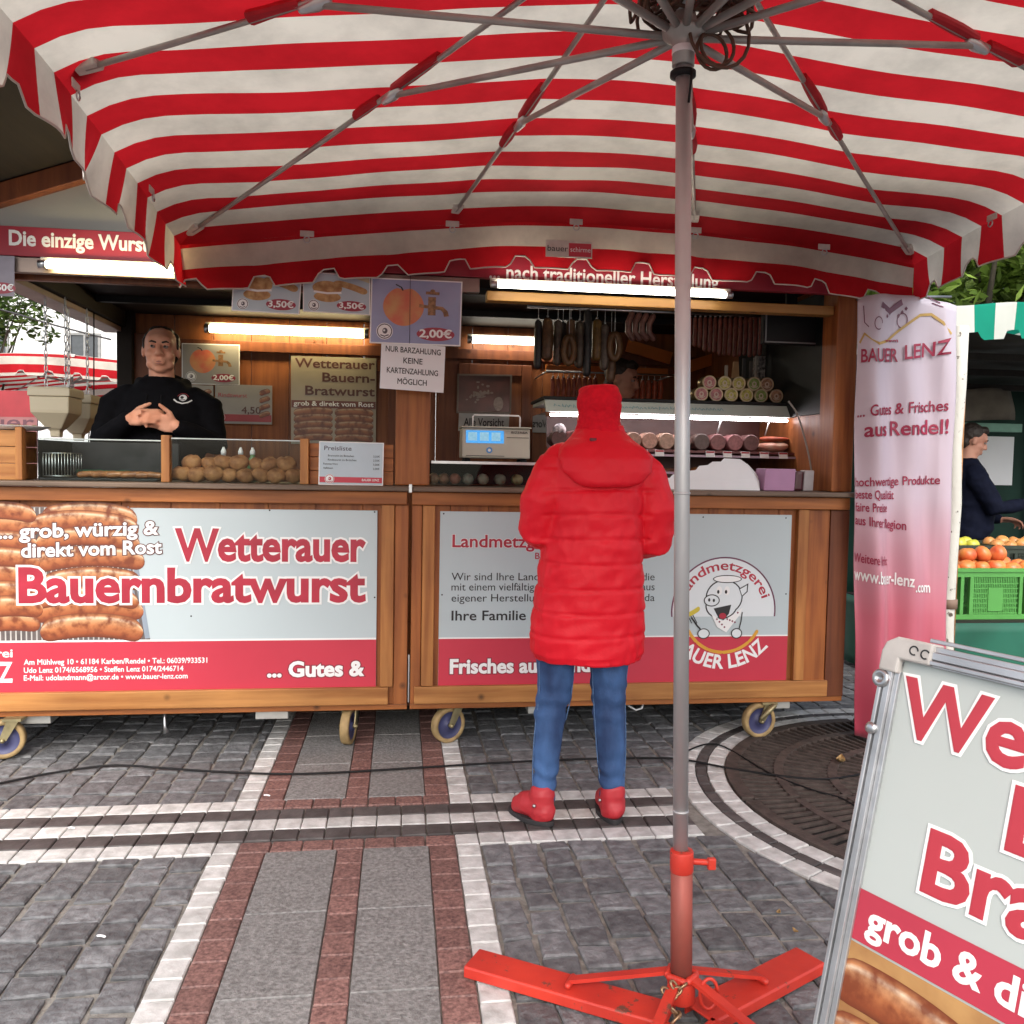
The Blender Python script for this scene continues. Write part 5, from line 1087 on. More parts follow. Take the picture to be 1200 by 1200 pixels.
# paper sheets, lilac box, cable
sh = MB(); py_ = 4.14
prof = [(779, 577), (774, 566), (776, 561), (786, 560), (790, 556), (803, 556), (806, 552), (817, 551), (822, 546), (832, 545), (838, 541), (848, 541), (852, 537), (871, 538), (880, 549), (886, 561), (890, 577)]
for k in range(9):
    y = py_ + .011 * k; q = [at(px + 1.2 * k * (1 if py < 570 else 0), py + .9 * k * (0 if py > 570 else 1), Y=y) for px, py in prof]
    sh.loft([[Vector((p.x + .003 * math.sin(k * 2.3), y + (p.z - CT) * .25, max(p.z, CT + .001))) for p in q], [Vector((p.x, y + (p.z - CT) * .25 + .0012, max(p.z, CT + .001))) for p in q]])
tag(sh.build('paper_sheets', mat('white_wrapping_paper', (.80, .83, .86), .6, amt=.05, rnd=.12)), 'fanned stack of white wrapping paper on the right counter', 'paper')
def obox(name, label, cat, pxs, y, dep, m, bev=.004):
    a = at(*pxs[0], Y=y); b = at(*pxs[1], Y=y); mb = MB(); mb.loft([[(a.x, y, CT + .001), (b.x, y, CT + .001), (b.x, y + dep, CT + .001), (a.x, y + dep, CT + .001)], [(a.x + .006, y, a.z), (b.x + .004, y, a.z), (b.x + .004, y + dep, a.z), (a.x + .006, y + dep, a.z)]]); return tag(mb.build(name, m, bevel=bev), label, cat)
obox('lilac_box', 'lilac cardboard box at the right end of the counter', 'box', ((896, 549), (931, 577)), 4.14, .12, mat('lilac_card', (.46, .24, .42), .5, amt=.15))
obox('dark_jar', 'dark brown jar between the lilac box and the grey tub', 'jar', ((931.5, 552), (941, 577)), 4.16, .06, mat('dark_brown_jar', (.08, .02, .03), .3), .012)
obox('grey_tub', 'small grey tub at the right end of the counter, beside the post', 'tub', ((942, 551), (953, 577)), 4.16, .06, mat('grey_tub', (.42, .40, .42), .5), .006)
pts = [at(px, py, Y=4.35) for px, py in ((924, 470), (934, 485), (942, 510), (948, 535), (951, 555), (951, 575))]; mb = MB(); mb.tube(smooth_path(pts), .005, 8); tag(mb.build('loose_cable', mat('grey_cord', (.38, .37, .35), .5)), 'grey cable hanging in front of the right post down to the counter', 'cord')
# black screen and the things on the right wall
p0, p1 = at(899, 366, Y=4.35), at(959, 402, Y=4.35); o = thing('menu_screen', 'black wall screen with a thin grey frame, high at the right', 'screen', ((p0.x + p1.x) / 2, 4.36, p1.z))
mb = MB(); mb.box(p0.x - .012, p1.x + .012, 4.353, 4.40, p1.z - .012, p0.z + .012); mb.build('casing', M_BLACK, o, .004)
mb = MB()
for (a, b, c, d) in ((p0.x, p1.x, p0.z, p0.z + .007), (p0.x, p1.x, p1.z - .007, p1.z), (p0.x - .007, p0.x - .0003, p1.z - .007, p0.z + .007), (p1.x + .0003, p1.x + .007, p1.z - .007, p0.z + .007)): mb.box(a, b, 4.346, 4.3525, c, d)
mb.build('screen_frame', mat('grey_frame', (.20, .20, .21), .4), o); mb = MB(); mb.box((p0.x + p1.x) / 2 - .03, (p0.x + p1.x) / 2 + .03, 4.37, 4.39, p0.z + .0125, 2.334); mb.build('bracket', M_BLACK, o)
# orange boards on the back wall, lamp light painted in by a brighter colour
for (a, b, ang, lab) in (((640, 427), (783, 441), 0, 'a'), ((735, 404), (788, 420), 14, 'b'), ((808, 415), (853, 430), -18, 'c')):
    p0, p1 = at(*a, Y=5.95), at(*b, Y=5.95); c = (p0 + p1) / 2; mb = MB(); mb.box(-(p1.x - p0.x) / 2, (p1.x - p0.x) / 2, -.012, .012, -(p0.z - p1.z) / 2, (p0.z - p1.z) / 2, Matrix.Translation((c.x, 5.97, c.z)) @ Matrix.Rotation(R(ang), 4, 'Y')); mb.build('wall_board', mat('lamplit_orange_board', (.80, .23, .035), .45, amt=.2, scale=5), stall, .002)
# ---- hanging sausages
def hang(name, label, cat, group, px, t, b, wpx, Y, col, style='log', railz=None, ci=[0]):
    x, z0 = xz(px, t, Y); z1_ = xz(px, b, Y)[1]; r_ = wpx * .001 * (Y * 1.0); o = thing(name, label, cat, (x, Y, z1_), group); ln = z0 - z1_
    m = mat('sausage_%s' % '_'.join('%d' % (q * 100) for q in col), col, .42, amt=.45, scale=34, bump=.15)
    mb = MB()
    if style == 'log': mb.capsule([(x, Y, z0 - r_), (x + .003, Y, z0 - ln * .5), (x, Y, z1_ + r_)], [r_ * .85, r_, r_ * .92], 12)
    elif style == 'loop':
        pts = [Vector((x + wpx * .0042 * math.sin(t_) * 1.0, Y, z1_ + ln * .5 - ln * .46 * math.cos(t_))) for t_ in [R(-162 + 324 * q / 20) for q in range(21)]]; mb.capsule(pts, r_ * .55, 10)
    elif style == 'curve': mb.capsule([(x + r_ * .2, Y, z0), (x - r_ * 1.0, Y, z0 - ln * .3), (x - r_ * 1.0, Y, z0 - ln * .65), (x + r_ * .5, Y, z1_ + r_)], r_, 10)
    mb.build('casing', m, o)
    if railz is not None: mb = MB(); mb.tube([(x, Y, z0 - .004), (x, Y, railz)], .0016, 5); mb.build('string', M_PAPER, o)
    if style == 'log': mb = MB(); mb.lathe([(.003, -.006), (.007, -.003), (.007, .003), (.003, .006)], (x, Y, z0 + .002), 8); mb.build('clip', M_STEEL, o)
    return o
HYs = 4.98; rz = xz(690, 362, HYs)[1]
mb = MB(); x0, x1 = xz(618, 362, HYs)[0], xz(905, 362, HYs)[0]; mb.tube([(x0, HYs, rz), (x1, HYs, rz)], .009, 10)
for x in (x0 + .02, x1 - .02): mb.tube([(x, HYs, rz), (x, HYs, 2.336)], .006, 8)
tag(mb.build('hanging_rail', M_STEEL), 'steel rail hung from the ceiling that carries the sausages', 'rail')
big = [(631, 374, 433, 5.2, (.05, .045, .045), 'slim black'), (642, 371, 424, 7, (.20, .10, .045), 'plump brown'), (654, 374, 429, 5.8, (.17, .13, .10), 'grey-brown'), (669, 373, 426, 6, (.19, .10, .05), 'mid brown'), (679.5, 375, 432, 6, (.16, .12, .085), 'dull grey-brown'), (689, 362, 442, 5.2, (.04, .035, .035), 'long black'), (700, 373, 424, 6.6, (.26, .145, .04), 'mustard brown'), (709, 379, 435, 5.6, (.18, .14, .11), 'pale grey-brown')]
for i, (px, t, b, w_, c, lb) in enumerate(big): hang('hanging_sausage', '%s thick sausage on the rail, %s from the left' % (lb, ORD[i]), 'sausage', 'thick sausages on the rail', px, t, b, w_, HYs - .02 * (i % 2), c, 'log', rz)
hang('hanging_sausage', 'dark sausage half hidden behind the third thick sausage', 'sausage', 'thick sausages on the rail', 660, 376, 425, 5, HYs + .04, (.08, .065, .06), 'log', rz)
hang('hanging_sausage', 'short brown sausage hanging low beside the dark-haired seller', 'sausage', 'thick sausages on the rail', 716, 412, 449, 6, HYs + .03, (.20, .11, .06), 'log', rz)
for px, t, b, lb in ((667, 393, 427, 'first'), (720.5, 390, 422, 'second')): hang('ring_sausage', 'brown looped ring sausage on the rail, %s of two from the left' % lb, 'sausage', 'looped sausages', px, t, b, 7, HYs - .05, (.24, .125, .05), 'loop', rz)
for i in range(4): hang('farmhouse_sausage', 'knobbly pinkish curved sausage, %s of four from the left, left of the parasol pole' % ORD[i], 'sausage', 'curved sausages', 740 + 8.2 * i, 368 + i, 400, 3.6, HYs, (.30, .13, .10), 'curve', rz)
for i in range(15): hang('dry_sausage', 'thin dark red dry sausage, %s from the left in the row right of the pole' % ORD[i], 'sausage', 'thin dry sausages', 809 + 5.9 * i, 371, 405 + 14 * math.sin(min(1, i / 9) * 1.6) - (i % 3), 2.7, HYs + .03 * (i % 2), (.30, .075, .05), 'log', rz)
Yr = 5.6; rz2 = xz(700, 437, Yr)[1]; mb = MB(); mb.tube([(xz(640, 437, Yr)[0], Yr, rz2), (xz(790, 437, Yr)[0], Yr, rz2)], .007, 8)
for px in (641, 789): mb.tube([(xz(px, 437, Yr)[0], Yr, rz2), (xz(px, 437, Yr)[0], 6.088, rz2)], .006, 8)
tag(mb.build('rear_rail', M_STEEL), 'low steel rail on the back wall with small red sausages', 'rail')
for i in range(9): hang('small_sausage', 'small red sausage, %s on the rear rail left of the red hat' % ORD[i], 'sausage', 'small red sausages on the rear rail', 648 + 6.2 * i, 442, 467, 3.0, Yr, (.42, .09, .045), 'log', rz2)
for i in range(6): hang('small_sausage', 'bright small red sausage, %s on the rear rail right of the red hat' % ORD[i], 'sausage', 'small red sausages on the rear rail', 739 + 7 * i, 445, 470, 3.0, Yr, (.58, .12, .05), 'log', rz2)

# ================================================================== SEEN THROUGH THE OPEN LEFT SIDE
M_HOP = mat('beige_plastic_hopper', (.56, .50, .36), .45, amt=.1, scale=5)
def hopper(x, y, zt, s, lab, chains):
    o = thing('sauce_dispenser', lab, 'dispenser', (x, y, zt - .26))
    def sq(a, z): return [(x - a, y - a, z), (x + a, y - a, z), (x + a, y + a, z), (x - a, y + a, z)]
    mb = MB(); mb.loft([sq(.098 * s, zt - .05), sq(.096 * s, zt - .12), sq(.094 * s, zt - .135), sq(.04 * s, zt - .215), sq(.026 * s, zt - .225), sq(.024 * s, zt - .26)]); mb.build('funnel', M_HOP, o, .006)
    mb = MB(); mb.loft([sq(.105 * s, zt - .0495), sq(.105 * s, zt - .012), sq(.098 * s, zt)]); mb.build('lid', M_HOP, o, .005)
    mb = MB()
    for dx in (-.05, .05): chain(mb, [Vector((x + dx * s, y, zt + .003 + (2.20 - zt) * k / 12)) for k in range(13)], .012, .0028)
    mb.build('chain', M_STEEL, o)
hopper(at(66, 470, Y=4.85).x, 4.85, 1.725, 1.0, 'beige plastic sauce dispenser on chains, front one of the pair', 1)
hopper(at(92, 470, Y=5.2).x, 5.2, 1.715, 1.0, 'beige plastic sauce dispenser on chains, shaded rear one of the pair', 1)
mb = MB(); pts = [at(110, 480, Y=5.5), at(104, 510, Y=5.5), at(104, 520, Y=5.5)]; mb.tube([at(111, 470, Y=5.5) + Vector((0, 0, .55))] + pts + [at(104, 520, Y=5.5) + Vector((0, 0, -1.0))], .004, 6); tag(mb.build('thin_hose', M_BLACK), 'thin black hose hanging beside the rear sauce dispenser', 'hose')
p2 = dup(par, Vector((.705, PY, 0)) + Vector((-5.68, 8.1, -.02)), None, 'red and white striped parasol further back, seen through the left side of the stall')
s2 = dup(std, sc_ + Vector((-5.68, 8.1, 0)), None, 'red parasol stand further back, under the second striped parasol')
# red roll-up panel with the end of a word
fr, W, H = quad_frame(((-190, 455), (44, 458), (-190, 640)), 6.7); o = board('red_banner_board', 'red and pink advert board at the far left, beneath the back parasol', 0, W, 0, H, .02, mat('pink_board', (.33, .13, .13), .4), 'sign', fr)
rect(o, fr, 0.001, W - .001, H * .83, H - .001, .0008, mat('deep_red_print', (.34, .02, .03), .4), 'red_band'); line(o, fr, 'Wetterauer', W * .985, H * .845 - .10, W * .80, .095, .012, mat('plum_lettering', (.12, .04, .06), .4), align='R')
mb = MB()
for x in (.05, W - .05): p = fr(x, 0, -.03); mb.box(p.x - .02, p.x + .02, p.y - .01, p.y + .02, .0, p.z + .4)
mb.build('leg', M_STEEL, o)
mb = MB(); fr2, W2, H2 = quad_frame(((50, 500), (200, 502), (50, 600)), 7.4); mb.loft([[fr2(x, y, d) for x, y in ((0, 0), (W2, 0), (W2, H2), (0, H2))] for d in (-.02, 0)]); p = fr2(W2 * .5, 0, -.01); mb.box(p.x - .3, p.x + .3, p.y, p.y + .02, .0, p.z); tag(mb.build('white_counter_panel', M_PAPER, bevel=.004), 'white counter panel of a neighbouring stand, behind the man in black', 'panel')
# ---- pale house far behind on the left
house = thing('house', 'pale sunlit town house with dark windows, behind the parasol at left', 'house', (-20, 30, 0)); M_HW = mat('white_render', (.80, .80, .78), .8, amt=.05, scale=1)
mb = MB(); mb.box(-34, -9.0, 30, 40, 0, 15); mb.build('wall', M_HW, house)
mb = MB(); mb.loft([[(-34.5, y, 15), (-8.5, y, 15), (-21, y, 20)] for y in (29.5, 40.5)]); mb.build('roof', mat('dark_red_tiles', (.22, .08, .05), .7, amt=.3, scale=6, bump=.3), house)
for cx_ in (-10.35, -13.2, -16, -18.8, -21.6):
    for zc in (1.9, 4.75, 7.8, 11):
        mb = MB()
        for a, b, c, d in ((-.5, -.42, -.7, .7), (.42, .5, -.7, .7), (-.419, .419, -.7, -.62), (-.419, .419, .62, .7), (-.03, .03, -.619, .619)): mb.box(cx_ + a, cx_ + b, 29.93, 29.999, zc + c, zc + d)
        wn = mb.build('window', mat('grey_window_frame', (.28, .28, .27), .5), house); mb = MB(); mb.box(cx_ - .42, cx_ + .42, 29.98, 29.9985, zc - .62, zc + .62); mb.build('pane', mat('dark_window_glass', (.05, .06, .07), .12), wn)
        mb = MB(); mb.box(cx_ - .6, cx_ + .6, 29.85, 29.999, zc - .80, zc - .702); mb.build('sill', M_HW, wn)
h2 = dup(house, (12, 27, 0), None, 'pale town house behind the fruit stall, beyond the trees at the right')
mb = MB(); mb.tube(smooth_path([at(-40, 352, Y=11), at(20, 368, Y=11), at(60, 380, Y=11), at(130, 398, Y=11)]), .012, 6); tag(mb.build('overhead_wire', M_INK), 'dark overhead wire in front of the pale house at left', 'wire')
# ---- trees: trunk, limbs and a crown of leaf-sized faces
M_BARK = mat('grey_brown_bark', (.10, .08, .06), .9, amt=.5, scale=20, stretch=(1, 1, .2), bump=.5)
def leafmat(n, c, d):
    return mat(n, c, .5, col2=d, scale=1.6, trans=.4, rnd=.45, detail=3)
def tree(label, x, y, h, r_, n, seed, leaf=.09, col=(.10, .19, .035), cz=.62, flat=.8, trunk=.12):
    rnd = random.Random(seed); t = thing('tree', label, 'tree', (x, y, 0)); mb = MB()
    c = Vector((x, y, h * cz)); mb.tube([(x, y, 0), (x + .05, y, h * .25), (x - .04, y + .04, h * .5), (x, y, h * .8)], [trunk, trunk * .8, trunk * .6, trunk * .15], 10)
    tips = []
    for k in range(11):
        a = k * 2.4; e = c + Vector((math.cos(a) * r_ * .75, math.sin(a) * r_ * .75, rnd.uniform(-.25, .5) * r_)); b = Vector((x, y, h * rnd.uniform(.3, .55))); tips.append(e); mb.tube([b, b.lerp(e, .5) + Vector((0, 0, .12 * r_)), e], [trunk * .4, trunk * .25, trunk * .07], 6)
    mb.build('trunk', M_BARK, t)
    cl = [(c + Vector((rnd.gauss(0, .45), rnd.gauss(0, .45), rnd.gauss(0, .38) * flat)) * r_, rnd.uniform(.22, .42) * r_) for k in range(26)] + [(e, .36 * r_) for e in tips]
    mb = MB()
    for k in range(n):
        q, s = cl[k % len(cl)]; d = Vector((rnd.gauss(0, 1), rnd.gauss(0, 1), rnd.gauss(0, 1))).normalized(); p = q + d * s * rnd.uniform(.55, 1.05)
        u = Vector((rnd.gauss(0, 1), rnd.gauss(0, 1), rnd.gauss(0, .6))).normalized(); v = u.cross(Vector((rnd.gauss(0, .5), rnd.gauss(0, .5), 1)).normalized()); L = leaf * rnd.uniform(.6, 1.3)
        mb.add([p - u * L * .5, p + v * L * .32 - u * L * .1, p + u * L * .6, p - v * L * .32 - u * L * .1], [(0, 1, 2, 3)])
    mb.build('crown', leafmat('leaves_%d' % seed, col, tuple(q * .45 for q in col)), t)
    return t
tree('leafy green tree behind the green awning at the right edge', 6.6, 9.2, 5.4, 2.0, 9000, 21, .17, (.26, .38, .07), .66)
tree('large dark tree further back at the right edge', 9.5, 13.5, 8.0, 3.2, 9000, 22, .2, (.10, .18, .04), .6)
tree('small green tree glimpsed above the back parasol at far left', -5.9, 13.2, 4.1, .75, 2600, 23, .11, (.14, .24, .05), .84, trunk=.06)

# ================================================================== GREEN FRUIT STALL AT THE RIGHT
fs_ = thing('fruit_stall', 'fruit stall with green and white striped awning and dark green tarpaulin, right edge', 'fruit stall', (4.8, 5.8, 0))
gm = bpy.data.materials.new('green_striped_canvas'); gm.use_nodes = True; canvas_material(gm, .29, .02, (.012, .30, .20), (.70, .72, .66), .35, dirt=.12)
AY = 4.95; AX0, AX1 = 3.40, 6.6
vs = []; st = []; NA, NB = 130, 6
def aw_z(x): return 2.405 + .022 * (x - 3.4) * 2 + .012 * math.sin(x * 7)
for a in range(NA + 1):
    x = AX0 + (AX1 - AX0) * a / NA; ph = ((x - AX0) / .29 + .1) % 1; nt_c = 1 if .34 < ph < .66 else (max(0, 1 - min(abs(ph - .34), abs(ph - .66)) / .05)); L = .225 - .055 * nt_c
    for b in range(NB + 1):
        v = b / NB; vs.append(Vector((x, AY + .015 * math.sin(x * 12) * v, aw_z(x) - L * v))); st.append(x - AX0)
fs2 = [(a * (NB + 1) + b, (a + 1) * (NB + 1) + b, (a + 1) * (NB + 1) + b + 1, a * (NB + 1) + b + 1) for a in range(NA) for b in range(NB)]
canvas('valance', fs_, gm, [(vs, fs2, st)])
vs = []; st = []
for a in range(41):
    for b in range(9):
        x = AX0 + (AX1 - AX0) * a / 40; v = b / 8; vs.append(Vector((x, AY + 3.2 * v, aw_z(x) - .10 * v - .03 * math.sin(math.pi * v) + .02 * math.sin(x * 3 + b)))); st.append(x - AX0)
canvas('awning', fs_, gm, [(vs, [(a * 9 + b, (a + 1) * 9 + b, (a + 1) * 9 + b + 1, a * 9 + b + 1) for a in range(40) for b in range(8)], st)])
M_GTARP = mat('dark_green_tarpaulin', (.006, .036, .024), .6, amt=.4, scale=3, spec=.2); M_GCL = mat('green_table_cloth', (.005, .10, .06), .6, col2=(.003, .055, .033), scale=3)
def sheet(name, fn, m, nu=20, nv=12, parent=None, solid=.004): mb = MB(); mb.smooth = True; mb.grid(fn, nu, nv); return mb.build(name, m, parent, solid=solid)
sheet('rear_tarp', lambda u, v: (3.3 + 4 * u, 8.1 + .05 * math.sin(u * 22), .02 + 2.6 * v), M_GTARP, 40, 8, fs_); sheet('side_tarp', lambda u, v: (3.40 + .02 * math.sin(u * 14), 6.5 + 1.6 * u, .02 + 2.35 * v), M_GTARP, 24, 8, fs_)
sheet('inner_lining', lambda u, v: (3.42 + 3.4 * u, AY + .12 + 3.0 * v, 2.26 - .05 * v + .02 * math.sin(u * 25)), mat('brown_black_tarp', (.025, .022, .018), .6), 30, 10, fs_)
sheet('hanging_cloth', lambda u, v: (3.5 + 1.9 * u, 7.0 + .04 * math.sin(u * 17 + v * 3), 1.78 + .28 * v - .06 * math.sin(u * 5)), mat('grey_brown_cloth', (.16, .14, .11), .8, amt=.3), 30, 8, fs_)
mb = MB()
for (x, y) in ((3.5, 5.0), (6.4, 5.0), (3.5, 8.0), (6.4, 8.0)): mb.tube([(x, y, 0), (x, y, 2.4)], .02, 10)
mb.build('post', M_STEEL, fs_)
mb = MB()
for y, z in ((5.6, 2.16), (6.3, 2.14), (7.0, 2.10)): mb.box(3.45, 6.4, y, y + .05, z, z + .05)
mb.build('roof_batten', W_ROOF, fs_)
mb = MB(); mb.box(5.25, 5.9, 7.6, 7.62, 1.25, 1.72); mb.build('daylight_panel', M_PAPER, fs_, .003); mb = MB(); mb.box(4.85, 5.9, 7.5, 7.56, 1.76, 1.84); mb.build('green_beam', mat('light_green_paint', (.18, .42, .3), .4), fs_, .003)  # white panel painted in for the bright daylight opening behind the stall
tb = thing('fruit_table', 'table under a green cloth carrying the fruit crates, right edge', 'table', (4.6, 5.0, 0)); TZ = at(1160, 722, Y=4.6).z - .02
mb = MB(); mb.box(3.16, 6.2, 4.52, 5.7, TZ - .03, TZ); mb.build('tabletop', W_ROOF, tb, .003)
sheet('table_cloth', lambda u, v: (3.15 + 3.06 * u, 4.50 + .025 * math.sin(u * 34) * (1 - v), .03 + (TZ - .03 - .002) * v), M_GCL, 60, 8, tb)
sheet('cloth_side', lambda u, v: (3.14 + .02 * math.sin(u * 20) * (1 - v), 4.5 + 1.2 * u, .03 + (TZ - .032) * v), M_GCL, 24, 8, tb)
for (x, y) in ((3.3, 4.7), (6.0, 4.7), (3.3, 5.6), (6.0, 5.6)): mb = MB(); mb.tube([(x, y, 0), (x, y, TZ - .031)], .018, 8); mb.build('leg', M_STEEL, tb)
M_CR = mat('green_plastic_crate', (.09, .32, .07), .4, amt=.2, scale=6); M_CRB = mat('black_plastic_crate', (.03, .04, .03), .45)
def crate(x0, y0, z0, w_, d_, h_, m, label, cat='crate', rot=0):
    o = thing('fruit_crate', label, cat, (x0 + w_ / 2, y0 + d_ / 2, z0)); mb = MB(); mb.box(x0, x0 + w_, y0, y0 + d_, z0 + .001, z0 + .01); mb.build('base', m, o)
    for nm, a in (('front', 0), ('rear', 1)):
        y = y0 if a == 0 else y0 + d_ - .012; f = MB()
        f.box(x0, x0 + w_, y, y + .012, z0 + .0105, z0 + .03); f.box(x0 - .006, x0 + w_ + .006, y - .008, y + .014, z0 + h_ - .022, z0 + h_); f.box(x0, x0 + w_, y, y + .012, z0 + h_ - .052, z0 + h_ - .0225)
        for q in (0, .12, .22, .75, .85, .965): f.box(x0 + w_ * q, x0 + w_ * (q + .035), y - .004, y + .0125, z0 + .0305, z0 + h_ - .0525)
        n = 26
        for k in range(n):
            xx = x0 + w_ * (.26 + .48 * k / n); f.box(xx, xx + w_ * .010, y + .003, y + .009, z0 + .0305, z0 + h_ - .0525)
        for k in range(7): zz = z0 + .035 + (h_ - .1) * k / 7; f.box(x0 + w_ * .257, x0 + w_ * .747, y + .0035, y + .0085, zz, zz + .006)
        f.box(x0 + w_ * .42, x0 + w_ * .58, y - .002, y + .0095, z0 + .05, z0 + h_ * .62); f.build('side_panel', m, o)
    for x in (x0, x0 + w_ - .012): f = MB(); f.box(x + .0002, x + .0118, y0 + .0145, y0 + d_ - .0145, z0 + .0105, z0 + h_); f.build('end_panel', m, o)
    return o
def fruit_mesh(nm, r_, m, sq, sd):
    mb = MB(); mb.ell((0, 0, 0), (r_, r_, r_ * sq), 18, 12); me = mb.mesh(nm, m)
    for v in me.vertices:
        q = v.co.copy(); rr = math.hypot(q.x, q.y); v.co.z -= (.16 * r_) * math.exp(-(rr / (r_ * .35)) ** 2) * (1 if q.z > 0 else -1); v.co *= 1 + .06 * mnoise.noise(q * (2 / r_) + Vector((sd, 0, 0)))
    return me
M_APL = mat('red_orange_apple', (.58, .09, .035), .35, col2=(.62, .26, .06), scale=9, detail=5); M_LEM = mat('yellow_green_apple', (.56, .50, .06), .35, col2=(.40, .42, .05), scale=10); M_PCH = mat('yellow_orange_fruit', (.62, .36, .10), .4, col2=(.5, .18, .06), scale=8)
ch = at(1160, 666, Y=4.6).z - TZ; crate(3.20, 4.60, TZ, .60, .40, ch, M_CR, 'bright green plastic crate of red apples, front of the fruit table'); crate(3.83, 4.62, TZ, .60, .40, ch, M_CR, 'bright green plastic crate beyond the right edge beside the red apples')
AM = [fruit_mesh('red_apple', .052, M_APL, .88, k) for k in range(3)]; n_ = 0
for rw in range(3):
    for i in range(6):
        o = link('red_apple', AM[n_ % 3]); n_ += 1; o.location = (3.255 + i * .098 + .02 * (rw % 2), 4.67 + rw * .105, TZ + ch - .01 + .012 * (rw == 1) + random.uniform(-.01, .012)); o.rotation_euler = (random.uniform(-.6, .6), random.uniform(-.6, .6), random.uniform(0, 6)); s = random.uniform(.9, 1.1); o.scale = (s, s, s)
        tag(o, 'red apple, %s from the left in the %s row of the bright green crate' % (ORD[i], ('front', 'middle', 'rear')[rw]), 'apple', 'red apples in the crate')
for i in range(3):
    o = link('red_apple', AM[i]); o.location = (3.40 + i * .10, 4.73, TZ + ch + .07 + random.uniform(-.006, .006)); o.rotation_euler = (i, .4 * i, i); tag(o, 'red apple heaped on top of the others, %s from the left' % ORD[i], 'apple', 'red apples in the crate')
ST = TZ + .27; mb = MB(); mb.box(3.2, 5.6, 5.12, 5.62, ST - .02, ST)
for x in (3.25, 4.4, 5.5):
    for y in (5.15, 5.58): mb.box(x, x + .03, y, y + .03, TZ, ST - .0205)
tag(mb.build('crate_riser', W_ROOF), 'dark wooden riser on the fruit table under the rear crates', 'riser')
crate(3.26, 5.14, ST, .60, .40, .12, M_CRB, 'dark crate of yellow apples on the rear riser'); crate(3.90, 5.14, ST, .60, .40, .12, M_CRB, 'dark crate of orange-yellow fruit on the riser at the right edge')
LM = [fruit_mesh('yellow_apple', .045, M_LEM, .92, k) for k in range(2)]; PM = [fruit_mesh('peach', .045, M_PCH, .92, k + 5) for k in range(2)]
for c_i, (mx_, bx, nm, lab) in enumerate(((LM, 3.31, 'yellow_apple', 'yellow-green apple'), (PM, 3.95, 'peach', 'yellow-orange fruit'))):
    for rw in range(2):
        for i in range(6):
            o = link(nm, mx_[(rw + i) % 2]); o.location = (bx + i * .092 + .02 * rw, 5.20 + rw * .10, ST + .115 + .015 * rw + random.uniform(-.008, .012)); o.rotation_euler = (random.uniform(-.6, .6), random.uniform(-.6, .6), random.uniform(0, 6))
            tag(o, '%s, %s from the left in the %s row of its dark crate' % (lab, ORD[i], ('front', 'rear')[rw]), 'fruit', lab + 's on the riser')
# ================================================================== CLOTH BANNER AND WHITE POST AT THE RIGHT END
M_BAN = bpy.data.materials.new('banner_cloth'); M_BAN.use_nodes = True
_t = M_BAN.node_tree; _b = _t.nodes['Principled BSDF']; _b.inputs['Roughness'].default_value = .55; _b.inputs['Sheen Weight'].default_value = .2
_tc = _t.nodes.new('ShaderNodeTexCoord'); _s = _t.nodes.new('ShaderNodeSeparateXYZ'); _t.links.new(_tc.outputs['Object'], _s.inputs[0])
_m1 = _t.nodes.new('ShaderNodeMapRange'); _m1.inputs[1].default_value = .2; _m1.inputs[2].default_value = 2.2; _t.links.new(_s.outputs['Z'], _m1.inputs[0])
_r = _t.nodes.new('ShaderNodeValToRGB'); _e = _r.color_ramp.elements; _e[0].color = (.50, .055, .10, 1); _e[1].color = (.56, .52, .60, 1)
for p_, c_ in ((.22, (.52, .12, .17)), (.40, (.55, .30, .36)), (.52, (.55, .44, .51))): _q = _e.new(p_); _q.color = (*c_, 1)
_t.links.new(_m1.outputs[0], _r.inputs[0]); _t.links.new(_r.outputs[0], _b.inputs['Base Color'])
BU = .74
def BN(u, z, d):
    s = max(0., u) / BU; tz = (2.2 - z) / 2.2
    x = 2.200 + .485 * (s ** 1.18) + (.03 * tz + .06 * tz * tz * (1 - s))
    y = 3.965 - .075 * math.sin(min(1, s / .45) * math.pi / 2) + .022 * math.sin(7 * s + 2.2 + 1.1 * z) + .024 * math.sin(17 * s + .6 * z) * (.35 + tz) + .006 * math.sin(9 * z + 14 * s) + .03 * max(0, s - .86) / .14 + .05 * tz * math.sin(9 * s - 3 * tz) * tz
    zz = z - .012 * math.sin(s * 6) * (z > 2) 
    return Vector((x, y - d, zz))
bn = thing('banner', 'hanging cloth banner with red lettering, lilac fading to raspberry, right of the stall', 'banner', (2.48, 3.93, .02))
mb = MB(); mb.smooth = True; mb.grid(lambda u, v: BN(u * BU, .03 + 2.17 * v + .03 * math.sin(u * 5) * v * v, 0), 70, 60); mb.build('cloth', M_BAN, bn, solid=.002)
M_BRED = mat('banner_red_lettering', (.34, .015, .06), .5); M_BGOLD = mat('banner_gold', (.55, .36, .10), .5)
def bz(px, py): q = at(px, py, Y=3.92); return q.z
def bline(body, u, py, w_, h, m, bold=.014, slope=0, dz=0): line(bn, BN, body, u, bz(1060, py) + dz, w_, h, bold, m, .006, slope=slope)
bline('vom', .22, 402, .11, .028, M_BRED); line(bn, BN, 'BAUER', .03, bz(1060, 426), .30, .062, .016, M_BRED, .008, slope=.02); line(bn, BN, 'LENZ', .37, bz(1060, 422), .30, .066, .016, M_BRED, .014, slope=.10)
bline('... Gutes & Frisches', .02, 490, .66, .052, M_BRED, slope=.06); bline('aus Rendel!', .07, 513, .62, .068, M_BRED, .02, slope=.04)
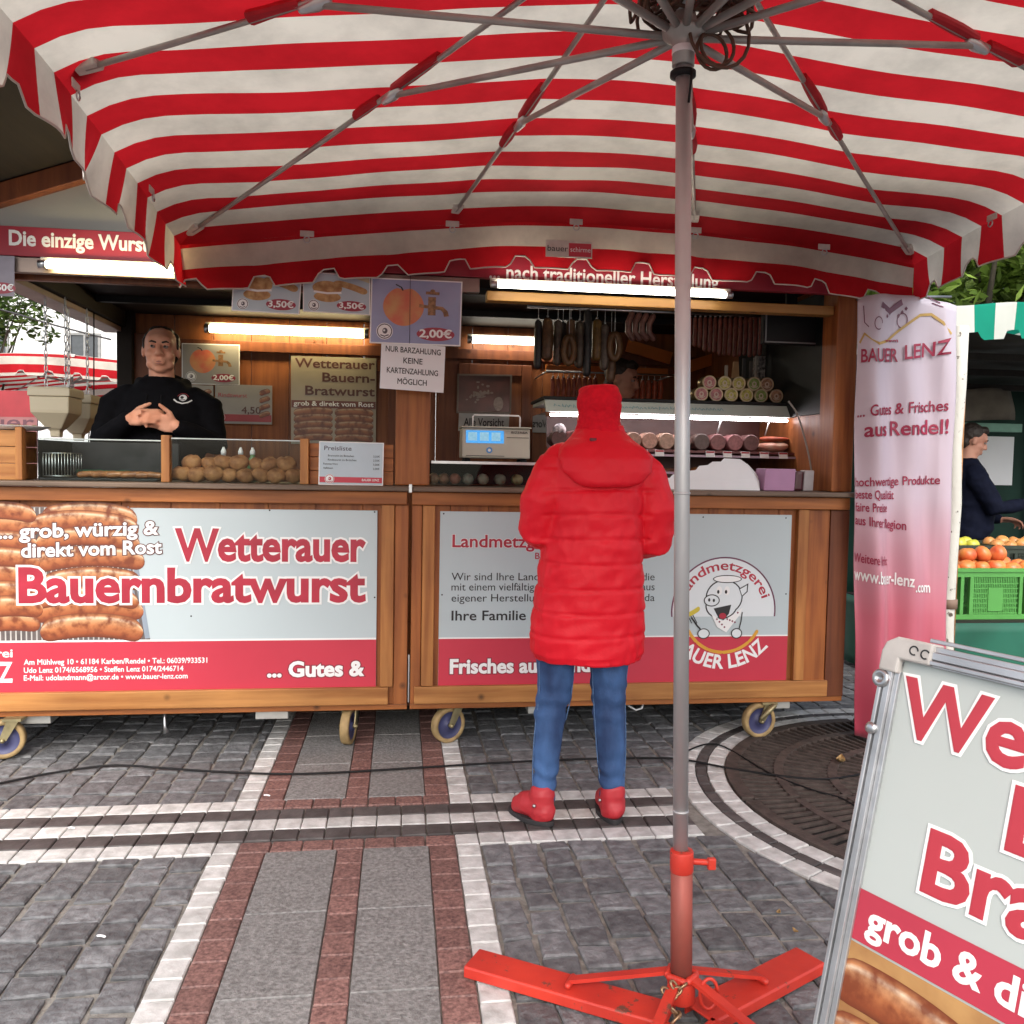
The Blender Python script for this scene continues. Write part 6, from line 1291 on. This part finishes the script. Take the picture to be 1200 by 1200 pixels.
bline('hochwertige Produkte', .005, 571, .64, .042, M_BRED, slope=.03); bline('beste Qualität', .005, 585, .32, .042, M_BRED); bline('faire Preise', .005, 600, .26, .042, M_BRED); bline('aus Ihrer Region', .005, 615, .40, .044, M_BRED, slope=-.06)
bline('Weitere Infos:', .005, 659, .28, .044, M_BRED, slope=-.05); bline('www.bauer-lenz', .005, 680, .46, .058, M_WHITE, .02, slope=-.06); bline('.com', .475, 692, .14, .05, M_WHITE, .02, slope=-.05)
mb = MB(); z0 = bz(1060, 396); mb.stroke(BN, [(.02, z0 - .03), (.06, z0 + .02), (.11, z0 - .01), (.17, z0 - .035), (.24, z0 - .02), (.32, z0 + .03), (.40, z0 + .065), (.48, z0 + .10), (.55, z0 + .10), (.62, z0 + .06), (.68, z0 + .01)], .014, .004); mb.build('printed_garland', M_BGOLD, bn)
mb = MB(); z1 = bz(1045, 370); mb.arc(BN, .36, z1 - .02, .035, 0, 360, .006, .003, 18); mb.arc(BN, .16, z1 - .03, .03, 0, 300, .005, .003, 16); mb.stroke(BN, [(.18, z1 + .06), (.26, z1 + .03), (.36, z1 + .07)], .03, .003); mb.stroke(BN, [(.05, z1 + .05), (.06, z1 - .03), (.09, z1 - .05)], .006, .003)
for k in range(8): mb.disc(BN, .21 + .025 * k, z1 + .05 - .03 * ((k * 3) % 4) * .5, .011, .011, .0035, 4)
mb.stroke(BN, [(.52, z1 + .08), (.60, z1 + .05)], .006, .003); mb.stroke(BN, [(.55, z1 + .05), (.62, z1 + .03)], .005, .003); mb.build('printed_emblem', mat('plum_line_print', (.16, .04, .09)), bn)
mb = MB(); mb.tube([BN(.0, 2.2, -.0) + Vector((0, .004, .012)), BN(BU * .98, 2.2, 0) + Vector((-.02, .004, .012))], .006, 8); mb.tube([(2.26, 4.0, 2.215), (2.26, 4.066, 2.215)], .006, 6); mb.build('banner_rod', M_STEEL, bn)
mw = mat('flaking_white_post', (.66, .66, .60), .7, col2=(.60, .59, .53), scale=6, bump=.4, bscale=30)
_t = mw.node_tree; _b = _t.nodes['Principled BSDF']; _src = _b.inputs['Base Color'].links[0].from_socket; _tc = [n for n in _t.nodes if n.type == 'TEX_COORD'][0]
_n = _t.nodes.new('ShaderNodeTexNoise'); _n.inputs['Scale'].default_value = 24; _n.inputs['Detail'].default_value = 6; _t.links.new(_tc.outputs['Object'], _n.inputs[0])
_g = _t.nodes.new('ShaderNodeMapRange'); _g.inputs[1].default_value = .64; _g.inputs[2].default_value = .70; _t.links.new(_n.outputs[0], _g.inputs[0])
_x = _t.nodes.new('ShaderNodeMix'); _x.data_type = 'RGBA'; _x.inputs[7].default_value = (.10, .08, .06, 1); _t.links.new(_g.outputs[0], _x.inputs[0]); _t.links.new(_src, _x.inputs[6]); _t.links.new(_x.outputs[2], _b.inputs['Base Color'])
wp = thing('wooden_post', 'white post with flaking paint and rusty edge, behind the cloth banner', 'post', (2.80, 4.02, 0))
mb = MB(); zs_ = [0, .3, .6, .9, 1.2, 1.5, 1.8, 2.1]; mb.tube([(2.795 + .006 * math.sin(z * 7), 4.02, z) for z in zs_], [.036 + .003 * math.sin(z * 11) for z in zs_], 12); mb.build('shaft', mw, wp)
mb = MB(); mb.tube([(2.838, 4.03, .02), (2.834, 4.03, 2.05)], .010, 8); mb.build('rusty_edge', mat('orange_rust', (.42, .20, .07), .8, amt=.5, scale=30), wp)
mb = MB(); z = at(1112, 708, Y=4.0).z; mb.lathe([(.037, -.025), (.043, -.023), (.043, .023), (.037, .025)], (2.797, 4.02, z), 16); mb.build('clamp_band', mat('brown_tape', (.26, .17, .12), .6), wp)

# ================================================================== PEOPLE
from mathutils.bvhtree import BVHTree
def add_head(mb, c):
    """head facing -Y around the centre between the ears"""
    e = lambda o, r_, M=None: mb.ell(c + Vector(o), r_, 18, 12, M)
    e((0, .012, .035), (.077, .096, .095)); e((0, -.012, -.035), (.066, .076, .078)); e((0, -.048, -.092), (.034, .030, .024)); e((0, -.055, .045), (.060, .038, .045))
    for s in (-1, 1):
        e((s * .040, -.052, -.024), (.026, .030, .028)); e((s * .080, .010, .0), (.009, .020, .033)); e((s * .030, -.080, .034), (.026, .012, .009)); e((s * .014, -.094, -.028), (.011, .012, .009)); e((s * .036, -.03, -.07), (.028, .034, .028))
    mb.capsule([c + Vector((0, -.084, .025)), c + Vector((0, -.100, -.004)), c + Vector((0, -.108, -.022))], [.010, .013, .014], 10)
    e((0, -.083, -.060), (.030, .014, .012)); e((0, -.080, -.072), (.026, .014, .010))
def add_hand(mb, wrist, d, n, curl=.35, thumb_up=None, spread=.05, s=1.0):
    """palm and five bent fingers; d = finger direction, n = the way the palm faces"""
    d = Vector(d).normalized(); n = Vector(n); n = (n - d * n.dot(d)).normalized(); t = d.cross(n)          # thumb side
    if thumb_up is not None and t.dot(Vector(thumb_up)) < 0: t = -t
    W = Vector(wrist)
    for k, (off, L) in enumerate(((.030, .092), (.010, .097), (-.011, .092), (-.030, .083))):
        mb.capsule([W + t * off * .55 * s, W + d * L * .55 * s + t * off * s, W + d * L * s + t * off * s], [.017 * s, .0165 * s, .0125 * s], 8)
        p = W + d * L * s + t * off * s; a = 0; P = [p]; fl = (.043, .048, .044, .034)[k] * s; ax = d.cross(n)
        for j, f in enumerate((1.0, .68, .55)):
            a += curl * (1 + .25 * j) + .06 * k; dd = d * math.cos(a) + n * math.sin(a) + t * (spread * (1.5 - k)); p = p + dd.normalized() * fl * f; P.append(p)
        mb.capsule(P, [.0105 * s, .0098 * s, .009 * s, .0075 * s], 8)
    b = W + d * .025 * s + t * .026 * s; mb.capsule([b, b + (d * .5 + t * .8 + n * .25).normalized() * .042 * s, b + (d * .5 + t * .8 + n * .25).normalized() * .042 * s + (d * .85 + t * .4 + n * .2).normalized() * .034 * s, b + (d * .5 + t * .8 + n * .25).normalized() * .042 * s + (d * .85 + t * .4 + n * .2).normalized() * .058 * s], [.017 * s, .013 * s, .0115 * s, .009 * s], 8)
def ering(c, rx, ry, n=24, p=1.0):
    return [Vector((c[0] + rx * math.copysign(abs(math.cos(a)) ** p, math.cos(a)), c[1] + ry * math.copysign(abs(math.sin(a)) ** p, math.sin(a)), c[2])) for a in [2 * math.pi * k / n for k in range(n)]]
def person(label, loc, yaw, H, arms, top_m, leg_m, hair='short', wide=1.0, belly=0, voxel=.008, head_turn=0, head_tilt=0, head_roll=0, top_z=.88, skin=None, hood=False, shoe_m=None, clothe=True, hands=True, legs=None, hw=1.0):
    t = thing('person', label, 'person', loc); k = H / 1.75; T = Matrix.Translation(loc) @ Matrix.Rotation(R(yaw), 4, 'Z') @ Matrix.Scale(k, 4); skin = skin or M_SKIN
    hc = Vector((0, -.015, 1.63)); HM = Matrix.Translation(hc) @ Matrix.Rotation(R(head_turn), 4, 'Z') @ Matrix.Rotation(R(head_tilt), 4, 'X') @ Matrix.Rotation(R(head_roll), 4, 'Y') @ Matrix.Translation(-hc)
    b = MB(); h = MB(); add_head(h, hc); b.add([HM @ Vector((v[0] * hw, v[1], v[2])) for v in h.v], h.f); b.capsule([(0, .025, 1.42), (0, .012, 1.50), (0, .0, 1.575)], [.070, .064, .062], 14)
    tors = [(0, .0, .84, .155, .105), (0, 0, .95, .165, .115), (0, -.0, 1.08, .150, .11), (0, .0, 1.22, .165, .115), (0, .01, 1.34, .180, .110), (0, .015, 1.42, .155, .085), (0, .02, 1.47, .08, .06)]
    b.loft([ering((x, y, z), rx * wide, ry * (1 + (wide - 1) * .6)) for x, y, z, rx, ry in tors])
    for s in (-1, 1):
        if legs: b.capsule(legs[0 if s < 0 else 1], [.06, .05, .032, .02], 12); continue
        b.capsule([(s * .09, 0, .88), (s * .10, -.01, .50), (s * .10, .02, .09)], [.085, .056, .042], 12); b.capsule([(s * .10, .03, .045), (s * .115, -.10, .035), (s * .12, -.16, .03)], [.042, .040, .03], 10)
    for s, (el, wr, fd, pn, tu, cu) in zip((-1, 1), arms):
        b.capsule([(s * .135 * wide, .015, 1.37), (s * .175 * wide, .012, 1.315), el, wr], [.05, .054, .042, .030], 12)
        if hands: add_hand(b, wr, fd, pn, cu, tu, s=1.0)
    me = fuse('body', b, skin, voxel, 2); me.transform(T); body = link('body', me, t)
    def piece(nm, mb, m, par, smooth=True, M=HM):
        me = mb.mesh(nm, m); me.transform(T @ M); me.polygons.foreach_set('use_smooth', [True] * len(me.polygons)); return link(nm, me, par)
    for s in (-1, 1):
        q = hc + Vector((s * .031, -.078, .015)); mb = MB(); mb.ell(q, (.0135, .0125, .0105), 14, 10); ey = piece('eye', mb, mat('eye_white', (.36, .30, .27), .5), t)
        mb = MB(); mb.ell(q + Vector((-.003, -.0095, 0)), (.0062, .0045, .0062), 12, 8); piece('iris', mb, mat('dark_iris', (.02, .016, .012), .3), ey)
        mb = MB(); mb.capsule([q + Vector((-s * .014, -.012, .019)), q + Vector((s * .004, -.013, .024)), q + Vector((s * .020, -.004, .018))], [.0045, .005, .003], 8); piece('eyebrow', mb, M_HAIR, t)
        mb = MB(); mb.capsule([q + Vector((-s * .013, -.006, .006)), q + Vector((0, -.0085, .010)), q + Vector((s * .013, -.003, .006))], [.0045, .0062, .0045], 8); piece('eyelid', mb, skin, ey)
    mb = MB(); mb.capsule([hc + Vector((-.021, -.088, -.066)), hc + Vector((0, -.0955, -.063)), hc + Vector((.021, -.088, -.066))], [.002, .0045, .002], 8); mb.capsule([hc + Vector((-.018, -.086, -.073)), hc + Vector((0, -.0935, -.074)), hc + Vector((.018, -.086, -.073))], [.002, .005, .002], 8); piece('lips', mb, mat('lips', (.50, .20, .16), .5), t)
    hb = MB(); rnd = random.Random(5)
    if hair == 'hidden': hb.ell(hc + Vector((0, .02, .05)), (.070, .085, .066), 24, 16)
    elif hair == 'short': hb.ell(hc + Vector((0, .030, .052)), (.084, .094, .092), 24, 16); hb.ell(hc + Vector((0, -.045, .105)), (.058, .040, .035), 18, 10); hb.ell(hc + Vector((0, .06, -.02)), (.068, .05, .06), 18, 10)
    else:       # thinning on top: sides and back only
        hb.ell(hc + Vector((0, .050, .0)), (.0795, .062, .074), 24, 16); hb.ell(hc + Vector((0, .028, .108)), (.058, .070, .029), 18, 10)
        for s in (-1, 1): hb.ell(hc + Vector((s * .073, .008, .035)), (.009, .030, .040), 14, 10); hb.ell(hc + Vector((s * .048, .055, .070)), (.034, .052, .042), 14, 10)
    hm = fuse('hair', hb, M_HAIR, .007, 2, lambda c, n: .004 * mnoise.noise(c * 60)); hm.transform(T @ HM @ Matrix.Diagonal((hw * (1.03 if hw > 1 else 1), 1, 1, 1))); link('hair', hm, t)
    if clothe:
        c = MB(); bel = belly
        rr = [(0, .0, top_z, .185, .13), (0, -.01 - bel * .3, top_z + .07, .195, .14 + bel * .8), (0, -.01 - bel * .5, 1.08, .190, .14 + bel), (0, 0 - bel * .2, 1.24, .200, .140 + bel * .4), (0, .01, 1.36, .205, .13), (0, .015, 1.42, .175, .105), (0, .02, 1.46, .115, .085), (0, .02, 1.49, .080, .074), (0, .02, 1.50, .075, .068)]
        c.loft([ering((x, y, z), rx * wide, ry * (1 + (wide - 1) * .6)) for x, y, z, rx, ry in rr])
        for s, (el, wr, fd, pn, tu, cu) in zip((-1, 1), arms): c.capsule([(s * .150 * wide, .015, 1.395), (s * .20 * wide, .01, 1.345), Vector(el), Vector(el).lerp(Vector(wr), .55), Vector(el).lerp(Vector(wr), .93)], [.068, .080 * wide ** .3, .068 * wide ** .5, .056, .044], 14)
        if hood: c.ell((0, .10, 1.46), (.135, .055, .075), 20, 12); c.capsule([(-.11, .06, 1.47), (-.085, -.035, 1.455), (-.02, -.095, 1.40)], [.036, .026, .014], 10); c.capsule([(.11, .06, 1.47), (.085, -.035, 1.455), (.02, -.095, 1.40)], [.036, .026, .014], 10)
        fold = lambda q, n: .006 * mnoise.noise(Vector((q.x * 7, q.y * 7, q.z * 14))) + .004 * mnoise.noise(Vector((q.x * 18, q.y * 18, q.z * 30)))
        me = fuse('jacket', c, top_m, .010, 3, fold); me.transform(T); jk = link('jacket', me, t)
        c = MB(); c.loft([ering((0, 0, z), rx * (1 + (wide - 1) * .7), ry + bel * .3) for z, rx, ry in ((.80, .16, .12), (.90, .182, .128), (.97, .178, .124))])
        for s in (-1, 1): c.capsule([(s * .092, 0, .86), (s * .10, -.012, .50), (s * .10, .015, .10)], [.096, .068, .056], 14)
        me = fuse('trousers', c, leg_m, .011, 3, fold); me.transform(T); link('trousers', me, t)
        for s in (-1, 1):
            c = MB(); c.capsule([(s * .10, .035, .052), (s * .115, -.10, .044), (s * .12, -.175, .036)], [.050, .047, .036], 12); c.capsule([(s * .10, .02, .05), (s * .10, .018, .11)], [.05, .047], 12); me = fuse('shoe', c, shoe_m or M_BLACK, .008, 2)
            for v in me.vertices: v.co.z = max(v.co.z, .003)
            me.transform(T); link('shoe', me, t)
        t_jk = jk
    else: t_jk = None
    return t, t_jk, T
M_HOODY = mat('black_hoodie', (.006, .006, .008), .9, amt=.3, scale=30, bump=.15, bscale=150, spec=.1); M_NAVY = mat('navy_jacket', (.006, .008, .02), .85, amt=.3, scale=20, spec=.1); M_TROU = mat('dark_trousers', (.025, .025, .03), .8)
# ---- the man in black behind the left counter: forearms raised, hands clasped before his chest
mx = at(188, 430, Y=4.9).x; mfl = .2355
M_SKIN2 = mat('ruddy_skin', (.80, .42, .29), .5, col2=(.68, .30, .19), scale=10, bump=.04, bscale=120, spec=.4)
man, jk, MT = person('stout man in a black hoodie with hands clasped, behind the left counter', (mx + .005, 4.90, mfl), 7, 1.83,
    [((-.265, -.06, 1.165), (-.112, -.265, 1.265), (.93, -.12, .20), (.15, .85, -.45), (0, 0, 1), .42), ((.265, -.06, 1.155), (.102, -.25, 1.235), (-.92, .05, .30), (-.1, -.9, -.2), (0, 0, 1), .30)],
    M_HOODY, M_TROU, 'thin', 1.12, .05, .0065, hw=1.07, head_turn=2, head_tilt=-2, head_roll=0, skin=M_SKIN2, hood=True)
bv = BVHTree.FromPolygons([v.co[:] for v in jk.data.vertices], [tuple(p.vertices) for p in jk.data.polygons])
def on_chest(x, z):
    h = bv.ray_cast(Vector((x, 4.0, z)), Vector((0, 1, 0))); return h[0] if h[0] is not None else Vector((x, 4.7, z))
q0 = at(209, 466, Y=4.72)
def FCH(x, y, d): p = on_chest(q0.x + x, q0.z + y); return Vector((p.x, p.y - d - .0025, p.z))
mb = MB(); mb.disc(FCH, 0, .006, .018, .018, .001, 16); mb.stroke(FCH, [(-.042, -.004), (-.025, -.018), (0, -.025), (.025, -.018), (.042, -.004)], .007, .0015); mb.m = 1; mb.disc(FCH, -.004, .008, .008, .008, .002, 10); mb.stroke(FCH, [(-.012, -.006), (.012, -.004)], .004, .002)
mb.m = 2; mb.arc(FCH, 0, .004, .026, 20, 160, .003, .0015, 14); mb.build('chest_emblem', [M_PAPER, M_INK, mat('dark_red_thread', (.35, .03, .04), .6)], jk)
mb = MB()
for s in (-1, 1):
    p = on_chest(mx + s * .035, 1.70); mb.tube([p + Vector((0, -.006, 0)), on_chest(mx + s * .04, 1.64) + Vector((0, -.006, 0)), on_chest(mx + s * .036, 1.58) + Vector((0, -.006, 0))], .003, 6)
mb.build('drawstring', M_BLACK, jk)
# ---- dark-haired seller half hidden behind the display
sx_ = at(726, 445, Y=5.42).x
person('dark-haired seller in dark clothes behind the display, mostly hidden by the red hat', (sx_, 5.42, mfl), 60, 1.80,
    [((-.24, -.05, 1.12), (-.15, -.30, 1.08), (.3, -.9, 0), (0, 0, -1), (1, 0, 0), .3), ((.24, -.05, 1.12), (.15, -.30, 1.08), (-.3, -.9, 0), (0, 0, -1), (-1, 0, 0), .3)], mat('dark_brown_smock', (.05, .02, .018), .8), M_TROU, 'short', 1.0, 0, .010, head_tilt=10)
# ---- fruit seller at the right edge: profile, looking down to the right, one hand out
fx = at(1140, 527, Y=6.05).x
person('dark-haired fruit seller in a navy jacket, in profile reaching right over the crates', (fx, 6.08, 0), 72, 1.72,
    [((-.25, -.12, 1.12), (-.14, -.36, 1.16), (.1, -.95, .12), (.3, 0, -.9), (1, 0, .3), .5), ((.25, -.03, 1.10), (.12, -.28, 1.02), (-.1, -.95, 0), (-.3, 0, -.9), (-1, 0, .3), .4)], M_NAVY, M_TROU, 'short', 1.12, .02, .009, head_tilt=18)
# ---- the woman in the red coat, seen from behind
wx, wy = .725, 3.16
M_COAT = mat('red_down_coat', (.80, .010, .026), .5, col2=(.72, .007, .02), scale=5, bump=.1, bscale=130, spec=.3); M_HAT = mat('red_knit_hat', (.74, .010, .026), .85, amt=.15, scale=60, bump=.25, bscale=160, spec=.15)
M_JEAN = mat('blue_denim', (.060, .145, .34), .8, col2=(.010, .026, .085), scale=7, stretch=(1, 1, .45), detail=8, bump=.25, bscale=200)
M_BOOT = mat('coral_red_leather', (.52, .03, .04), .5, amt=.2, scale=12, bump=.1)
wom, _, WT = person('woman in a red quilted coat and red hat, blue jeans, seen from behind', (.742, wy, 0), 180, 1.66,
    [((-.20, -.0, 1.12), (-.13, -.25, 1.10), (.3, -.95, 0), (.9, .2, -.2), (0, 0, 1), .5), ((.21, .0, 1.16), (.15, -.25, 1.13), (-.3, -.95, 0), (-.9, .2, -.2), (0, 0, 1), .5)], None, None, 'hidden', 1.0, 0, .010, clothe=False, legs=([(-.08, 0, .86), (-.066, 0, .5), (-.068, 0, .2), (-.070, -.0, .15)], [(.11, 0, .86), (.155, 0, .5), (.182, 0, .2), (.192, 0, .14)]))
wb_ = [c for c in wom.children if c.name.startswith('body')][0]
def X3(px, py, Y=3.14): return at(px, py, Y=Y).x
c = MB()
prof = [(.632, 629, 750), (.66, 625, 752), (.72, 623, 753), (.82, 627, 752.5), (.92, 632, 752), (1.02, 636, 751.5), (1.12, 640, 751), (1.22, 641, 752), (1.32, 640, 755), (1.39, 645, 757), (1.435, 655, 748), (1.465, 674, 735), (1.50, 679, 732), (1.515, 682, 730)]
rings = []
for z, a, b in prof:
    py = 548 + (1.36 - z) * 1000 / 3.1; x0, x1 = X3(a, py), X3(b, py); ry = .165 if z < 1.3 else (.14 if z < 1.42 else (.115 if z < 1.45 else .09)); rings.append(ering(((x0 + x1) / 2, wy - .005, z), (x1 - x0) / 2, ry, 40, .9))
c.loft(rings)
c.capsule([(.605, wy, 1.385), (.565, wy - .01, 1.33), (.525, wy - .02, 1.22), (.515, wy - .015, 1.125), (.55, wy + .13, 1.10), (.60, wy + .23, 1.115)], [.066, .078, .082, .075, .066, .056], 18)
c.capsule([(.875, wy, 1.385), (.918, wy - .01, 1.33), (.955, wy - .02, 1.20), (.955, wy - .015, 1.085), (.92, wy + .13, 1.06), (.87, wy + .23, 1.08)], [.066, .079, .084, .077, .068, .056], 18)
def quilt(q, n):
    zz = q.z + .018 * mnoise.noise(Vector((q.x * 3.2, q.y * 3.2, q.z * 1.5))) + .02 * (q.x - wx) ** 2 * 10 * (1 if q.z < .95 else 0)
    ph = ((zz - .655) / .088) % 1; b = 1 - abs(2 * ph - 1) ** 10 if zz > .655 else .6
    if abs(q.x - wx) > .205 and zz > .98: b = .6 + .15 * (b - .6)
    if zz > 1.40: b = .6
    return .0085 * (b - .5) + .0045 * mnoise.noise(Vector((q.x * 9, q.y * 9, q.z * 6))) + .0055 * mnoise.noise(Vector((q.x * 13 + q.z * 9, q.y * 13, q.z * 24 - q.x * 10))) + .0035 * mnoise.noise(Vector((q.x * 38, q.y * 38, q.z * 20))) * (1 + mnoise.noise(q * 5))
coat = link('coat', fuse('coat', c, M_COAT, .0075, 3, quilt), wom)
c = MB(); hx = .742
hr = [(1.285, .085, .03, wy - .158), (1.30, .125, .05, wy - .150), (1.34, .165, .075, wy - .125), (1.39, .178, .105, wy - .085), (1.43, .160, .115, wy - .05), (1.462, .120, .105, wy - .03), (1.49, .096, .098, wy - .01), (1.505, .088, .092, wy)]
c.loft([ering((hx + (.0 if z > 1.4 else .004), y, z), rx, ry, 36) for z, rx, ry, y in hr])
link('hood', fuse('hood', c, M_COAT, .0075, 2, lambda q, n: .005 * mnoise.noise(Vector((q.x * 9, q.y * 9, q.z * 12))) + .002 * mnoise.noise(q * 40)), coat)
c = MB(); c.loft([ering((hx, wy + .008, z), r_ + .0025, r_ * 1.32, 36) for z, r_ in ((1.470, .087), (1.487, .090), (1.505, .085), (1.516, .079), (1.53, .0765), (1.56, .0785), (1.59, .0815), (1.61, .0805), (1.63, .075), (1.648, .070), (1.659, .060), (1.664, .045))])
link('hat', fuse('hat', c, M_HAT, .006, 2, lambda q, n: .0075 * mnoise.noise(Vector((q.x * 11, q.y * 11, q.z * 26))) + .005 * mnoise.noise(Vector((q.x * 20 + q.z * 30, q.y * 20, q.z * 34 - q.x * 16))) + .002 * mnoise.noise(q * 60)), wom)
mb = MB(); p = at(697, 515, Y=wy - .16); mb.box(p.x - .012, p.x + .012, wy - .139, wy - .128, p.z - .006, p.z + .006); mb.build('coat_tag', mat('dark_red_tag', (.16, .01, .02), .5), coat, .002)
def wrk(q, n):
    band = math.sin(q.z * 95 + 2.2 * mnoise.noise(Vector((q.x * 16, q.y * 16, q.z * 7)))); k_ = math.exp(-((q.z - .46) / .06) ** 2) + math.exp(-((q.z - .17) / .08) ** 2) + .25; return .0065 * band * k_ * (.5 + .5 * mnoise.noise(Vector((q.x * 20, q.y * 20, q.z * 9)))) + .004 * mnoise.noise(q * 22)
c = MB()
c.loft([ering((wx, wy, z), rx, ry, 28) for z, rx, ry in ((.72, .155, .11), (.80, .165, .12), (.9, .165, .12), (.97, .15, .11))])
for (pts_) in (((652, .645, .073), (651, .50, .067), (646, .44, .062), (641, .28, .052), (637.5, .14, .044), (636, .10, .045)), ((714.5, .645, .075), (714, .50, .068), (714, .44, .064), (716, .28, .055), (717, .14, .046), (717.5, .095, .047))):
    P = [(X3(px, 550 + (1.36 - z) * 320), wy + (.0 if z > .3 else -.015), z) for px, z, r_ in pts_]; c.tube([(P[0][0] + (.02 if px_ < 680 else -.02) * 0, wy, .78)] + P if False else [(P[0][0], wy, .76)] + P, [.085] + [r_ for _, _, r_ in pts_], 20)
jeans = link('jeans', fuse('jeans', c, M_JEAN, .007, 2, wrk), wom)
_bv = BVHTree.FromPolygons([v.co[:] for v in jeans.data.vertices], [tuple(p.vertices) for p in jeans.data.polygons])
for pxs in (((636.5, .62), (633, .50), (630, .40), (626.5, .28), (627.5, .16), (626, .11)), ((731.5, .62), (732, .50), (732, .40), (731, .28), (729, .16), (729, .11)), ((668, .62), (667, .50), (660, .40)), ((697, .62), (696, .50), (697, .40), (700, .28), (703, .14))):
    P = []
    for px, z in pxs:
        h = _bv.find_nearest(Vector((X3(px, 550 + (1.36 - z) * 320), wy - .02, z)))
        if h[0] is not None: P.append(h[0] + h[1] * .0005)
    mb = MB(); mb.tube(smooth_path(P, 4), .0026, 6); mb.build('seam', mat('pale_denim_seam', (.10, .19, .36), .8, amt=.4, scale=200), jeans)
for cx_, cy_, r_ in ((636, wy - .015, .0475), (717.5, wy - .015, .0495)):
    x_ = X3(cx_, 950); mb = MB(); mb.lathe([(r_ - .004, .088), (r_, .089), (r_ + .0008, .098), (r_, .108), (r_ - .003, .109)], (x_, cy_, 0), 24, None, False); mb.build('hem', M_JEAN, jeans)
for px, s in ((632.5, -1), (652, 1), (700, -1), (732, 1)):
    pass
def boot(heel, toe, lab):
    h_, t_ = Vector(heel), Vector(toe); d = (t_ - h_); L = d.length; d.normalize(); c = MB(); up = Vector((0, 0, 1))
    a = h_ + d * .055; c.capsule([a + up * .05, a + up * .085, a + up * .118], [.049, .047, .049], 16); c.capsule([h_ + d * .045 + up * .055, h_ + d * .13 + up * .062, h_ + d * (L - .06) + up * .045], [.047, .047, .039], 14); c.capsule([h_ + d * .06 + up * .08, h_ + d * .14 + up * .066], [.047, .038], 12)
    me = fuse('boot', c, M_BOOT, .007, 2, lambda q, n: .0035 * mnoise.noise(q * 26) + .002 * mnoise.noise(Vector((q.x * 20, q.y * 20, q.z * 80))))
    for v in me.vertices: v.co.z = max(v.co.z, .022)
    b = link('boot', me, wom); sd = Vector((-d.y, d.x, 0)); mb = MB(); out = []
    for k in range(28):
        th = 2 * math.pi * k / 28; u = L / 2 * (1 + math.cos(th)); wd = (.040 + .010 * math.sin(math.pi * u / L)) * math.sin(th) * (1 - .10 * (u > L * .5)); out.append(h_ + d * u + sd * math.copysign(abs(wd) ** .9 * .05 ** .1, wd))
    mb.loft([[p + up * z for p in out] for z in (.0045, .024)]); mb.build('sole', mat('dark_rubber_sole', (.03, .028, .03), .7), b, .003)
    q = h_ + d * .05 + up * .085 + (sd if sd.y < 0 else -sd) * .052; mb = MB(); mb.ell(q, (.007, .007, .007), 10, 8); mb.build('boot_stud', M_STEEL, b)
ya = at(640, 968, Z=0); boot((X3(645, 968), 3.09, 0), (X3(602, 942), 3.26, 0), 'l'); boot((X3(717, 970), 3.08, 0), (X3(717, 945), 3.32, 0), 'r')
